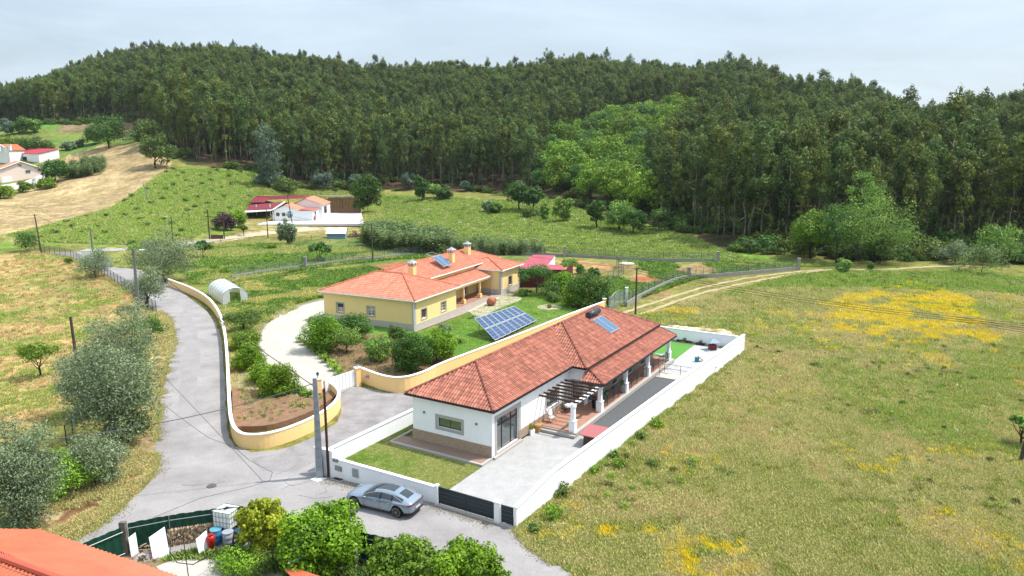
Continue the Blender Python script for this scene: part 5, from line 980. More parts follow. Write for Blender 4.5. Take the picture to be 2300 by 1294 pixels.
for u, v, lab in ((1537, 769, 'long dark trough of flowers at the foot of the far white wall'), (1573, 775, 'small dark trough with a shrub by the far wall, right of the long trough')):
    o = empty('flower_trough', at_h(u, v, .06), -R(30.6), lab, 'planter'); b = MB(); b.box(-.9 if u < 1550 else -.5, .9 if u < 1550 else .5, -.15, .15, 0, .25); b.build('trough', M_('dark_brown', (70,48,46), .8), o); V, F_, t_ = leaves([(0, 0, .35, .2, .15, .2)], 140, .09, seed=int(u)); link('foliage', mesh_np('foliage', V, F_, LM['plum'], t_), o)
o = empty('play_house', at_h(1600, 785, .06), .3, 'little toy table with grey blue roof and red base by the right wall', 'toy'); b = MB(); b.box(-.35, .35, -.35, .35, 0, .6); b.build('body', M_('toy_red', (150,60,66), .6), o); b = MB(); b.add([(-.75, -.6, .9), (.75, -.6, .9), (.75, .6, .9), (-.75, .6, .9), (0, 0, 1.35)], [(3,2,1,0), (0,1,4), (1,2,4), (2,3,4), (3,0,4)]); 
b.tube((0, 0, .6), (0, 0, 1), .04); b.build('roof', M_('toy_blue', (160,180,198), .6), o)
o = empty('toy_slide', at_h(1568, 812, .06), .3, 'small turquoise and orange toy on the white gravel', 'toy'); b = MB(); b.box(-.3, 0, -.2, .2, 0, .5); b.build('step', M_('toy_teal', (60,160,180), .5), o); b = MB(); b.add([(0, -.2, .5), (.6, -.2, .05), (.6, .2, .05), (0, .2, .5), (0, -.2, .56), (.6, -.2, .1), (.6, .2, .1), (0, .2, .56)], [(3,2,1,0), (4,5,6,7), (0,1,5,4), (1,2,6,5), (2,3,7,6), (3,0,4,7)]); b.build('chute', M_('toy_orange', (224,150,80), .5), o)
def rail_frame():
    o = frame('garden_railing', WO, 30.6, 'low brown metal rail frame on the pale terrace past the dark gravel', 'railing'); b = MB()
    for a, c in (((3.9, 25.8), (3.9, 27.4)), ((3.9, 27.4), (7.4, 27.4)), ((7.4, 27.4), (7.4, 25.9)), ((3.9, 25.8), (4.9, 25.6))):
        for z in (.5, .95): b.tube((*a, z), (*c, z), .02, n=5)
    for x, y in ((3.9, 25.8), (3.9, 27.4), (5.6, 27.4), (7.4, 27.4), (7.4, 25.9)): b.tube((x, y, .07), (x, y, .97), .025, n=5)
    b.build('rail', RUST, o)
rail_frame()
# yellow house garden
def solar_array():
    z1 = 2.15; z0 = .4; A = Vector(at_h(1065, 715, z1)); B = Vector(at_h(1155, 687, z1)); C = Vector(at_h(1207, 719, z0)); D = Vector(at_h(1112, 765, z0)); o = empty('solar_array', (A.x, A.y, 0), 0, 'ground mounted solar array of sixteen blue panels on the garden lawn', 'solar panels')
    org = Vector((A.x, A.y, 0)); n = (B-A).cross(D-A).normalized(); n = n if n.z > 0 else -n
    f = lambda s_, t_: (A.lerp(B, s_)).lerp(D.lerp(C, s_), t_)-org
    for i in range(8):
        for j in range(2):
            e = .006; q = MB(); P4 = [f(i/8+e, j/2+e), f((i+1)/8-e, j/2+e), f((i+1)/8-e, (j+1)/2-e), f(i/8+e, (j+1)/2-e)]; q.add([x-n*.04 for x in P4]+P4, [(3,2,1,0), (4,5,6,7), (0,1,5,4), (1,2,6,5), (2,3,7,6), (3,0,4,7)]); pn = q.build('panel', ALU, o)
            q = MB(); 
            for a in range(4):
                for b_ in range(2):
                    e0 = .03; g_ = lambda s_, t_: P4[0].lerp(P4[1], s_).lerp(P4[3].lerp(P4[2], s_), t_)+n*.004
                    s0 = .05+.9*b_/2+.008; s1 = .05+.9*(b_+1)/2-.008; t0 = .03+.94*a/4+.006; t1 = .03+.94*(a+1)/4-.006; q.poly3([g_(s0, t0), g_(s1, t0), g_(s1, t1), g_(s0, t1)])
            q.build('solar_cells', PANEL, pn)
    q = MB()
    for s_ in (.06, .36, .65, .94):
        a = f(s_, .12)-n*.08; c = f(s_, .9)-n*.08; q.tube(a, c, .04, n=5); q.tube(a, (a.x, a.y, 0), .05, n=5); q.tube(c, (c.x, c.y, 0), .05, n=5); q.tube(a, (c.x, c.y, .1), .03, n=5)
    q.build('support_frame', GALV, o)
    sheet('array_gravel', [tuple((org+f(s_, t_)).xy) for s_, t_ in ((.02, .25), (.98, .25), (.99, 1.02), (.01, 1.02))], .06, M_('dark_grit', (150,140,128), .95, .3, 5, (96,88,78)))
solar_array()
o = empty('terracotta_urn', at_h(1104, 686, .07), 0, 'large round terracotta urn lying on the pebble bed', 'urn'); b = MB(); b.smooth = True; b.M = Matrix.Translation((0, 0, .62)) @ Matrix.Rotation(R(64), 4, 'Y'); b.lathe([(.12, -.75), (.34, -.62), (.6, -.3), (.68, 0), (.6, .32), (.36, .58), (.24, .66), (.3, .74), (.22, .72)], 24); b.build('vessel', M_('terracotta', (226,150,120), .8, .15, 2, (196,116,90)), o)
for u, v, lab in ((1297, 690, 'white folding chairs leaning at the edge of the garden lawn, left one'), (1303, 691, 'white folding chair leaning beside the other, right one')): fold_chair(u, v, .05, 1.2, lab, 1.25)
def rosette(u, v, z, n, ln, lm, label, name='agave_plant', up=1., seed=0):
    o = empty(name, at_h(u, v, z), 0, label, 'plant'); g = random.Random(seed+u); b = MB()
    for i in range(n):
        a = g.uniform(0, 6.28); e = g.uniform(.25, 1)*up; L_ = ln*g.uniform(.7, 1.1); c, s_ = math.cos(a), math.sin(a); w_ = L_*.07; pts = [(0, 0), (.4, .5*e+.2), (.75, .6*e+.2), (1, .35*e)]
        vs = []
        for k, (q, zz) in enumerate(pts): ww = w_*(1, 1.3, .9, .1)[k]; vs += [(c*q*L_-s_*ww, s_*q*L_+c*ww, zz*L_), (c*q*L_+s_*ww, s_*q*L_-c*ww, zz*L_)]
        b.add(vs, [(0,1,3,2), (2,3,5,4), (4,5,7,6)], g.random())
    b.build('leaves', LM[lm], o); return o
rosette(1181, 665, .05, 70, 1.25, 'bush', 'low feathery palm at the corner of the pale yellow house lawn', 'palm_plant', 1.3); rosette(1060, 715, .05, 26, .7, 'olive', 'spiky agave on the lawn beside the tilted solar array'); rosette(1034, 770, .05, 30, .8, 'oak', 'spiky green plant on the lawn near the two big citrus trees')
rosette(1204, 706, .05, 14, .5, 'lemon', 'small flowering plant on the lawn right of the solar array'); rosette(1213, 692, .07, 0, 1, 'bush', 'x') if 0 else None
def shed():
    o = empty('garden_shed', (*G(1160, 645), 0), 0, 'dark red garden shed with pink red sheet roofs behind the yellow house', 'shed'); org = Vector((*G(1160, 645), 0)); W_ = lambda u, v, z: Vector(at_h(u, v, z))-org
    def slab(P4, m, nm, th=.08): q = MB(); d_ = Vector((0, 0, th)); q.add([p-d_ for p in P4]+P4, [(3,2,1,0), (4,5,6,7), (0,1,5,4), (1,2,6,5), (2,3,7,6), (3,0,4,7)]); return q.build(nm, m, o)
    slab([W_(1155, 604, 3.2), W_(1272, 606, 2.9), W_(1262, 596, 3.1), W_(1175, 590, 3.5)], REDL, 'roof'); slab([W_(1175, 590, 3.3), W_(1228, 597, 3.3), W_(1247, 574, 4.0), W_(1198, 572, 4.0)], REDL, 'roof')
    q = MB(); a, c, e = W_(1156, 604, 3.05), W_(1270, 607, 2.8), W_(1180, 592, 3.3); q.add([(a.x, a.y, 0), (c.x, c.y, 0), (c.x, c.y, c.z), a], [(0,1,2,3)]); q.add([(a.x, a.y, 0), (e.x, e.y, 0), e, a], [(0,1,2,3)]); q.add([(c.x, c.y, 0), (c.x+2, c.y+9, 0), (c.x+2, c.y+9, 2.8), (c.x, c.y, c.z)], [(0,1,2,3)]); q.build('wall', M_('dark_red_sheet', (124,52,58), .7, .15, 2), o)
    q = MB(); a, c = W_(1228, 597, 3.25), W_(1247, 575, 3.95); q.add([(a.x, a.y, 0), (c.x, c.y, 0), c, a], [(0,1,2,3)]); q.build('upper_wall', WHITE, o)
    return o
shed()
# ---- polytunnel
def tunnel():
    a = Vector((*G(500, 684), 0)); o = empty('greenhouse', tuple(a), 0, 'small arched plastic greenhouse behind the curving yellow wall', 'greenhouse'); PF = M_('plastic_film', raw=(.82,.86,.85), rough=.3, var=.03, scale=1.5, alpha=.62, spec=.5); w_ = 3.7; L_ = 9; d = Vector((*G(456, 652), 0))-a; d.normalize(); n = Vector((-d.y, d.x, 0)) if (-d.y) > 0 else Vector((d.y, -d.x, 0)); b = MB(); b.smooth = True; rows = []
    arc = [(0, 0), (0, 1.3), (.12, 1.8), (.3, 2.15), (.5, 2.3), (.7, 2.15), (.88, 1.8), (1, 1.3), (1, 0)]
    vs = []; nn = 7
    for i in range(nn):
        for q, z in arc: p = d*(L_*i/(nn-1))+n*w_*q; vs.append((p.x, p.y, z*(1+.02*math.sin(i*2.1))))
    m = len(arc); fs = [(i*m+j, i*m+j+1, (i+1)*m+j+1, (i+1)*m+j) for i in range(nn-1) for j in range(m-1)]; b.add(vs, fs); b.add(vs[-m:], [tuple(range(m))]); b.build('film', PF, o)
    b = MB(); b.add([vs[0], vs[1], vs[2], vs[3]]+[tuple(n*w_*.3)]+[], [(0,1,2,3,4)]); b.add([tuple(n*w_*.72), vs[5], vs[6], vs[7], vs[8]], [(0,1,2,3,4)]); b.build('door_flap', PF, o)
    for i in range(nn): q = MB(); q.path([(Vector(v)+Vector((0, 0, .02))) for v in vs[i*m:(i+1)*m]], .03, 5); q.build('hoop', GALV, o)
tunnel()
#@@FAR
def slab4(o, nm, P4, m, th=.12):
    q = MB(); d_ = Vector((0, 0, th)); P4 = [Vector(p) for p in P4]; q.add([p-d_ for p in P4]+P4, [(3,2,1,0), (4,5,6,7), (0,1,5,4), (1,2,6,5), (2,3,7,6), (3,0,4,7)]); return q.build(nm, m, o)
def corr(o, nm, P4, m, n=30, amp=.06, th=.04):
    """ribbed sheet: P4 = eave left, eave right, top right, top left"""
    a, b_, c, d_ = [Vector(p) for p in P4]; q = MB(); vs = []; N_ = (b_-a).cross(d_-a).normalized(); N_ = N_ if N_.z > 0 else -N_
    for i in range(n*4+1):
        t = i/(n*4); h_ = amp*(0, 1, 1, 0)[i % 4]; vs += [a.lerp(b_, t)+N_*h_, d_.lerp(c, t)+N_*h_]
    q.add(vs, [(2*i, 2*i+2, 2*i+3, 2*i+1) for i in range(n*4)]); return q.build(nm, m, o)
def barn():
    bp = P(617, 497.5); zb = T(*bp); o = empty('gabled_building', (*bp, zb), R(3), 'white gabled building with orange roofs and a round green emblem by the concrete yard', 'building')
    OR = M_('pale_orange_roof', (236,160,124), .8, .1, 1)
    b = MB(); b.add([(0, 0, -.5), (7.2, 0, -.5), (7.2, 0, 3.2), (3.2, 0, 4.7), (0, 0, 3.3)], [(0,1,2,3,4)]); b.box(7.2, 11.3, 0, .2, -.5, 3.1); b.box(0, .2, .01, 9, -.5, 3.2); b.box(11.1, 11.3, .2, 11, -.5, 3.1); b.box(.2, 11.1, 8.8, 9, -.5, 3.1); b.build('wall', WHITE, o)
    corr(o, 'roof', [(-.4, -.3, 3.15), (-.4, 9, 3.15), (3.2, 9, 4.85), (3.2, -.3, 4.85)], OR, 24, .04); corr(o, 'roof', [(7.5, -.3, 3.1), (7.5, 9, 3.1), (3.2, 9, 4.85), (3.2, -.3, 4.85)], OR, 24, .04); corr(o, 'roof', [(11.8, -.3, 3.15), (11.8, 10, 3.15), (7.4, 10, 3.45), (7.4, -.3, 3.45)], M_('salmon_roof', (214,122,104), .8), 24, .04)
    b = MB(); b.add([(4.2, 9.5, 0), (12.3, 9.5, 0), (12.3, 9.5, 4.1), (7.3, 9.5, 6.0), (4.2, 9.5, 4.6)], [(0,1,2,3,4)]); b.box(12.1, 12.3, 9.6, 22, -.5, 4.1); b.build('rear_wall', WHITE, o)
    corr(o, 'roof', [(12.8, 9.1, 4.0), (12.8, 22, 4.0), (7.3, 22, 6.15), (7.3, 9.1, 6.15)], OR, 30, .04); corr(o, 'roof', [(3.6, 9.1, 4.5), (3.6, 22, 4.5), (7.3, 22, 6.15), (7.3, 9.1, 6.15)], OR, 30, .04)
    for x in (.6, 2.3): window(o, (x, 0), (1, 0), .9, 1.55, 2.45, frame=BRM, tw=.08, cols=2, rows=2, depth=-.1)
    TE = M_('teal_emblem', (70,140,136), .6); e = MB(); c = (4.5, -.03, 1.95); R_ = lambda cx, cz, r, n=20, w=.1: e.path([(cx+r*math.cos(2*PI*t/n), -.03, cz+r*math.sin(2*PI*t/n)) for t in range(n+1)], w, 4)
    R_(4.5, 2.0, .85, 26, .07); R_(4.5, 2.35, .3); R_(4.2, 1.85, .27); R_(4.8, 1.85, .27); e.path([(4.3, -.03, 2.75), (4.5, -.03, 2.55), (4.75, -.03, 3.0)], .1, 4); e.path([(3.9, -.03, 1.35), (5.1, -.03, 1.35)], .09, 4); e.build('emblem', TE, o)
    e = MB(); e.box(4.05, 4.95, -.03, -.004, .95, 1.07); e.build('emblem_text', M_('emblem_red', (170,90,90), .6), o)
    window(o, (11.3, 2.5), (0, 1), 2.0, .2, 2.4, frame=DARKM, tw=.08, depth=-.1); window(o, (12.3, 12), (0, 1), 4.0, 1.2, 3.2, frame=DARKM, tw=.08, cols=4, depth=-.1); b = MB(); b.box(11.31, 11.6, .8, 2.0, 0, 1.3); b.build('red_panel', REDL, o)
    # carport
    k = empty('carport', (*bp, zb), R(3), 'open sided carport with dark red sheet roofs beside the white gabled building', 'carport'); l_ = lambda u, v, z: k.matrix_basis.inverted() @ Vector((*G(u, v, zb+z), zb+z))
    RD = M_('dark_red_roof', (150,48,62), .6, .12, .6)
    corr(k, 'roof', [l_(552, 473, 3.1), l_(611, 470, 3.1), l_(639, 453, 4.2), l_(560, 460.5, 4.0)], RD, 40, .05); slab4(k, 'fascia', [l_(550, 475.5, 3.0), l_(612, 471.5, 3.0), l_(612, 470, 3.0), l_(550, 473.7, 3.0)], WHITE, .3); slab4(k, 'fascia', [l_(611, 470.5, 3.15), l_(613, 471, 3.15), l_(641, 453.5, 4.25), l_(638.5, 452.8, 4.25)], WHITE, .2)
    corr(k, 'roof', [l_(560, 455, 4.2), l_(594, 455, 4.2), l_(605, 446, 5.0), l_(574, 440, 5.0)], RD, 30, .05); corr(k, 'roof', [l_(594, 449.5, 4.4), l_(690, 445.5, 4.4), l_(697, 439.5, 5.2), l_(576, 440, 5.2)], RD, 60, .05)
    b = MB(); b.box(-8.6, 4, 14, 14.2, -.5, 3.6); b.box(-8.6, -8.4, 1, 14, -.5, 2.9); b.build('back_wall', M_('brick_brown', (130,96,78), .9, .2, 3), k)
    b = MB(); b.box(-7.2, 8, 22, 22.2, 0, 3.8); b.build('rear_wall', M_('dark_sheet_wall', (96,60,56), .8), k)
    for x, y in ((-.35, .1), (-8.4, -.6), (-7.6, 8.5), (-3.4, 8.5)): b = MB(); b.box(x-.12, x+.12, y-.12, y+.12, -.4, 3.0 if y < 5 else 4.3); b.build('post', WHITE, k)
    b = MB(); b.box(-7.9, -.9, .2, 13.9, -.2, .12); b.build('floor', CONC, k)
    # timber enclosure
    t = empty('timber_enclosure', (*bp, zb), R(3), 'brown timber enclosure of upright boards around the concrete yard', 'enclosure'); WD = M_('brown_boards', (206,160,118), .9, .3, 1.2, (140,100,72), stretch=(3, 3, .4))
    m_ = lambda u, v, z: t.matrix_basis.inverted() @ Vector((*G(u, v, zb+z), zb+z))
    def panel(a, c, hh, nm, n, m=WD): 
        a = Vector(a); c = Vector(c); q = MB(); d_ = (c-a).normalized(); nn = Vector((-d_.y, d_.x, 0))*.05; g = random.Random(n)
        for i in range(n): p = a.lerp(c, i/n); r = a.lerp(c, (i+.94)/n); zt = hh+g.uniform(-.05, .05); q.add([p-nn+Vector((0, 0, -.4)), r-nn+Vector((0, 0, -.4)), r+nn+Vector((0, 0, -.4)), p+nn+Vector((0, 0, -.4)), p-nn+Vector((0, 0, zt)), r-nn+Vector((0, 0, zt)), r+nn+Vector((0, 0, zt)), p+nn+Vector((0, 0, zt))], [(3,2,1,0), (4,5,6,7), (0,1,5,4), (1,2,6,5), (2,3,7,6), (3,0,4,7)], g.random())
        q.build(nm, m, t)
    panel(m_(700, 479, 0), m_(722, 478.5, 0), 4.6, 'panel', 8, M_('board_pale', (186,160,140), .9, .2, 2)); panel(m_(716, 478, 0), m_(738, 477.5, 0), 4.6, 'panel', 12); panel(m_(738, 467.5, .3), m_(800, 467, .3), 3.7, 'panel', 26); panel(m_(738, 478, 0), m_(811, 477.5, 0), 1.3, 'low_panel', 40, M_('orange_boards', (198,150,112), .9, .2, 2)); 
    slab4(t, 'roof', [m_(738, 441.6, 4.4), m_(800, 441.2, 4.4), m_(798, 439, 4.6), m_(700, 439, 4.6)], M_('worn_sheet', (176,164,150), .8, .3, 1, (96,92,88)))
    for u in (738, 770, 799): q = MB(); a = m_(u, 477.5, 0); q.box(a.x-.1, a.x+.1, a.y-.1, a.y+.1, -.3, 4.4); q.build('post', BRM, t)
    y = empty('yard_slab', (*bp, zb), 0)
    bpy.data.objects.remove(y); sheet('concrete_yard', [G(u, v, zb+.1) for u, v in ((554, 504.5), (817, 503), (812, 478), (722, 478.5), (700, 490), (612, 497), (556, 499))], zb+.1, M_('bright_concrete', (242,238,234), .9, .08, .4), th=.6)
barn()
def stone_heap(name, u, v, n, rr, hh, sz, m, label, cat, long=None):
    p = P(u, v); o = empty(name, (*p, T(*p)), 0, label, cat); g = random.Random(int(u)); q = MB()
    for i in range(n):
        a = g.uniform(0, 6.28); r = rr*math.sqrt(g.random()); z = max(0, hh*(1-r/rr))*g.random()+sz*.3; c = Vector((r*math.cos(a), r*math.sin(a)*.7, z)); s_ = sz*g.uniform(.5, 1.2)
        if long: b_ = g.uniform(0, PI); d_ = Vector((math.cos(b_), math.sin(b_), g.uniform(-.2, .2)))*long*g.uniform(.5, 1)/2; q.tube(c-d_, c+d_, s_*.5, s_*.45, 6, True, g.random())
        else: M0 = q.M; q.M = Matrix.Translation(c) @ Matrix.Rotation(g.uniform(0, 3), 4, Vector((g.random(), g.random(), g.random())).normalized()); q.box(-s_, s_, -s_*.7, s_*.7, -s_*.4, s_*.4, g.random()); q.M = M0
    q.build('pieces', m, o); return o
stone_heap('log_pile', 797, 532, 60, 2.3, 1.5, .35, M_('cut_logs', (178,152,126), .9, .3, 2, (96,78,62), tone=.4), 'heap of cut logs on the grass right of the small white shed', 'log pile', long=1.4)
p = P(755, 536); o = empty('small_shed', (*p, T(*p)), R(2), 'tiny shed with white sloping front roof and blue grey wall in front of the yard', 'shed'); b = MB(); b.box(-2.3, 2.3, 0, 2.6, -.2, 1.4); b.build('wall', M_('blue_grey_wall', (160,184,190), .8), o); slab4(o, 'roof', [(-2.5, -.3, 1.3), (2.5, -.3, 1.3), (2.5, 1.5, 2.5), (-2.5, 1.5, 2.5)], PLAST); slab4(o, 'rear_roof', [(-2.5, 1.5, 2.48), (2.5, 1.5, 2.48), (2.5, 3, 2.0), (-2.5, 3, 2.0)], REDS)
b = MB(); b.box(-2, 2.4, -.9, -.3, -.1, .35); b.build('trough', M_('blue_plastic', (90,150,190), .5), o)
def gate_posts():
    p = P(471, 538); r = P(504, 538); o = empty('ranch_gate', (*p, T(*p)), 0, 'dark timber ranch gate with two tall posts and a crossbeam at the sandy drive', 'gate'); d = Vector((r[0]-p[0], r[1]-p[1], T(*r)-T(*p)))
    for q_ in (Vector((0, 0, 0)), d): b = MB(); b.tube(q_+Vector((0, 0, -.2)), q_+Vector((0, 0, 7.2 if q_.length < .1 else 6.6)), .16, .13, 7); b.build('post', BRM, o)
    b = MB(); b.tube(Vector((-.8, 0, 5.6)), d+Vector((.6, 0, 5.2)), .12, .12, 6); b.build('crossbeam', BRM, o); b = MB(); b.add([(.3, 0, .1), (d.x-.3, d.y, d.z+.1), (d.x-.3, d.y, d.z+1.0), (.3, 0, 1.1), (.3, .08, .1), (d.x-.3, d.y+.08, d.z+.1), (d.x-.3, d.y+.08, d.z+1.0), (.3, .08, 1.1)], [(0,1,2,3), (7,6,5,4), (3,2,6,7), (0,4,5,1)]); b.build('leaf', BRM, o)
gate_posts()
# ---- far left houses
def far_house(u, v, rz, wd, dp, he, hr, wallm, roofm, label, ridge='y', wins=(), dz=0):
    p = P(u, v); z = T(*p)+dz; o = empty('far_house', (*p, z), rz, label, 'house'); b = MB()
    if ridge == 'y':
        b.add([(0, 0, -3), (wd, 0, -3), (wd, 0, he), (wd/2, 0, hr), (0, 0, he)], [(0,1,2,3,4)]); b.add([(0, dp, -3), (wd, dp, -3), (wd, dp, he), (wd/2, dp, hr), (0, dp, he)], [(4,3,2,1,0)]); b.add([(0, 0, -3), (0, dp, -3), (0, dp, he), (0, 0, he)], [(3,2,1,0)]); b.add([(wd, 0, -3), (wd, dp, -3), (wd, dp, he), (wd, 0, he)], [(0,1,2,3)]); b.build('wall', wallm, o)
        k = .5*(hr-he)/(wd/2); corr(o, 'roof', [(-.5, -.4, he-k), (-.5, dp+.4, he-k), (wd/2, dp+.4, hr+.12), (wd/2, -.4, hr+.12)], roofm, 20, .05); corr(o, 'roof', [(wd+.5, -.4, he-k), (wd+.5, dp+.4, he-k), (wd/2, dp+.4, hr+.12), (wd/2, -.4, hr+.12)], roofm, 20, .05)
        q = MB(); q.path([(-.6, -.45, he-k-.1), (wd/2, -.45, hr), (wd+.6, -.45, he-k-.1)], .14, 4); q.build('verge', WHITE, o)
    else:
        b.add([(0, 0, -3), (wd, 0, -3), (wd, 0, he), (0, 0, he), (0, dp, -3), (wd, dp, -3), (wd, dp, he), (0, dp, he), (0, dp/2, hr), (wd, dp/2, hr)], [(0,1,2,3), (5,4,7,6), (1,5,6,9,2), (4,0,3,8,7)]); b.build('wall', wallm, o)
        corr(o, 'roof', [(-.4, -.5, he-.1), (wd+.4, -.5, he-.1), (wd+.4, dp/2, hr+.1), (-.4, dp/2, hr+.1)], roofm, 40, .05); corr(o, 'roof', [(-.4, dp+.5, he-.1), (wd+.4, dp+.5, he-.1), (wd+.4, dp/2, hr+.1), (-.4, dp/2, hr+.1)], roofm, 40, .05)
    for x, z0, w_, h_ in wins: window(o, (x, 0), (1, 0), w_, z0, z0+h_, frame=PLAST, tw=.1, depth=-.1)
    return o
PINK = M_('pink_render', raw=(.84,.66,.58), rough=.9, var=.02); SALM = M_('salmon_tiles', (240,164,140), .8, .12, 1)
def pinkhouse():
    p = P(8, 412); z = T(*p); o = far_house(2, 412, R(42), 14.2, 11, 5.2, 8.0, PINK, SALM, 'pink two storey house with salmon roof at the far left', wins=((8.4, 3.6, 1.6, 1.1), (6.2, 6.2, 1.1, .8)))
    b = MB(); b.box(13.0, 17.5, .5, 9, 2.2, 2.4); b.build('terrace', WHITE, o); b = MB(); b.box(13.6, 18.5, .45, .6, -3, 2.9); b.box(17.6, 18.5, .61, 9, -3, 2.9); b.build('terrace_wall', WHITE, o)
    for y in (.8, 4): b = MB(); b.box(15.2, 15.45, y, y+.25, 2.4, 5.0); b.build('post', WHITE, o)
    b = MB(); b.box(.6, 3.8, -.05, .02, 0, 2.4); b.build('garage_door', PLAST, o)
pinkhouse()
WW = P(20, 424); wallrun('garden_wall', [P(-40, 436), P(20, 428), P(60, 421), P(100, 404)], 2.2, .3, WHITE, None, label='white garden wall stepping down in front of the pink house', drape=True)
def warehouse():
    c = P(89, 366); z = T(*c); l_ = P(24, 352); r_ = P(134, 356); o = empty('warehouse', (*c, z), 0, 'long white warehouse with bright red sheet roof behind the pink house', 'warehouse'); L_ = Vector((l_[0]-c[0], l_[1]-c[1], 0)); Rr_ = Vector((r_[0]-c[0], r_[1]-c[1], 0)); up = Vector((0, 0, 1)); h1, h2 = 3.6, 5.6
    q = MB(); q.add([(0, 0, -3), L_-up*3, L_+up*h1, up*h1], [(0,1,2,3)]); q.add([(0, 0, -3), up*h1, Rr_+up*h2, Rr_-up*3], [(0,1,2,3)]); q.add([Rr_-up*3, Rr_+up*h2, Rr_+L_+up*h2, Rr_+L_-up*3], [(0,1,2,3)]); q.add([L_-up*3, L_+Rr_-up*3, L_+Rr_+up*h2, L_+up*h1], [(0,1,2,3)]); q.build('wall', WHITE, o)
    e = (L_.normalized()+Rr_.normalized())*.3; corr(o, 'roof', [up*(h1+.1)-e, L_+up*(h1+.1)+L_.normalized()*.4-Rr_.normalized()*.3, L_+Rr_+up*(h2+.2), Rr_+up*(h2+.2)-L_.normalized()*.3], M_('red_warehouse_roof', (206,72,84), .6, .1, .5), 60, .06)
    slab4(o, 'dark_opening', [L_*.42+up*.2-Rr_.normalized()*.05, L_*.42+up*2.4-Rr_.normalized()*.05, L_*.75+up*2.4-Rr_.normalized()*.05, L_*.75+up*.2-Rr_.normalized()*.05], M_('dark_opening', (70,92,98), .8), .02)
warehouse()
far_house(-8, 368, R(-10), 7, 8, 5.5, 7.6, WHITE, M_('orange_far_roof', (238,130,84), .8), 'small white house with orange roof at the left edge behind the pink house')
for i, (u, v) in enumerate(((20, 357), (27, 357), (2, 355))): p = P(u, 372); o = empty('far_chimney', (p[0], p[1], T(*p)+6.6+(i % 2)*.6), 0, ('white chimney on the orange roofed far house, %s' % ('middle one', 'right one', 'left one')[i]), 'chimney'); b = MB(); b.box(-.5, .5, -.4, .4, -1, 1.2); b.box(-.65, .65, -.5, .5, 1.2, 1.4); b.build('stack', WHITE, o)
# ---- low walls, fences
def fence(pts, h_, m, pm, label, sp=2.5, name='wire_fence', wires=3, mesh=None, r=.045, cat='fence', hidden=0):
    c = pts[0]; z0 = T(*c); o = empty(name, (*c, z0), 0, label, cat); pos = []
    for a, b_ in zip(pts[:-1], pts[1:]):
        L_ = math.hypot(b_[0]-a[0], b_[1]-a[1]); n = max(1, round(L_/sp)); pos += [(a[0]+(b_[0]-a[0])*i/n, a[1]+(b_[1]-a[1])*i/n) for i in range(n)]
    pos.append(pts[-1]); loc = [Vector((x-c[0], y-c[1], T(x, y)-z0)) for x, y in pos]; pme = None
    for i, p in enumerate(loc[:100]):
        if pme is None: q = MB(); q.tube((0, 0, -.2), (0, 0, h_+.06), r, r, 6); ob = q.build('post', pm, o); pme = ob.data
        else: ob = link('post', pme, o)
        ob.location = p
    q = MB(); 
    for k in range(wires): z = h_*(k+1)/wires; q.path([p+Vector((0, 0, z)) for p in loc], .012 if mesh else .018, 3)
    q.build('wires', pm, o)
    if mesh: q = MB(); [q.add([a+Vector((0, 0, .03)), b_+Vector((0, 0, .03)), b_+Vector((0, 0, h_)), a+Vector((0, 0, h_))], [(0,1,2,3)]) for a, b_ in zip(loc[:-1], loc[1:])]; q.build('mesh', mesh, o)
    return o
GM = M_('green_mesh', (70,96,84), .7, .05, alpha=.33); GP = M_('green_post', (52,72,62), .6); GRM = M_('grey_mesh', (150,158,154), .6, .05, alpha=.22)
fence(PP((78,562),(160,580),(222,612),(290,655),(335,694),(352,706)), 1.7, None, GP, 'green mesh fence with dark posts along the left edge of the lane', 2.6, 'mesh_fence', mesh=GM)
fence(PP((150,1000),(165,985),(172,960)), 1.6, None, GP, 'short piece of green fence beside the big grey green olive', 2.6, 'mesh_fence', mesh=GM)
fence(PP((300,552),(430,545),(560,543),(700,540),(830,560)), 1.1, None, WOODP, 'thin wire fence with wooden stakes along the upper weedy plot', 7)
LW = M_('grey_low_wall', (196,192,184), .95, .15, 2, (160,156,148))
lw1 = smooth(PP((520,628),(600,615),(686,603),(770,592),(840,586),(900,577)), 3)
wallrun('low_wall', lw1, .7, .24, LW, None, label='low pale kerb wall behind the polytunnel, running to the cane thicket', drape=True)
fence(lw1, 1.9, None, GP, 'mesh fence standing on the low wall behind the polytunnel', 4.5, 'mesh_fence', mesh=GRM, r=.03)
lw2 = smooth(PP((900,577),(1000,572),(1130,572),(1268,577),(1380,583),(1490,588),(1605,588)), 3)
wallrun('low_wall', lw2, .6, .22, LW, None, label='low grey wall behind the yellow house and red shed, below the meadow', drape=True)
fence(lw2, 1.9, None, GP, 'mesh fence along the low grey wall below the meadow', 5, 'mesh_fence', mesh=GRM, r=.03)
lw3 = smooth(PP((1407,690),(1430,675),(1470,655),(1510,636),(1547,627),(1600,625),(1680,618),(1740,612),(1793,607)), 3)
wallrun('low_wall', lw3, .7, .22, LW, None, label='curving low grey wall beside the dirt track', drape=True)
fence(lw3, 2.0, None, GP, 'mesh fence with thin posts on the curving low wall by the dirt track', 4, 'mesh_fence', mesh=GRM, r=.03)
fence(PP((1365,640),(1400,618),(1385,600)), 2.0, None, GP, 'wire fence with mesh dividing the vegetable garden', 3, 'mesh_fence', mesh=GRM, r=.035)
for (u, v), hh, lab in (((1268,578), 2.2, 'square concrete post on the low grey wall behind the red shed'), ((1612,590), 2.1, 'square concrete post at the right end of the rear low wall'), ((1547,627), 2.0, 'pale concrete post on the curving low wall by the track'), ((1793,607), 2.2, 'pale concrete post at the far end of the curving low wall'), ((686,604), 2.2, 'white post with meter box on the low wall behind the polytunnel')):
    pillar(P(u, v), .5, hh, LW, lab, name='concrete_post', cap=LW, z=T(*P(u, v)))
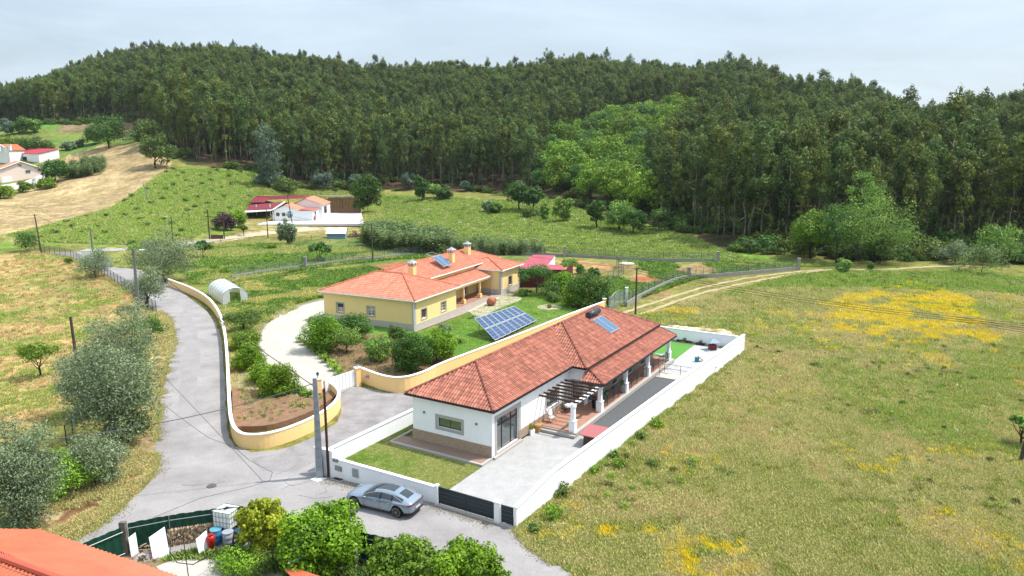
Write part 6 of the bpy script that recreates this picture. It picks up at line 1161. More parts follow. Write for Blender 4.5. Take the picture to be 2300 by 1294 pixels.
def wire_gate():
    a = Vector(G(1367, 697)); c = Vector(G(1404, 680)); d = c-a; Ln = d.length; g = empty('wire_gate', (a.x, a.y, 0), math.atan2(d.y, d.x), 'grey wire gate with arched top between the yellow end pillar and a white post', 'gate'); b = MB(); hh = lambda t: 1.75+.55*math.sin(PI*t)**2
    n = 12
    for i in range(0, n+1): 
        if i in (0, 4, 8, 12): b.tube((Ln*i/n, 0, .1), (Ln*i/n, 0, hh(i/n)), .04, n=5)
    b.path([(Ln*i/n, 0, hh(i/n)) for i in range(n+1)], .05, 5); b.tube((0, 0, .12), (Ln, 0, .12), .05, n=5); b.build('frame', GALV, g); q = MB(); q.add([(Ln*i/n, 0, .12) for i in range(n+1)]+[(Ln*i/n, 0, hh(i/n)) for i in range(n+1)], [(i, i+1, n+2+i, n+1+i) for i in range(n)]); q.build('mesh', M_('gate_mesh', (170,178,186), .6, .05, alpha=.5), g)
wire_gate(); pillar(G(1407, 681), .35, 2.3, WHITE, 'white post right of the grey wire gate', name='gate_post')
b = MB(); c = P(1408, 594); b.lathe([(1.5, 0), (1.55, .2), (1.45, .25), (.05, .35)], 20, (c[0], c[1], T(*c)-.05)); b.build('round_tank', M_('pale_tank', (232,228,218), .7), label='low round pale water tank by the rear low wall', cat='water tank')
p = P(1015, 583); o = empty('brick_hut', (*p, 0), .2, 'tiny brick hut with red roof behind the yellow house chimneys', 'hut'); b = MB(); b.box(-.8, .8, -.8, .8, -.1, 1.7); b.build('wall', M_('hut_wall', (170,150,140), .9), o); slab4(o, 'roof', [(-1, -1, 1.5), (1, -1, 1.5), (1, 1, 2.1), (-1, 1, 2.1)], REDL)
#@@YARD
# ------------------------------------------------------------ foreground yard
def yard():
    o = empty('foreground_house', (*G(85, 1190, 3.6), 0), 0, 'house corner with ribbed orange sheet roof at the bottom left', 'house'); org = Vector((*G(85, 1190, 3.6), 0)); w_ = lambda u, v, z: Vector(at_h(u, v, z))-org
    A, B, C = w_(-90, 1186, 3.6), w_(85, 1190, 3.6), w_(420, 1303, 3.4); OM = M_('orange_sheet_roof', (244,136,98), .6, .08, .6, (230,118,84)); R0, R1 = w_(-90, 1222, 4.9), w_(150, 1310, 4.8)
    C2 = C+(C-B).normalized()*3; R2 = R1+(C-B).normalized()*2.0
    corr(o, 'roof', [B, C2, R2, R0+(B-A)*.25], OM, 46, .07); corr(o, 'roof', [A, B, R0+(B-A)*.25, R0], OM, 14, .03)
    b = MB(); caps(b, R0+Vector((0, 0, .08)), R2+Vector((0, 0, .08)), .17, .6, 3); b.build('ridge_tiles', M_('orange_ridge', (228,112,84), .6), o)
    d = Vector((-3.2, -4.0, -1.3)); q = MB(); U = (R2-R0); Ln = U.length; U = U.normalized(); V_ = (d-U*d.dot(U)).normalized(); tiled(q, R0+V_*4.5, U, -V_, Ln, lambda u: 0, lambda u: 4.5, .26, .42, .06, seed=88); q.build('tiled_roof', M_('orange_roof_tiles', (240,126,88), .7, .12, 2, tone=.15), o)
    q = MB(); z = Vector((0, 0, 1)); f = lambda p: Vector((p.x, p.y, -.1)); B2, C3, A2 = B-z*.15, C2-z*.15, A-z*.15; q.add([f(B), f(C2), C3, B2, f(A), A2], [(0,1,2,3), (4,0,3,5)]); q.build('wall', CREAM, o)
    q = MB(); q.path([A-z*.05, B-z*.05, C2-z*.05], .07, 5); q.build('gutter', M_('orange_sheet_roof'), o)
    # green corrugated fence
    FT = [(184,1222),(275,1184)]; F2 = [(286,1176),(380,1158),(484,1143),(548,1138),(624,1153),(677,1166),(790,1192),(900,1215)]
    def gfence(tp, label):
        pts = [Vector((*G(u, v, 1.9), 0)) for u, v in tp]; c = pts[0]; o2 = empty('metal_fence', tuple(c), 0, label, 'fence'); q = MB(); vs = []
        for a, b_ in zip(pts[:-1], pts[1:]):
            L_ = (b_-a).length; n = int(L_/.11); dd = (b_-a).normalized(); nn = Vector((-dd.y, dd.x, 0))
            for i in range(n): p = a.lerp(b_, i/n)-c+nn*(.035*(0, 1, 1, 0)[i % 4]); zt = 1.9+(.03 if (i//4) % 2 else 0); vs += [p, p+Vector((0, 0, zt))]
        q.add(vs, [(2*i, 2*i+2, 2*i+3, 2*i+1) for i in range(len(vs)//2-1)]); q.build('sheeting', GREENW, o2)
        for z in (.3, 1.62): q = MB(); q.path([p-c+Vector((.02, -.06, z)) for p in pts], .03, 5); q.build('rail', GALV, o2)
        for k, p in enumerate(pts[1:-1]): q = MB(); p = p-c; q.tube((p.x, p.y-.08, 0), (p.x, p.y-.08, 1.9), .03, n=6); q.build('post', GALV, o2)
    gfence(FT, 'dark green corrugated fence left of the old concrete post'); gfence(F2, 'dark green corrugated fence right of the concrete post, behind the firewood')
    q = pole('concrete_post', G(283, 1246), 2.05, .2, .18, M_('old_concrete', (158,152,142), .95, .3, 4, (106,100,92), bump=1), 'old mottled concrete post between the two green fences', cat='post', box=True, z=0)
    sheet('yard_slab', GG((350,1275),(400,1256),(500,1252),(640,1282),(700,1330),(500,1400),(420,1330)), .06, PALEC)
    sheet('yard_soil', GG((290,1250),(350,1262),(420,1240),(700,1245),(860,1290),(860,1400),(300,1400),(180,1235)), .036, M_('yard_earth', (176,146,112), .95, .3, 1, (120,112,70), bump=.6))
    # water tank in its cage
    t = empty('water_tank', (*G(513, 1206), .55), R(-18), 'caged square white water tank in front of the green fence', 'water tank'); TK = M_('tank_plastic', raw=(.82,.84,.80), rough=.5, var=0); b = MB(); b.box(-.58, .58, -.48, .48, .3, 1.28); b.build('bottle', TK, t); b = MB(); b.lathe([(.14, 1.28), (.14, 1.34), (.05, 1.35)], 14); b.build('cap', BLACK, t)
    b = MB()
    for z in (.32, .65, .98, 1.3): b.path([(-.62, -.52, z), (.62, -.52, z), (.62, .52, z), (-.62, .52, z), (-.62, -.52, z)], .018, 4)
    for i in range(6):
        x = -.62+1.24*i/5; b.tube((x, -.52, .15), (x, -.52, 1.3), .014, n=4); b.tube((x, .52, .15), (x, .52, 1.3), .014, n=4)
        y = -.52+1.04*i/5; b.tube((-.62, y, .15), (-.62, y, 1.3), .014, n=4); b.tube((.62, y, .15), (.62, y, 1.3), .014, n=4)
    for y in (-.25, .25): b.tube((-.62, y, 1.31), (.62, y, 1.31), .02, n=4)
    b.build('cage', GALV, t); b = MB(); b.box(-.6, .6, -.5, .5, 0, .14); b.box(-.55, -.3, -.4, .4, -.56, 0); b.box(.3, .55, -.4, .4, -.56, 0); b.build('pallet', BRM, t)
    def drum(u, v, r, h_, m, label, lid=None): o3 = empty('drum', (*G(u, v), 0), 0, label, 'barrel'); b = MB(); b.smooth = True; b.lathe([(r*.9, 0), (r, .05), (r, h_*.33), (r*1.04, h_*.36), (r, h_*.39), (r, h_*.64), (r*1.04, h_*.67), (r, h_*.7), (r*.97, h_-.02)], 20); b.build('barrel', m, o3); b = MB(); b.lathe([(r*1.03, h_-.03), (r*1.03, h_+.02), (r*.9, h_+.025)], 20); b.build('lid', lid or m, o3)
    drum(487, 1222, .33, .95, M_('blue_drum', (60,140,190), .4), 'bright blue plastic drum between the firewood and the caged tank', M_('blue_lid', (120,190,214), .4)); drum(514, 1226, .32, .9, M_('grey_drum', (190,198,208), .4), 'pale grey plastic drum in front of the caged tank'); drum(541, 1222, .3, .9, M_('dark_blue_drum', (40,92,128), .4), 'dark blue drum half hidden behind the yellow green tree')
    c = empty('red_canister', (*G(476, 1238), 0), 0, 'tall red plastic canister in front of the blue drum', 'canister'); b = MB(); b.smooth = True; b.lathe([(.13, 0), (.24, .75), (.25, .9), (.14, 1.0)], 16); b.build('body', M_('red_plastic', (222,44,34), .4), c); b = MB(); b.lathe([(.15, 1.0), (.16, 1.08), (.05, 1.12)], 12); b.build('cap', M_('red_cap', (190,34,28), .4), c)
    # firewood stack
    a, e = Vector((*G(378, 1226), 0)), Vector((*G(486, 1206), 0)); d = e-a; Ln = d.length; fs_ = empty('firewood_stack', tuple(a), math.atan2(d.y, d.x), 'long stack of cut firewood along the green corrugated fence', 'firewood'); g = random.Random(4); q = MB(); ew = M_('cut_wood_ends', (240,214,180), .9, .3, 9, (176,146,116), tone=.6)
    z = .08; 
    while z < 1.05:
        x = .05+g.random()*.06
        while x < Ln-.05: r = g.uniform(.04, .075); y0 = g.uniform(-.05, .05); q.tube((x, -.25+y0, z), (x+g.uniform(-.03, .03), .25+y0, z+g.uniform(-.02, .02)), r, r, 6, True, g.random()); x += r*2.05
        z += .105
    q.build('logs', ew, fs_)
    for (u, v, w2, h2, rz, ln, lab) in ((363, 1252, .95, 1.6, .95, .25, 'tall white board leaning at the left end of the firewood'), (461, 1245, .75, 1.25, 1.1, .2, 'white board leaning beside the red canister'), (304, 1250, .4, 1.3, .7, .3, 'narrow white board leaning on the timber scraps beside the concrete post')):
        o4 = empty('white_board', (*G(u, v), 0), rz, lab, 'board'); b = MB(); b.add([(-w2/2, 0, 0), (w2/2, 0, 0), (w2/2, ln, h2), (-w2/2, ln, h2*.85), (-w2/2, .03, 0), (w2/2, .03, 0), (w2/2, ln+.03, h2), (-w2/2, ln+.03, h2*.85)], [(0,1,2,3), (7,6,5,4), (3,2,6,7), (0,4,5,1), (1,5,6,2), (0,3,7,4)]); b.build('panel', PLAST, o4)
    stone_heap('timber_scraps', 325, 1238, 34, .75, .9, .09, M_('scrap_wood', (206,178,142), .9, .3, 4, (128,104,82), tone=.3), 'jumbled heap of timber scraps beside the concrete post', 'timber', long=1.0)
    stone_heap('rubble_heap', 330, 1263, 20, .7, .35, .16, M_('rubble', (226,218,210), .9, .3, 3, (176,150,134), tone=.2), 'heap of white broken blocks below the leaning white board', 'rubble')
    stone_heap('stick_heap', 418, 1256, 40, .9, .12, .05, M_('scrap_wood'), 'scattered split sticks on the ground in front of the firewood', 'sticks', long=.6)
    p = G(424, 1300); o5 = empty('hose_pole', (*p, 0), 0, 'thin rusty pole with a looped black hose in front of the firewood', 'pole'); b = MB(); b.tube((0, 0, 0), (-.15, .1, 2.6), .03, .025, 6); b.build('shaft', RUST, o5)
    b = MB(); b.path([(-.15, .1, 2.55), (-.75, .2, 2.2), (-1.0, .2, 1.5), (-.6, .1, .9), (.3, 0, .85), (1.1, .3, 1.2), (1.6, 1.0, 1.6)], .028, 5); b.build('hose', BLACK, o5)
    o6 = empty('pipe_frame', (*G(729, 1330), 0), 0, 'white pipe frame rising above the small orange roof', 'pipe'); b = MB(); b.path([(0, 0, 0), (0, 0, 2.55), (-1.55, -.9, 2.2)], .035, 6); b.build('pipe', ALU, o6)
    o6 = empty('grey_post', (*G(806, 1330), 0), 0, 'slim grey post with bent top among the foreground citrus trees', 'post'); b = MB(); b.path([(0, 0, 0), (0, 0, 2.3), (-.12, 0, 2.5)], .045, 6); b.build('shaft', GALV, o6)
    k = empty('lean_to_roof', (*G(680, 1290, 2.2), 0), 0, 'small orange roof at the bottom edge below the white pipe', 'roof'); org2 = Vector((*G(680, 1290, 2.2), 0)); w2 = lambda u, v, z: Vector(at_h(u, v, z))-org2
    corr(k, 'roof', [w2(640, 1282, 2.1), w2(662, 1276, 2.1), w2(725, 1296, 2.1), w2(690, 1330, 2.1)][::1], OM, 8, .03); b = MB(); b.box(-.6, .6, -1.8, -.6, 0, 1.6); b.build('wall', CREAM, k)
yard()
#@@PLANTS
# ------------------------------------------------------------ trees, bushes, hedges
def spec(kind, rx, h, seed, n=None, lm=None, size=None, near=1.):
    """(clumps, leaf count, leaf size, leaf kind, trunk radius, bark, trunk top, extra) of a plant of half width rx and height h"""
    if kind == 'olive': c = blob_clumps(rx*.95, rx*.9, h*.42, h*.53, 44, rx*.33, seed); n = int((n or 9000)*1.35); return c, n, size or .2, lm or 'olive', .26, 'grey', .55, dict(shell=.35, rnd=1., tonev=.35, aspect=.42)
    if kind == 'citrus': c = blob_clumps(rx*.95, rx*.95, h*.5, h*.47, 60, rx*.3, seed, lo=-.95, tight=1); n = int((n or 8000)*1.7); return c, n, size or .19, lm or 'citrus', .1, 'dark', .5, dict(shell=.72, rnd=.65, tonev=.5, aspect=.6)
    if kind == 'bigcitrus':
        c = []; g = random.Random(seed)
        for k in range(7):
            a = k*.9+g.uniform(0, .4); q = rx*g.uniform(.35, .55) if k else 0; r2 = rx*g.uniform(.38, .6); zc = h*g.uniform(.42, .62) if k else h*.6
            c += [(x+q*math.cos(a), y+q*math.sin(a), z, *r_) for x, y, z, *r_ in blob_clumps(r2, r2, h*.33, zc, 16, rx*.2, seed+k, lo=-.9)]
        for k in range(7): a = g.uniform(0, 6.28); q = rx*g.uniform(.1, .5); c.append((q*math.cos(a), q*math.sin(a), h*g.uniform(.82, .93), .18, .18, .28))
        return c, int(n*1.5), size, lm, .12, 'dark', .5, dict(shell=.6, rnd=.8, tonev=.6, aspect=.55)
    if kind == 'oak': c = blob_clumps(rx*.95, rx*.95, h*.4, h*.58, 46, rx*.3, seed, lo=-.8); return c, n or 5000, size or .42, lm or 'oak', h*.035, 'dark', .6, dict(shell=.6, rnd=.7, tonev=.5, aspect=.6)
    if kind == 'bush': c = blob_clumps(rx*.92, rx*.92, h*.42, h*.45, 26, rx*.36, seed, lo=-.7); return c, n or 2500, size or .3, lm or 'bush', .08, 'dark', .5, dict(shell=.5, rnd=.8, tonev=.45)
    if kind == 'airy': c = blob_clumps(rx*.95, rx*.95, h*.22, h*.74, 26, rx*.24, seed, lo=-.7); return c, n or 1800, size or .25, lm or 'darkoak', .12, 'dark', .6, dict(shell=.2, rnd=1., tonev=.4, aspect=.5)
    if kind == 'tall': c = blob_clumps(rx*1.02, rx*1.02, h*.45, h*.53, 75, rx*.24, seed, lo=-.95); return c, n or 7000, size or .42, lm or 'ash', h*.02, 'dark', .7, dict(shell=.45, rnd=.8, tonev=.5, aspect=.5)
def plant(name, kind, u, vt, vb, wpx, label, cat='tree', lm=None, seed=0, n=None, size=None, group=None, lean=(0, 0), base=None, hfix=None, limbs=7):
    """a plant whose crown top, foot and width read vt, vb, wpx in the photograph"""
    if base: p = base; h = hfix; rx = wpx/2
    else: p = P(u, vb); k = px_m((*p, T(*p))); h = (vb-vt)/k*1.02; rx = wpx/k/2
    c, n_, sz, l_, tr, bk_, tp, kw = spec(kind, rx, h, seed+int(u), n, lm, size)
    o = make_tree(name, c, n_, sz, l_, h, tr, bk_, label, cat, group, tp, limbs, seed+int(u), lean, **kw); return put(o, p, random.uniform(0, .5))
def at_top(u, vt, h): return G(u, vt, h)
# near left
plant('olive_tree', 'olive', 262, 745, 1015, 215, 'largest grey green olive tree, its crown spreading beside the road verge', seed=2, n=15000, size=.2)
plant('olive_tree', 'olive', 292, 686, 860, 165, 'olive tree just behind the largest one, at the bend of the verge', seed=5, n=11000, size=.2)
plant('olive_tree', 'olive', 195, 765, 940, 110, 'smaller olive tree at the field side of the largest olive', seed=6, n=5000, size=.2)
plant('olive_bush', 'olive', 215, 985, 1092, 145, 'low olive bush below the largest olive tree', 'bush', seed=7, n=6000, size=.18)
plant('green_bush', 'bush', 150, 1020, 1115, 130, 'fresh green bush between the two near olives on the left', 'bush', lm='oak', seed=8, n=6000, size=.16)
plant('olive_tree', 'olive', 38, 930, 1195, 205, 'big olive tree with a thick grey trunk cut by the left edge', seed=9, n=17000, size=.17)
plant('olive_tree', 'olive', 216, 553, 624, 80, 'small olive tree on the fence line of the lane, nearest the far lamp', seed=10, n=4000, size=.26)
plant('olive_tree', 'olive', 331, 597, 692, 88, 'round olive tree at the road bend beside the street lamp', seed=11, n=6000, size=.22)
plant('willow_tree', 'olive', 370, 520, 634, 130, 'wide silvery tree behind the yellow wall start, largest tree on the lane', seed=12, n=11000, size=.26)
plant('orange_tree', 'airy', 88, 768, 848, 88, 'lone leaning orange tree with bare trunk in the orange field', lm='oak', seed=13, n=2600, size=.2, lean=(.12, 0))
plant('ivy_bush', 'bush', 58, 513, 566, 56, 'bush covering the gate at the far left of the lane', 'bush', lm='darkoak', seed=14)
# foreground citrus
for (u, vt, h, w_, lm, nn, lab) in ((592, 1113, 3.7, 3.3, 'lemon', 9000, 'yellow green tree standing in front of the caged water tank'), (725, 1134, 4.1, 5.4, 'citrus', 19000, 'biggest bright green citrus tree at the bottom edge'), (905, 1213, 3.2, 4.4, 'oak', 13000, 'yellowish citrus tree between the two darker ones at the bottom edge'), (1055, 1212, 3.2, 4.3, 'citrus', 13000, 'rightmost citrus tree at the bottom edge, with one tall shoot')):
    b_ = at_top(u, vt, h); plant('citrus_tree', 'bigcitrus', u, 0, 0, w_, lab, lm=lm, seed=3, n=nn, size=.19, base=b_, hfix=h)
b_ = at_top(1098, 1206, 3.5); plant('citrus_tree', 'bush', 1098, 0, 0, .9, 'single tall leafy shoot rising from the rightmost citrus tree', lm='oak', seed=3, n=900, size=.13, base=b_, hfix=3.5)
plant('yard_bush', 'bush', 545, 1232, 1280, 110, 'low green weeds around the drums and red canister', 'bush', lm='oak', seed=21, n=5000, size=.12)
plant('yard_bush', 'bush', 600, 1235, 1290, 120, 'low green weeds under the yellow green tree', 'bush', lm='bush', seed=22, n=4000, size=.12)
# garden of the yellow house
for (u, vt, vb, w_, k, lm, lab) in ((727, 703, 790, 88, 'citrus', 'citrus', 'round citrus tree nearest the curved driveway, left of the small trunked tree'), (795, 696, 765, 75, 'citrus', 'darkoak', 'citrus tree close to the yellow house wall below its left windows'), (779, 730, 794, 64, 'oak', 'ash', 'small round tree with a clear thin trunk on the brown bed'), (851, 748, 812, 66, 'citrus', 'ash', 'pale green small tree in the middle of the brown bed'), (924, 744, 836, 100, 'citrus', 'laurel', 'biggest dark glossy citrus tree by the curving yellow wall'), (982, 733, 812, 78, 'citrus', 'citrus', 'dark citrus tree right behind the biggest glossy one'), (893, 722, 760, 34, 'bush', 'bush', 'small shrub at the corner of the yellow house'), (1000, 728, 745, 26, 'bush', 'olive', 'little grey shrub on the lawn left of the solar array'), (555, 742, 786, 62, 'citrus', 'oak', 'yellow green citrus bush, second from the top of the planting strip'), (560, 768, 832, 72, 'citrus', 'citrus', 'round citrus bush in the middle of the planting strip'), (598, 808, 862, 66, 'citrus', 'oak', 'citrus bush touching the large dark one in the planting strip'), (624, 814, 894, 92, 'citrus', 'citrus', 'largest dark citrus bush in the planting strip by the driveway'), (548, 705, 748, 84, 'airy', 'bush', 'untidy thin shrub at the top of the planting strip'), (682, 905, 925, 26, 'bush', 'dry', 'small dry shrub in the red soil bed inside the wall')):
    plant('citrus_tree' if k == 'citrus' else 'garden_shrub', k, u, vt, vb, w_*1.12, lab, 'tree' if vb-vt > 45 else 'bush', lm=lm, seed=30, n=7000 if w_ > 70 else 4000, size=.17)
for (u, vt, vb, w_, k, lm, lab) in ((1205, 598, 660, 84, 'airy', 'darkoak', 'feathery dark shrub in front of the red shed'), (1262, 612, 662, 70, 'citrus', 'citrus', 'citrus tree in the middle of the hedge behind the garden lawn'), (1235, 625, 668, 60, 'bush', 'bush', 'light green shrub at the foot of the feathery shrub'), (1322, 608, 690, 98, 'citrus', 'laurel', 'large glossy tree at the corner of the garden lawn'), (1290, 640, 690, 60, 'citrus', 'citrus', 'bushy citrus at the left foot of the large glossy tree'), (1351, 640, 690, 50, 'citrus', 'darkoak', 'dark small tree right of the large glossy tree, at the yellow wall'), (1303, 592, 616, 20, 'bush', 'darkoak', 'small round tree alone behind the hedge, left one'), (1336, 598, 622, 22, 'bush', 'laurel', 'small round tree alone behind the hedge, right one'), (1247, 655, 678, 34, 'bush', 'bush', 'low bush at the lawn edge behind the oval pebble bed')):
    plant('garden_tree', k, u, vt, vb, w_*1.12, lab, 'tree' if vb-vt > 30 else 'bush', lm=lm, seed=40, n=5000 if w_ > 60 else 2200, size=.24)
plant('pine_bonsai', 'bush', 1234, 682, 693, 13, 'tiny clipped bush in the oval pebble bed', 'bush', lm='dry', n=600, size=.12)
for i, (u, v) in enumerate([(676+i*9.5, 768+i*i*.25+i*6) for i in range(11)]+[(674, 882), (684, 888), (694, 893), (665, 875)]):
    rosette(u, v, .05, 40, .75, 'oak', 'strap leaved clump in the row edging the curved driveway', 'edging_plant', 1.2, i); bpy.context.view_layer
    bpy.data.objects[-1]
for o in [o for o in bpy.data.objects if o.get('label', '').startswith('strap leaved')]: o['group'] = 'strap leaved clumps edging the driveway'
# middle distance
MID = [(825, 384, 480, 76, 'citrus', 'laurel', 'dense dark round tree at the right end of the timber enclosure'), (505, 476, 518, 50, 'bush', 'plum', 'dark purple leaved tree beside the ranch gate'), (535, 470, 512, 44, 'bush', 'oak', 'yellow green tree right of the purple one'), (548, 506, 531, 17, 'airy', 'bush', 'small palm like tree by the sandy drive'), (647, 490, 549, 46, 'olive', 'olive', 'grey olive tree in front of the white gabled building'), (457, 540, 581, 42, 'airy', 'darkoak', 'thin bare looking tree on the weedy plot, left one'), (718, 545, 590, 48, 'airy', 'darkoak', 'thin bare looking tree on the weedy plot above the low wall'), (245, 265, 334, 90, 'oak', 'darkoak', 'round oak with long shadow on the hayfield'), (212, 283, 325, 44, 'bush', 'darkoak', 'smaller tree touching the left side of the hayfield oak'), (349, 305, 378, 74, 'oak', 'euc', 'umbrella pine leaning at the top of the hayfield'), (335, 270, 330, 60, 'tall', 'euc', 'dark tree in front of the forest above the umbrella pine'), (604, 285, 424, 66, 'tall', 'blue', 'tall silvery grey tree at the forest edge above the barn'), (642, 402, 435, 54, 'bush', 'bush', 'round bush behind the dark red carport roof'), (598, 385, 420, 60, 'bush', 'blue', 'silvery undergrowth at the foot of the tall grey tree'), (728, 382, 428, 52, 'bush', 'blue', 'silvery bush behind the timber enclosure'), (800, 385, 425, 36, 'bush', 'blue', 'silvery bush left of the dense dark tree'), (948, 390, 452, 32, 'tall', 'darkoak', 'small upright tree on the upper meadow, leftmost of its row'), (975, 410, 447, 36, 'bush', 'ash', 'light bush right of the small upright meadow tree'), (998, 415, 450, 36, 'bush', 'darkoak', 'dark bush at the right end of the upper meadow row'), (1045, 402, 430, 24, 'bush', 'blue', 'grey bush at the forest foot above the meadow'), (920, 385, 425, 34, 'bush', 'blue', 'blue grey bush at the forest foot left of the upright tree'), (1096, 448, 478, 26, 'bush', 'olive', 'greyish bush in the middle of the meadow, left of a pair'), (1112, 452, 482, 28, 'bush', 'darkoak', 'dark bush in the middle of the meadow, right of a pair'), (1165, 410, 474, 62, 'oak', 'darkoak', 'big dark tree on the meadow at the left of the oak wood'), (1198, 418, 476, 44, 'oak', 'darkoak', 'dark tree right behind the big dark meadow tree'), (1190, 468, 489, 40, 'bush', 'bush', 'low bush in front of the two dark meadow trees'), (1222, 455, 496, 20, 'tall', 'ash', 'slim young tree alone on the meadow'), (1266, 440, 500, 44, 'tall', 'ash', 'feathery green tree on the meadow below the oak wood'), (1340, 448, 514, 46, 'oak', 'darkoak', 'spreading tree at the edge of the sloping red bank, left one'), (1390, 455, 520, 76, 'oak', 'ash', 'grey green spreading tree on the red bank'), (1422, 468, 528, 60, 'oak', 'darkoak', 'spreading tree with orange soil at its foot'), (1480, 460, 520, 50, 'bush', 'darkoak', 'undergrowth bush at the corner of the right forest'),
 (1962, 423, 590, 175, 'tall', 'ash', 'large light green ash tree standing before the right forest'), (1880, 440, 590, 90, 'tall', 'darkoak', 'dark green tree behind the left side of the large ash'), (1820, 478, 580, 104, 'oak', 'oak', 'yellow green leaning tree left of the large ash'), (1932, 368, 560, 90, 'tall', 'ash', 'tall tree rising behind the large ash'), (1975, 500, 592, 50, 'bush', 'darkoak', 'ivy covered stem below the large ash'), (2205, 545, 612, 112, 'bush', 'cane', 'big rounded willow bush at the right edge of the meadow'), (2145, 532, 592, 66, 'bush', 'olive', 'grey bush left of the big rounded willow bush'), (2240, 500, 590, 90, 'tall', 'ash', 'light green tree behind the rounded willow bush'), (1893, 577, 612, 34, 'bush', 'ash', 'small pollarded tree beside the forest track'), (1955, 588, 606, 14, 'bush', 'darkoak', 'tiny stump with leaves beside the forest track'), (2292, 930, 1000, 60, 'airy', 'ash', 'thin green tree cut by the right edge beside the leaning pole'),
 (20, 300, 345, 60, 'bush', 'oak', 'green tree on the terrace above the red warehouse, left one'), (70, 298, 345, 60, 'bush', 'darkoak', 'dark tree on the terrace above the red warehouse'), (50, 262, 300, 36, 'bush', 'darkoak', 'far tree at the top of the terrace, left one'), (78, 266, 302, 30, 'bush', 'ash', 'far tree at the top of the terrace, right one'), (15, 268, 305, 40, 'bush', 'blue', 'far grey bush at the left edge of the terrace'), (105, 318, 345, 40, 'bush', 'bush', 'bush right of the dark terrace tree'), (146, 318, 338, 18, 'bush', 'olive', 'small olive on the terrace, leftmost of three'), (162, 316, 337, 20, 'bush', 'olive', 'small olive on the terrace, middle of three'), (178, 310, 330, 18, 'bush', 'olive', 'small olive on the terrace, rightmost of three'), (125, 362, 410, 60, 'oak', 'darkoak', 'tree with white blossom shadow beside the pink house terrace'), (103, 398, 424, 38, 'bush', 'oak', 'green bush below the pink house terrace'), (58, 405, 432, 28, 'bush', 'bush', 'small bush in front of the white garden wall'), (10, 412, 446, 40, 'bush', 'oak', 'bush at the left edge below the pink house')]
for (u, vt, vb, w_, k, lm, lab) in MID:
    p_ = P(u, vb); d_ = p_[1]; plant('shrub' if k == 'bush' else 'tree', k, u, vt, vb, w_, lab, 'bush' if k == 'bush' else 'tree', lm=lm, seed=60, size=max(.24, min(.75, d_/420)) if d_ > 90 else .22, n=(9000 if w_ > 90 else 4500) if k != 'bush' else 2500)
# the oak wood on the hill and single oaks
OK = []
for i in range(6):
    c = blob_clumps(4.6, 4.6, 4.0, 5.2, 42, 1.3, 300+i, lo=-.9); o = make_tree('oak_tree', c, 4200, .5, 'oak' if i % 3 else 'darkoak', 9.5, .3, 'dark', 'rounded oak of the bright green oak wood on the middle hillside', 'tree', 'oaks of the bright green wood on the hillside', .6, 6, i, shell=.6, rnd=.7, tonev=.5, aspect=.6); OK.append([o, 0])
sel = []; 
for x, y, _u in OAKPTS[rng.permutation(len(OAKPTS))]:
    if all((x-a)**2+(y-c)**2 > 7.2**2 for a, c in sel): sel.append((x, y))
for i, (x, y) in enumerate(sel[:170]):
    pr = OK[rng.integers(0, 6)]; o = pr[0] if pr[1] == 0 else copy_tree(pr[0]); pr[1] += 1; put(o, (x, y), rng.random()*6.28, float(.9+.65*rng.random()))
print('oaks', len(sel))
# understory along the forest foot
US_ = []
for i in range(4): c = blob_clumps(1.9, 1.9, 1.1, 1.3, 16, .8, 400+i, lo=-.4); V, Fc, t = leaves(c, 700, .5, seed=i); US_.append(mesh_np('undergrowth_kind', V, Fc, LM[('euc', 'bush', 'darkoak', 'euc2')[i]], t))
x_ = rng.uniform(-.8, .8, 5200); y_ = np.empty(5200); u_ = 1150+1686*x_; y_ = np.interp(u_, EDGE_U, ED)+rng.uniform(-5, 60, 5200)**1.0; X_ = x_*y_; k_ = fbm(X_, y_, 14, 66) > .46
scatter('undergrowth', X_[k_], y_[k_], TN(X_[k_], y_[k_])-.2, rng.integers(0, 4, k_.sum()), rng.random(k_.sum())*6.28, .35+.9*rng.random(k_.sum())**2, US_, 'low scrub and bracken growing under the forest trees', 'undergrowth')
# ---- canes
def cane_mesh(n, h, w_, seed, lm='cane'):
    g = np.random.default_rng(seed); V = []; F_ = []; t = []
    for i in range(n):
        a = g.uniform(0, 6.28); r = w_*math.sqrt(g.random()); x, y = r*math.cos(a), r*math.sin(a); hh = h*g.uniform(.7, 1.1); lx, ly = g.normal(0, .12, 2)*hh
        for j in range(9):
            q = .15+.85*j/8; b_ = g.uniform(0, 6.28); l_ = .75*g.uniform(.6, 1.2); c = np.array([x+lx*q*q, y+ly*q*q, hh*q]); d = np.array([math.cos(b_), math.sin(b_), .35]); s_ = np.array([-d[1], d[0], 0])*.075; k = len(V)
            V += [c-s_, c+s_, c+d*l_*.6+s_, c+d*l_-np.array([0, 0, .25*l_])]; F_.append([k, k+1, k+2, k+3]); t.append(g.random())
    return mesh_np('cane', V, F_, LM[lm], t)
CK = [cane_mesh(26, 4.2, 1.1, i) for i in range(4)]
def canes(poly, dens, label, smin, smax, name='cane_thicket', kinds=CK):
    xs, ys = zip(*poly); n = int((max(xs)-min(xs))*(max(ys)-min(ys))*dens); x = rng.uniform(min(xs), max(xs), n); y = rng.uniform(min(ys), max(ys), n); k = inpoly(x, y, poly); x, y = x[k], y[k]; n = len(x)
    scatter(name, x, y, TN(x, y)-.1, rng.integers(0, len(kinds), n), rng.random(n)*6.28, rng.uniform(smin, smax, n), kinds, label, 'cane')
canes(PP((818,556),(860,566),(950,574),(1010,574),(1020,556),(950,545),(860,532),(820,534)), .5, 'tall cane thicket with pale leaves behind the yellow house', .85, 1.15)
canes(PP((1010,575),(1100,574),(1190,574),(1240,574),(1180,562),(1080,556),(1010,556)), .45, 'lower cane and reed belt to the right of the tall thicket', .45, .8, 'reed_belt')
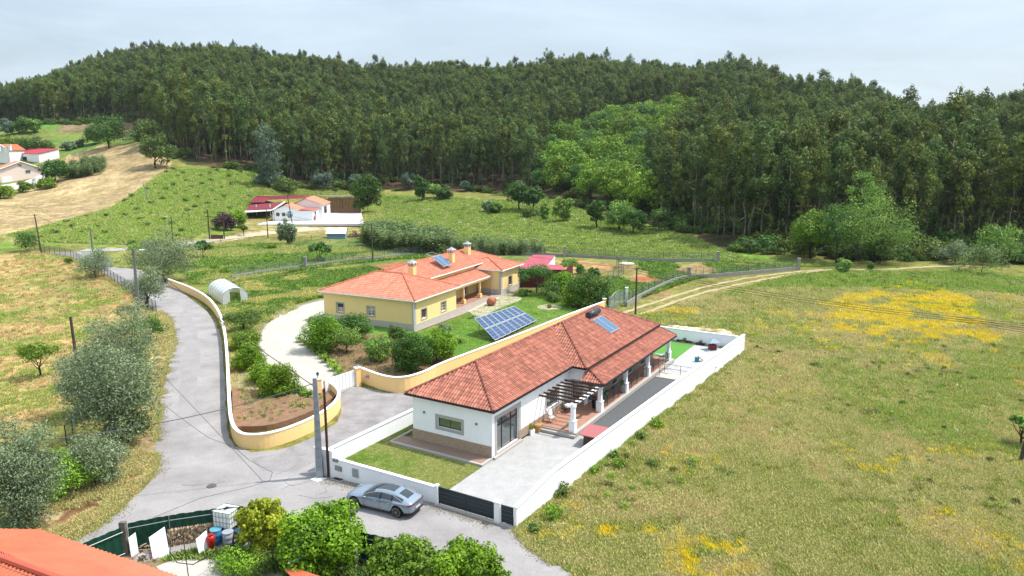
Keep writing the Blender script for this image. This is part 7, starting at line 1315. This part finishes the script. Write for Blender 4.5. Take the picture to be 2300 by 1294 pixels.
canes(PP((158,404),(232,392),(236,374),(200,370),(150,388)), .35, 'cane clump at the left border of the hayfield', .8, 1.1)
# ---- rows of saplings on the green field
sp_ = [cane_mesh(7, 1.0, .5, 90+i, 'darkoak') for i in range(2)]; cnt = 0
GP_ = PP((20,530),(140,500),(250,470),(330,415),(390,382),(570,388),(590,440),(555,470),(540,500),(420,540),(300,550),(100,545)); xs, ys = zip(*GP_); 
for yy in np.arange(min(ys), max(ys), 7.5):
    for xx in np.arange(min(xs), max(xs), 6.5):
        x = xx+random.uniform(-.8, .8)+(yy % 2)*.7; y = yy+random.uniform(-.8, .8)
        if inpoly(np.array([x]), np.array([y]), GP_)[0] and random.random() < .75 and cnt < 230:
            o = link('young_tree', sp_[cnt % 2]); tag(o, 'knee high young tree planted in rows on the green field', 'sapling', 'saplings planted in rows on the green field'); put(o, (x, y), random.random()*6, random.uniform(.6, 1.2)); cnt += 1
for i, (u, v) in enumerate(((95, 592), (400, 600), (378, 615), (440, 603), (482, 605), (505, 615), (570, 606), (603, 590), (720, 588), (612, 560))):
    plant('young_bush', 'bush', u+60 if i == 0 else u, v-14, v+2, 20, 'small fresh green bush on the weedy plot, %s' % ['left of the lane','nearest the lane','beside the wide silvery tree','above the polytunnel','right above the polytunnel','by the low wall start','third along the low wall','behind the low wall','next to the thin tree','in the plot middle'][i], 'bush', lm='oak', seed=i, n=700, size=.25)
#@@GRASS
# ------------------------------------------------------------ grass and weeds as real blades
def tuft(n, h, w_, seed, cols, spread=.5, r=.3):
    g = np.random.default_rng(seed); V = []; F_ = []; t = []
    for i in range(n):
        a, b_ = g.uniform(0, 6.28, 2); q = r*math.sqrt(g.random()); hh = h*g.uniform(.5, 1.15); c = np.array([q*math.cos(a), q*math.sin(a), -.02]); d = np.array([math.cos(b_), math.sin(b_), 0])*spread*hh; s_ = np.array([-d[1], d[0], 0]); s_ = s_/(np.linalg.norm(s_)+1e-6)*w_; k = len(V)
        V += [c-s_, c+s_, c+d*.9+np.array([0, 0, hh])+s_*.4, c+d*.7+np.array([0, 0, hh*.98])-s_*.4]; F_.append([k, k+1, k+2, k+3]); t.append(g.random())
    return mesh_np('tuft_kind', V, F_, cols, t)
GL = {k: leafmat('grass_'+k, a, b_, gloss=.8, obr=.22, transl=.3) for k, a, b_ in (('dry', (170,162,98), (234,224,160)), ('olive', (128,138,64), (194,198,112)), ('green', (108,146,54), (180,206,96)), ('flower', (236,204,30), (255,236,70)), ('rusty', (182,148,94), (224,194,138)), ('weed', (62,104,40), (120,156,70)), ('white', (200,196,170), (250,246,226)))}
TK_ = [tuft(16, .26, .022, i, GL[('dry', 'olive', 'green', 'flower', 'rusty', 'weed', 'white')[i]], .7, .32) for i in range(7)]
def field(name, poly, n, mixf, label, smin=.6, smax=1.3, cat='grass', zo=0):
    xs, ys = zip(*poly); ar = 0; xs0, xs1, ys0, ys1 = min(xs), max(xs), min(ys), max(ys)
    y = ys0*np.exp(rng.random(n*4)*math.log(ys1/ys0)); a0, a1 = min(p[0]/p[1] for p in poly), max(p[0]/p[1] for p in poly); x = rng.uniform(a0, a1, n*4)*y; k = inpoly(x, y, poly) & (np.abs(x/y) < .99); x, y = x[k][:n], y[k][:n]; m = len(x)
    vid = mixf(x, y, rng.random(m)); k = vid >= 0; scl = rng.uniform(smin, smax, m)*np.clip(y/75, .8, 2.6)**.8
    print(name, k.sum()); scatter(name, x[k], y[k], TN(x[k], y[k])+zo, vid[k], rng.random(k.sum())*6.28, scl[k], TK_, label, cat)
YP = np.array(PP((1905,655),(2040,640),(2170,665),(2220,700),(2210,760),(2060,790),(1960,760),(1850,720)))
Y2 = PP((1180,1180),(1400,1150),(1750,1230),(1700,1350),(1300,1350)); Y3 = PP((1680,700),(1900,690),(1980,760),(2230,770),(2200,830),(1980,810),(1720,760)); Y4 = PP((1450,690),(1560,690),(1540,720),(1430,725))
def mix_right(x, y, r):
    g = fbm(x, y, 12, 7, 4); g2 = fbm(x, y, 5, 9, 3); v = np.where(r < .45+.45*np.clip((g2-.35)*3, 0, 1), 0, 1); v = np.where((g > .6) & (r < .35), 2, v); v = np.where((g2 > .6) & (r < .15), 4, v)
    wx = x+(fbm(x, y, 6, 3)-.5)*14; wy = y+(fbm(x, y, 6, 4)-.5)*14; q = fbm(x, y, 2.5, 77, 4)
    v = np.where(inpoly(wx, wy, YP) & (q > .44) & (r > .35), 3, v); v = np.where(inpoly(wx, wy, Y2) & (q > .57) & (r > .78), 3, v); v = np.where(inpoly(wx, wy, Y3) & (q > .6) & (r > .8), 3, v); v = np.where(inpoly(wx, wy, Y4) & (q > .5) & (r > .6), 3, v)
    v = np.where((fbm(x, y, 8, 55, 4) > .7) & (r > .93), 3, v); v = np.where((q > .72) & (r > .985), 6, v)
    far = y > np.interp(x, [0, 30, 60, 90, 120], [120, 120, 118, 112, 110]); v = np.where(far & (r < .7), 2, v); v = np.where(far & (r > .9), 5, v)
    return np.where((fbm(x, y, 1.6, 12, 3) < .38) & (r < .8), -1, v)
RF = PP((1440,745),(1380,722),(1490,700),(1600,668),(1790,618),(1900,612),(2120,612),(2500,640),(2800,900),(2800,1450),(1330,1330),(1250,1262),(1200,1228),(1162,1193),(1675,795),(1675,745),(1500,730))
field('field_grass', RF, 140000, mix_right, 'long dry grass and yellow flowers of the wide right field')
LF = PP((-80,640),(60,562),(160,580),(222,612),(290,655),(335,700),(352,720),(300,760),(180,860),(130,960),(60,1000),(-200,1100))
field('pasture_grass', LF, 15000, lambda x, y, r: np.where(fbm(x, y, 4, 21, 4) > .58, np.where(r < .5, 2, np.where(r < .8, 1, 0)), np.where(r < .04, 5, np.where(r < .28, 4, np.where(r < .36, 0, -1)))), 'sparse green tufts on the orange pasture at the left', .4, 1.0)
VG = PP((385,720),(360,700),(330,720),(345,820),(330,960),(200,1040),(40,1200),(60,1290),(165,1212),(228,1178),(290,1128),(333,1086),(350,1050),(348,990),(358,900),(376,820),(390,775))
field('verge_grass', VG, 16000, lambda x, y, r: np.where(fbm(x, y, 2, 14, 3) < .42, -1, np.where(r < .75, 0, np.where(r < .9, 4, np.where(r < .95, 1, 2)))), 'dry yellow grass on the verge left of the road', .5, 1.1)
field('meadow_grass', PP((250,600),(300,550),(430,556),(560,548),(840,562),(1000,580),(900,582),(700,604),(520,636),(430,640),(420,612)), 26000, lambda x, y, r: np.where(fbm(x, y, 9, 31, 4) > .5, np.where(r < .6, 2, 5), np.where(r < .5, 1, np.where(r < .75, 0, 2))), 'rough weeds of the plot above the polytunnel')
field('meadow_grass', PP((540,640),(700,610),(830,600),(860,610),(740,640),(738,666),(690,676),(640,692),(560,735),(520,740),(515,690)), 14000, lambda x, y, r: np.where(fbm(x, y, 6, 41, 4) > .5, np.where(r < .5, 2, 5), np.where(r < .5, 1, np.where(r < .9, 0, 3))), 'tall weeds between polytunnel and yellow house')
field('meadow_grass', PP((860,440),(1240,445),(1330,480),(1500,520),(1700,592),(1850,600),(1790,600),(1620,588),(1500,585),(1280,572),(1240,565),(1050,548),(850,520)), 30000, lambda x, y, r: np.where(r < .55, 2, np.where(r < .7, 5, np.where(r < .93, 1, np.where(r < .99, 0, 6)))), 'fresh green grass of the meadow below the oak wood')
field('field_grass', PP((20,530),(140,500),(250,470),(330,415),(390,382),(570,388),(590,440),(555,470),(540,500),(420,540),(300,550),(100,545)), 16000, lambda x, y, r: np.where(r < .7, 2, np.where(r < .85, 1, 0)), 'fresh grass between the saplings of the green field')
field('garden_weeds', PP((1270,586),(1600,592),(1785,604),(1560,628),(1430,675),(1400,690),(1340,670),(1370,630),(1260,600)), 9000, lambda x, y, r: np.where(fbm(x, y, 6, 51, 4) > .48, np.where(r < .5, 2, 5), -1), 'patchy weeds in the vegetable garden behind the wall')
field('meadow_grass', PP((572,396),(700,420),(860,436),(870,520),(824,500),(816,462),(700,437),(560,438),(545,470),(575,425)), 9000, lambda x, y, r: np.where(r < .5, 2, np.where(r < .7, 0, 1)), 'rough grass around the timber enclosure and below the forest')
def edge_scatter(name, pts, n, wd, mixf, label, z=.02, s0=.4, s1=1.1, kinds=None, cat='grass', off=0):
    pts = np.array(pts, float); seg = np.linalg.norm(np.diff(pts, axis=0), axis=1); cs = np.concatenate([[0], np.cumsum(seg)]); t = rng.random(n)*cs[-1]; t = t[fbm(t, t*0, 2.5, 5, 3) > .45]; x = np.interp(t, cs, pts[:, 0]); y = np.interp(t, cs, pts[:, 1]); i = np.clip(np.searchsorted(cs, t)-1, 0, len(seg)-1); d = np.diff(pts, axis=0)[i]/seg[i][:, None]; o = off+rng.normal(0, wd, len(t)); x = x+d[:, 1]*o; y = y-d[:, 0]*o; m = len(x)
    scatter(name, x, y, TN(x, y)+z, mixf(rng.random(m)), rng.random(m)*6.28, rng.uniform(s0, s1, m), kinds or TK_, label, cat)
edge_scatter('wall_foot_weeds', [WL(6.75, -7.8), WL(6.9, -3), WL(7.85, 18), WL(9.15, 39.6), WL(-9.6, 40.3)], 3500, .12, lambda r: np.where(r < .4, 1, np.where(r < .6, 2, np.where(r < .75, 5, 0))), 'weeds and tall grass growing at the foot of the long white wall', off=.25)
edge_scatter('wall_foot_weeds', [(p[0], p[1]) for p in road_wall], 900, .05, lambda r: np.where(r < .6, 1, 2), 'small weeds in the joint below the curving yellow wall', s0=.2, s1=.5, off=-.25)
edge_scatter('wall_foot_weeds', [(p[0], p[1]) for p in rw[:14]], 260, .05, lambda r: np.where(r < .6, 1, 2), 'small weeds below the right yellow wall', s0=.2, s1=.5, off=.22)
edge_scatter('road_edge_weeds', GG((165,1215),(230,1178),(290,1128),(335,1086),(352,1050),(350,990),(360,900),(378,820),(392,775),(388,735),(368,704)), 2600, .16, lambda r: np.where(r < .7, 0, np.where(r < .9, 1, 2)), 'dry grass creeping over the left edge of the road', s0=.25, s1=.7, z=.03)
edge_scatter('road_edge_weeds', GG((1160,1190),(1200,1232),(1250,1265),(1330,1330)), 900, .16, lambda r: np.where(r < .6, 0, 1), 'dry grass creeping over the right edge of the road', s0=.25, s1=.8, z=.03)
ST = []
for i in range(3):
    q = MB(); g = random.Random(i)
    for k in range(7): c = Vector((g.uniform(-.2, .2), g.uniform(-.2, .2), .01)); M0 = q.M; q.M = Matrix.Translation(c) @ Matrix.Rotation(g.uniform(0, 6), 4, Vector((g.random(), g.random(), 1)).normalized()); e = g.uniform(.008, .03); q.box(-e, e, -e*.7, e*.7, -e*.5, e*.5); q.M = M0
    me_ = bpy.data.meshes.new('grit_kind'); me_.from_pydata(q.v, [], q.f); me_.materials.append(M_('loose_grit', (196,184,164), .9, .2, 5)); ST.append(me_)
edge_scatter('road_grit', GG((165,1215),(230,1178),(290,1128),(335,1086),(352,1050),(350,990),(360,900),(378,820),(392,775),(388,735),(368,704)), 1500, .3, lambda r: (r*3).astype(int), 'loose grit along the left road edge', s0=.6, s1=1.5, z=.03, kinds=ST, cat='gravel', off=.2)
edge_scatter('road_grit', GG((740,1078),(985,1136),(1160,1194),(1250,1265)), 900, .25, lambda r: (r*3).astype(int), 'loose grit on the road along the white street wall and gates', s0=.6, s1=1.4, z=.03, kinds=ST, cat='gravel', off=.2)
WK = []
for i in range(4): V, Fc, t = leaves(blob_clumps(.42, .42, .16, .16, 7, .2, 700+i, lo=-.2), 260, .11, seed=i); WK.append(mesh_np('weed_kind', V, Fc, LM[('bush', 'oak', 'dry', 'euc2')[i]], t))
BEDP = GG((530,885),(535,955),(600,962),(690,930),(740,900),(735,882),(700,905),(650,898),(560,888))
field('bed_weeds', BEDP, 160, lambda x, y, r: np.where(r < .4, 5, np.where(r < .7, 2, 0)), 'sprouting weeds in the red soil bed inside the yellow wall', .5, 1.0, zo=.5)
field('bed_weeds', GG((705,778),(766,832),(860,864),(1000,825),(1025,800),(900,748),(760,762)), 900, lambda x, y, r: np.where(r < .3, 5, np.where(r < .5, 2, np.where(r < .8, 0, 4))), 'sparse weeds under the citrus trees of the brown bed', .3, .8, zo=.04)
field('strip_weeds', GG((505,690),(516,800),(520,884),(640,896),(690,905),(650,880),(600,835),(578,800),(580,765),(600,725),(680,688),(600,690)), 3500, lambda x, y, r: np.where(fbm(x, y, 3, 8, 3) > .52, np.where(r < .5, 2, 1), np.where(r < .3, 0, -1)), 'weeds on the pale planting strip beside the driveway', .5, 1.1, zo=.09)
field('yard_weeds', GG((350,1262),(440,1240),(640,1240),(860,1280),(860,1340),(640,1330),(640,1290),(500,1256),(400,1258)), 2600, lambda x, y, r: np.where(r < .6, 5, np.where(r < .9, 2, 0)), 'weeds in the foreground yard around the drums', .6, 1.4, zo=.03)
n_ = 1900; y_ = 44*np.exp(rng.random(n_)*math.log(3)); x_ = rng.uniform(-.2, .75, n_)*y_; k_ = inpoly(x_, y_, RF) & (fbm(x_, y_, 9, 88, 4) > .5)
scatter('broad_weeds', x_[k_], y_[k_], TN(x_[k_], y_[k_]), rng.integers(0, 4, k_.sum()), rng.random(k_.sum())*6.28, rng.uniform(.3, 1.0, k_.sum()), WK, 'low broad leaved weeds scattered through the dry right field', 'weeds')
LWN = [tuft(14, .07, .012, 80+i, GL[('dry', 'olive', 'green')[i]], .6, .2) for i in range(3)]
def lawn_blades(name, poly, n, label, z, gr, s0=.8, s1=1.4):
    xs, ys = zip(*poly); x = rng.uniform(min(xs), max(xs), n); y = rng.uniform(min(ys), max(ys), n); k = inpoly(x, y, poly); x, y = x[k], y[k]; m = len(x); q = fbm(x, y, 2.2, 5, 3); v = np.where(q+rng.random(m)*.3 > gr, 2, np.where(rng.random(m) < .5, 0, 1))
    scatter(name, x, y, np.full(m, z), v, rng.random(m)*6.28, rng.uniform(s0, s1, m), LWN, label, 'lawn')
lawn_blades('lawn_blades', [WL(x, y) for x, y in ((-9.5, -7.9), (-.05, -7.5), (-.05, -1.55), (-8.7, -1.55), (-8.75, 8), (-9.5, 8))], 16000, 'short grass blades of the front lawn of the white bungalow', .05, .72)
lawn_blades('lawn_blades', LAWN, 26000, 'short grass blades of the garden lawn around the solar array', .05, .45, 1.1, 1.8)
for i, (u, v, h_) in enumerate(((1265,1115,30),(1245,1165,34),(1200,1200,20),(1390,1050,22),(1380,1030,18),(1475,962,22),(1590,835,20),(1640,800,16),(1440,985,18),(1335,1060,16))):
    plant('weed_clump', 'bush', u, v-h_, v+4, h_*1.5, 'green weed clump along the right boundary wall, number %s from the gate' % 'five one two six four eight nine ten seven three'.split()[i] if 0 else ('weed clump %s' % ['below the middle of the long wall, yellow flowered','near the gate end, largest','at the very foot of the gate end','in the field halfway along the wall','touching the wall base halfway along','by the wall opposite the gravel bed','by the wall opposite the lawn','at the far corner of the wall','in the field below the gravel bed','in front of the kennel part of the wall'][i]), 'weed', lm='oak' if i % 2 else 'bush', seed=i, n=500, size=.16)
plant('road_bush', 'bush', 338, 695, 770, 60, 'dark bush at the road edge next to the second olive tree', 'bush', lm='darkoak', seed=71, n=2500, size=.18)
plant('green_bush', 'bush', 290, 900, 1000, 90, 'low dark shrub under the road side of the largest olive', 'bush', lm='euc', seed=72, n=3500, size=.17)
#@@HAZE
hz = MB(); hz.box(-1500, 1500, -60, 1700, -4.2, 128); ho = hz.build('haze', bpy.data.materials.new('haze_air'), kind='stuff'); hm = ho.data.materials[0]; hm.use_nodes = True; hn = hm.node_tree; hn.nodes.clear()
out = hn.nodes.new('ShaderNodeOutputMaterial'); pv = hn.nodes.new('ShaderNodeVolumePrincipled'); pv.inputs['Color'].default_value = (.82, .89, .97, 1); pv.inputs['Density'].default_value = .00006; pv.inputs['Anisotropy'].default_value = .3; hn.links.new(pv.outputs[0], out.inputs['Volume'])
tag(ho, 'thin pale summer haze over the valley', 'haze')
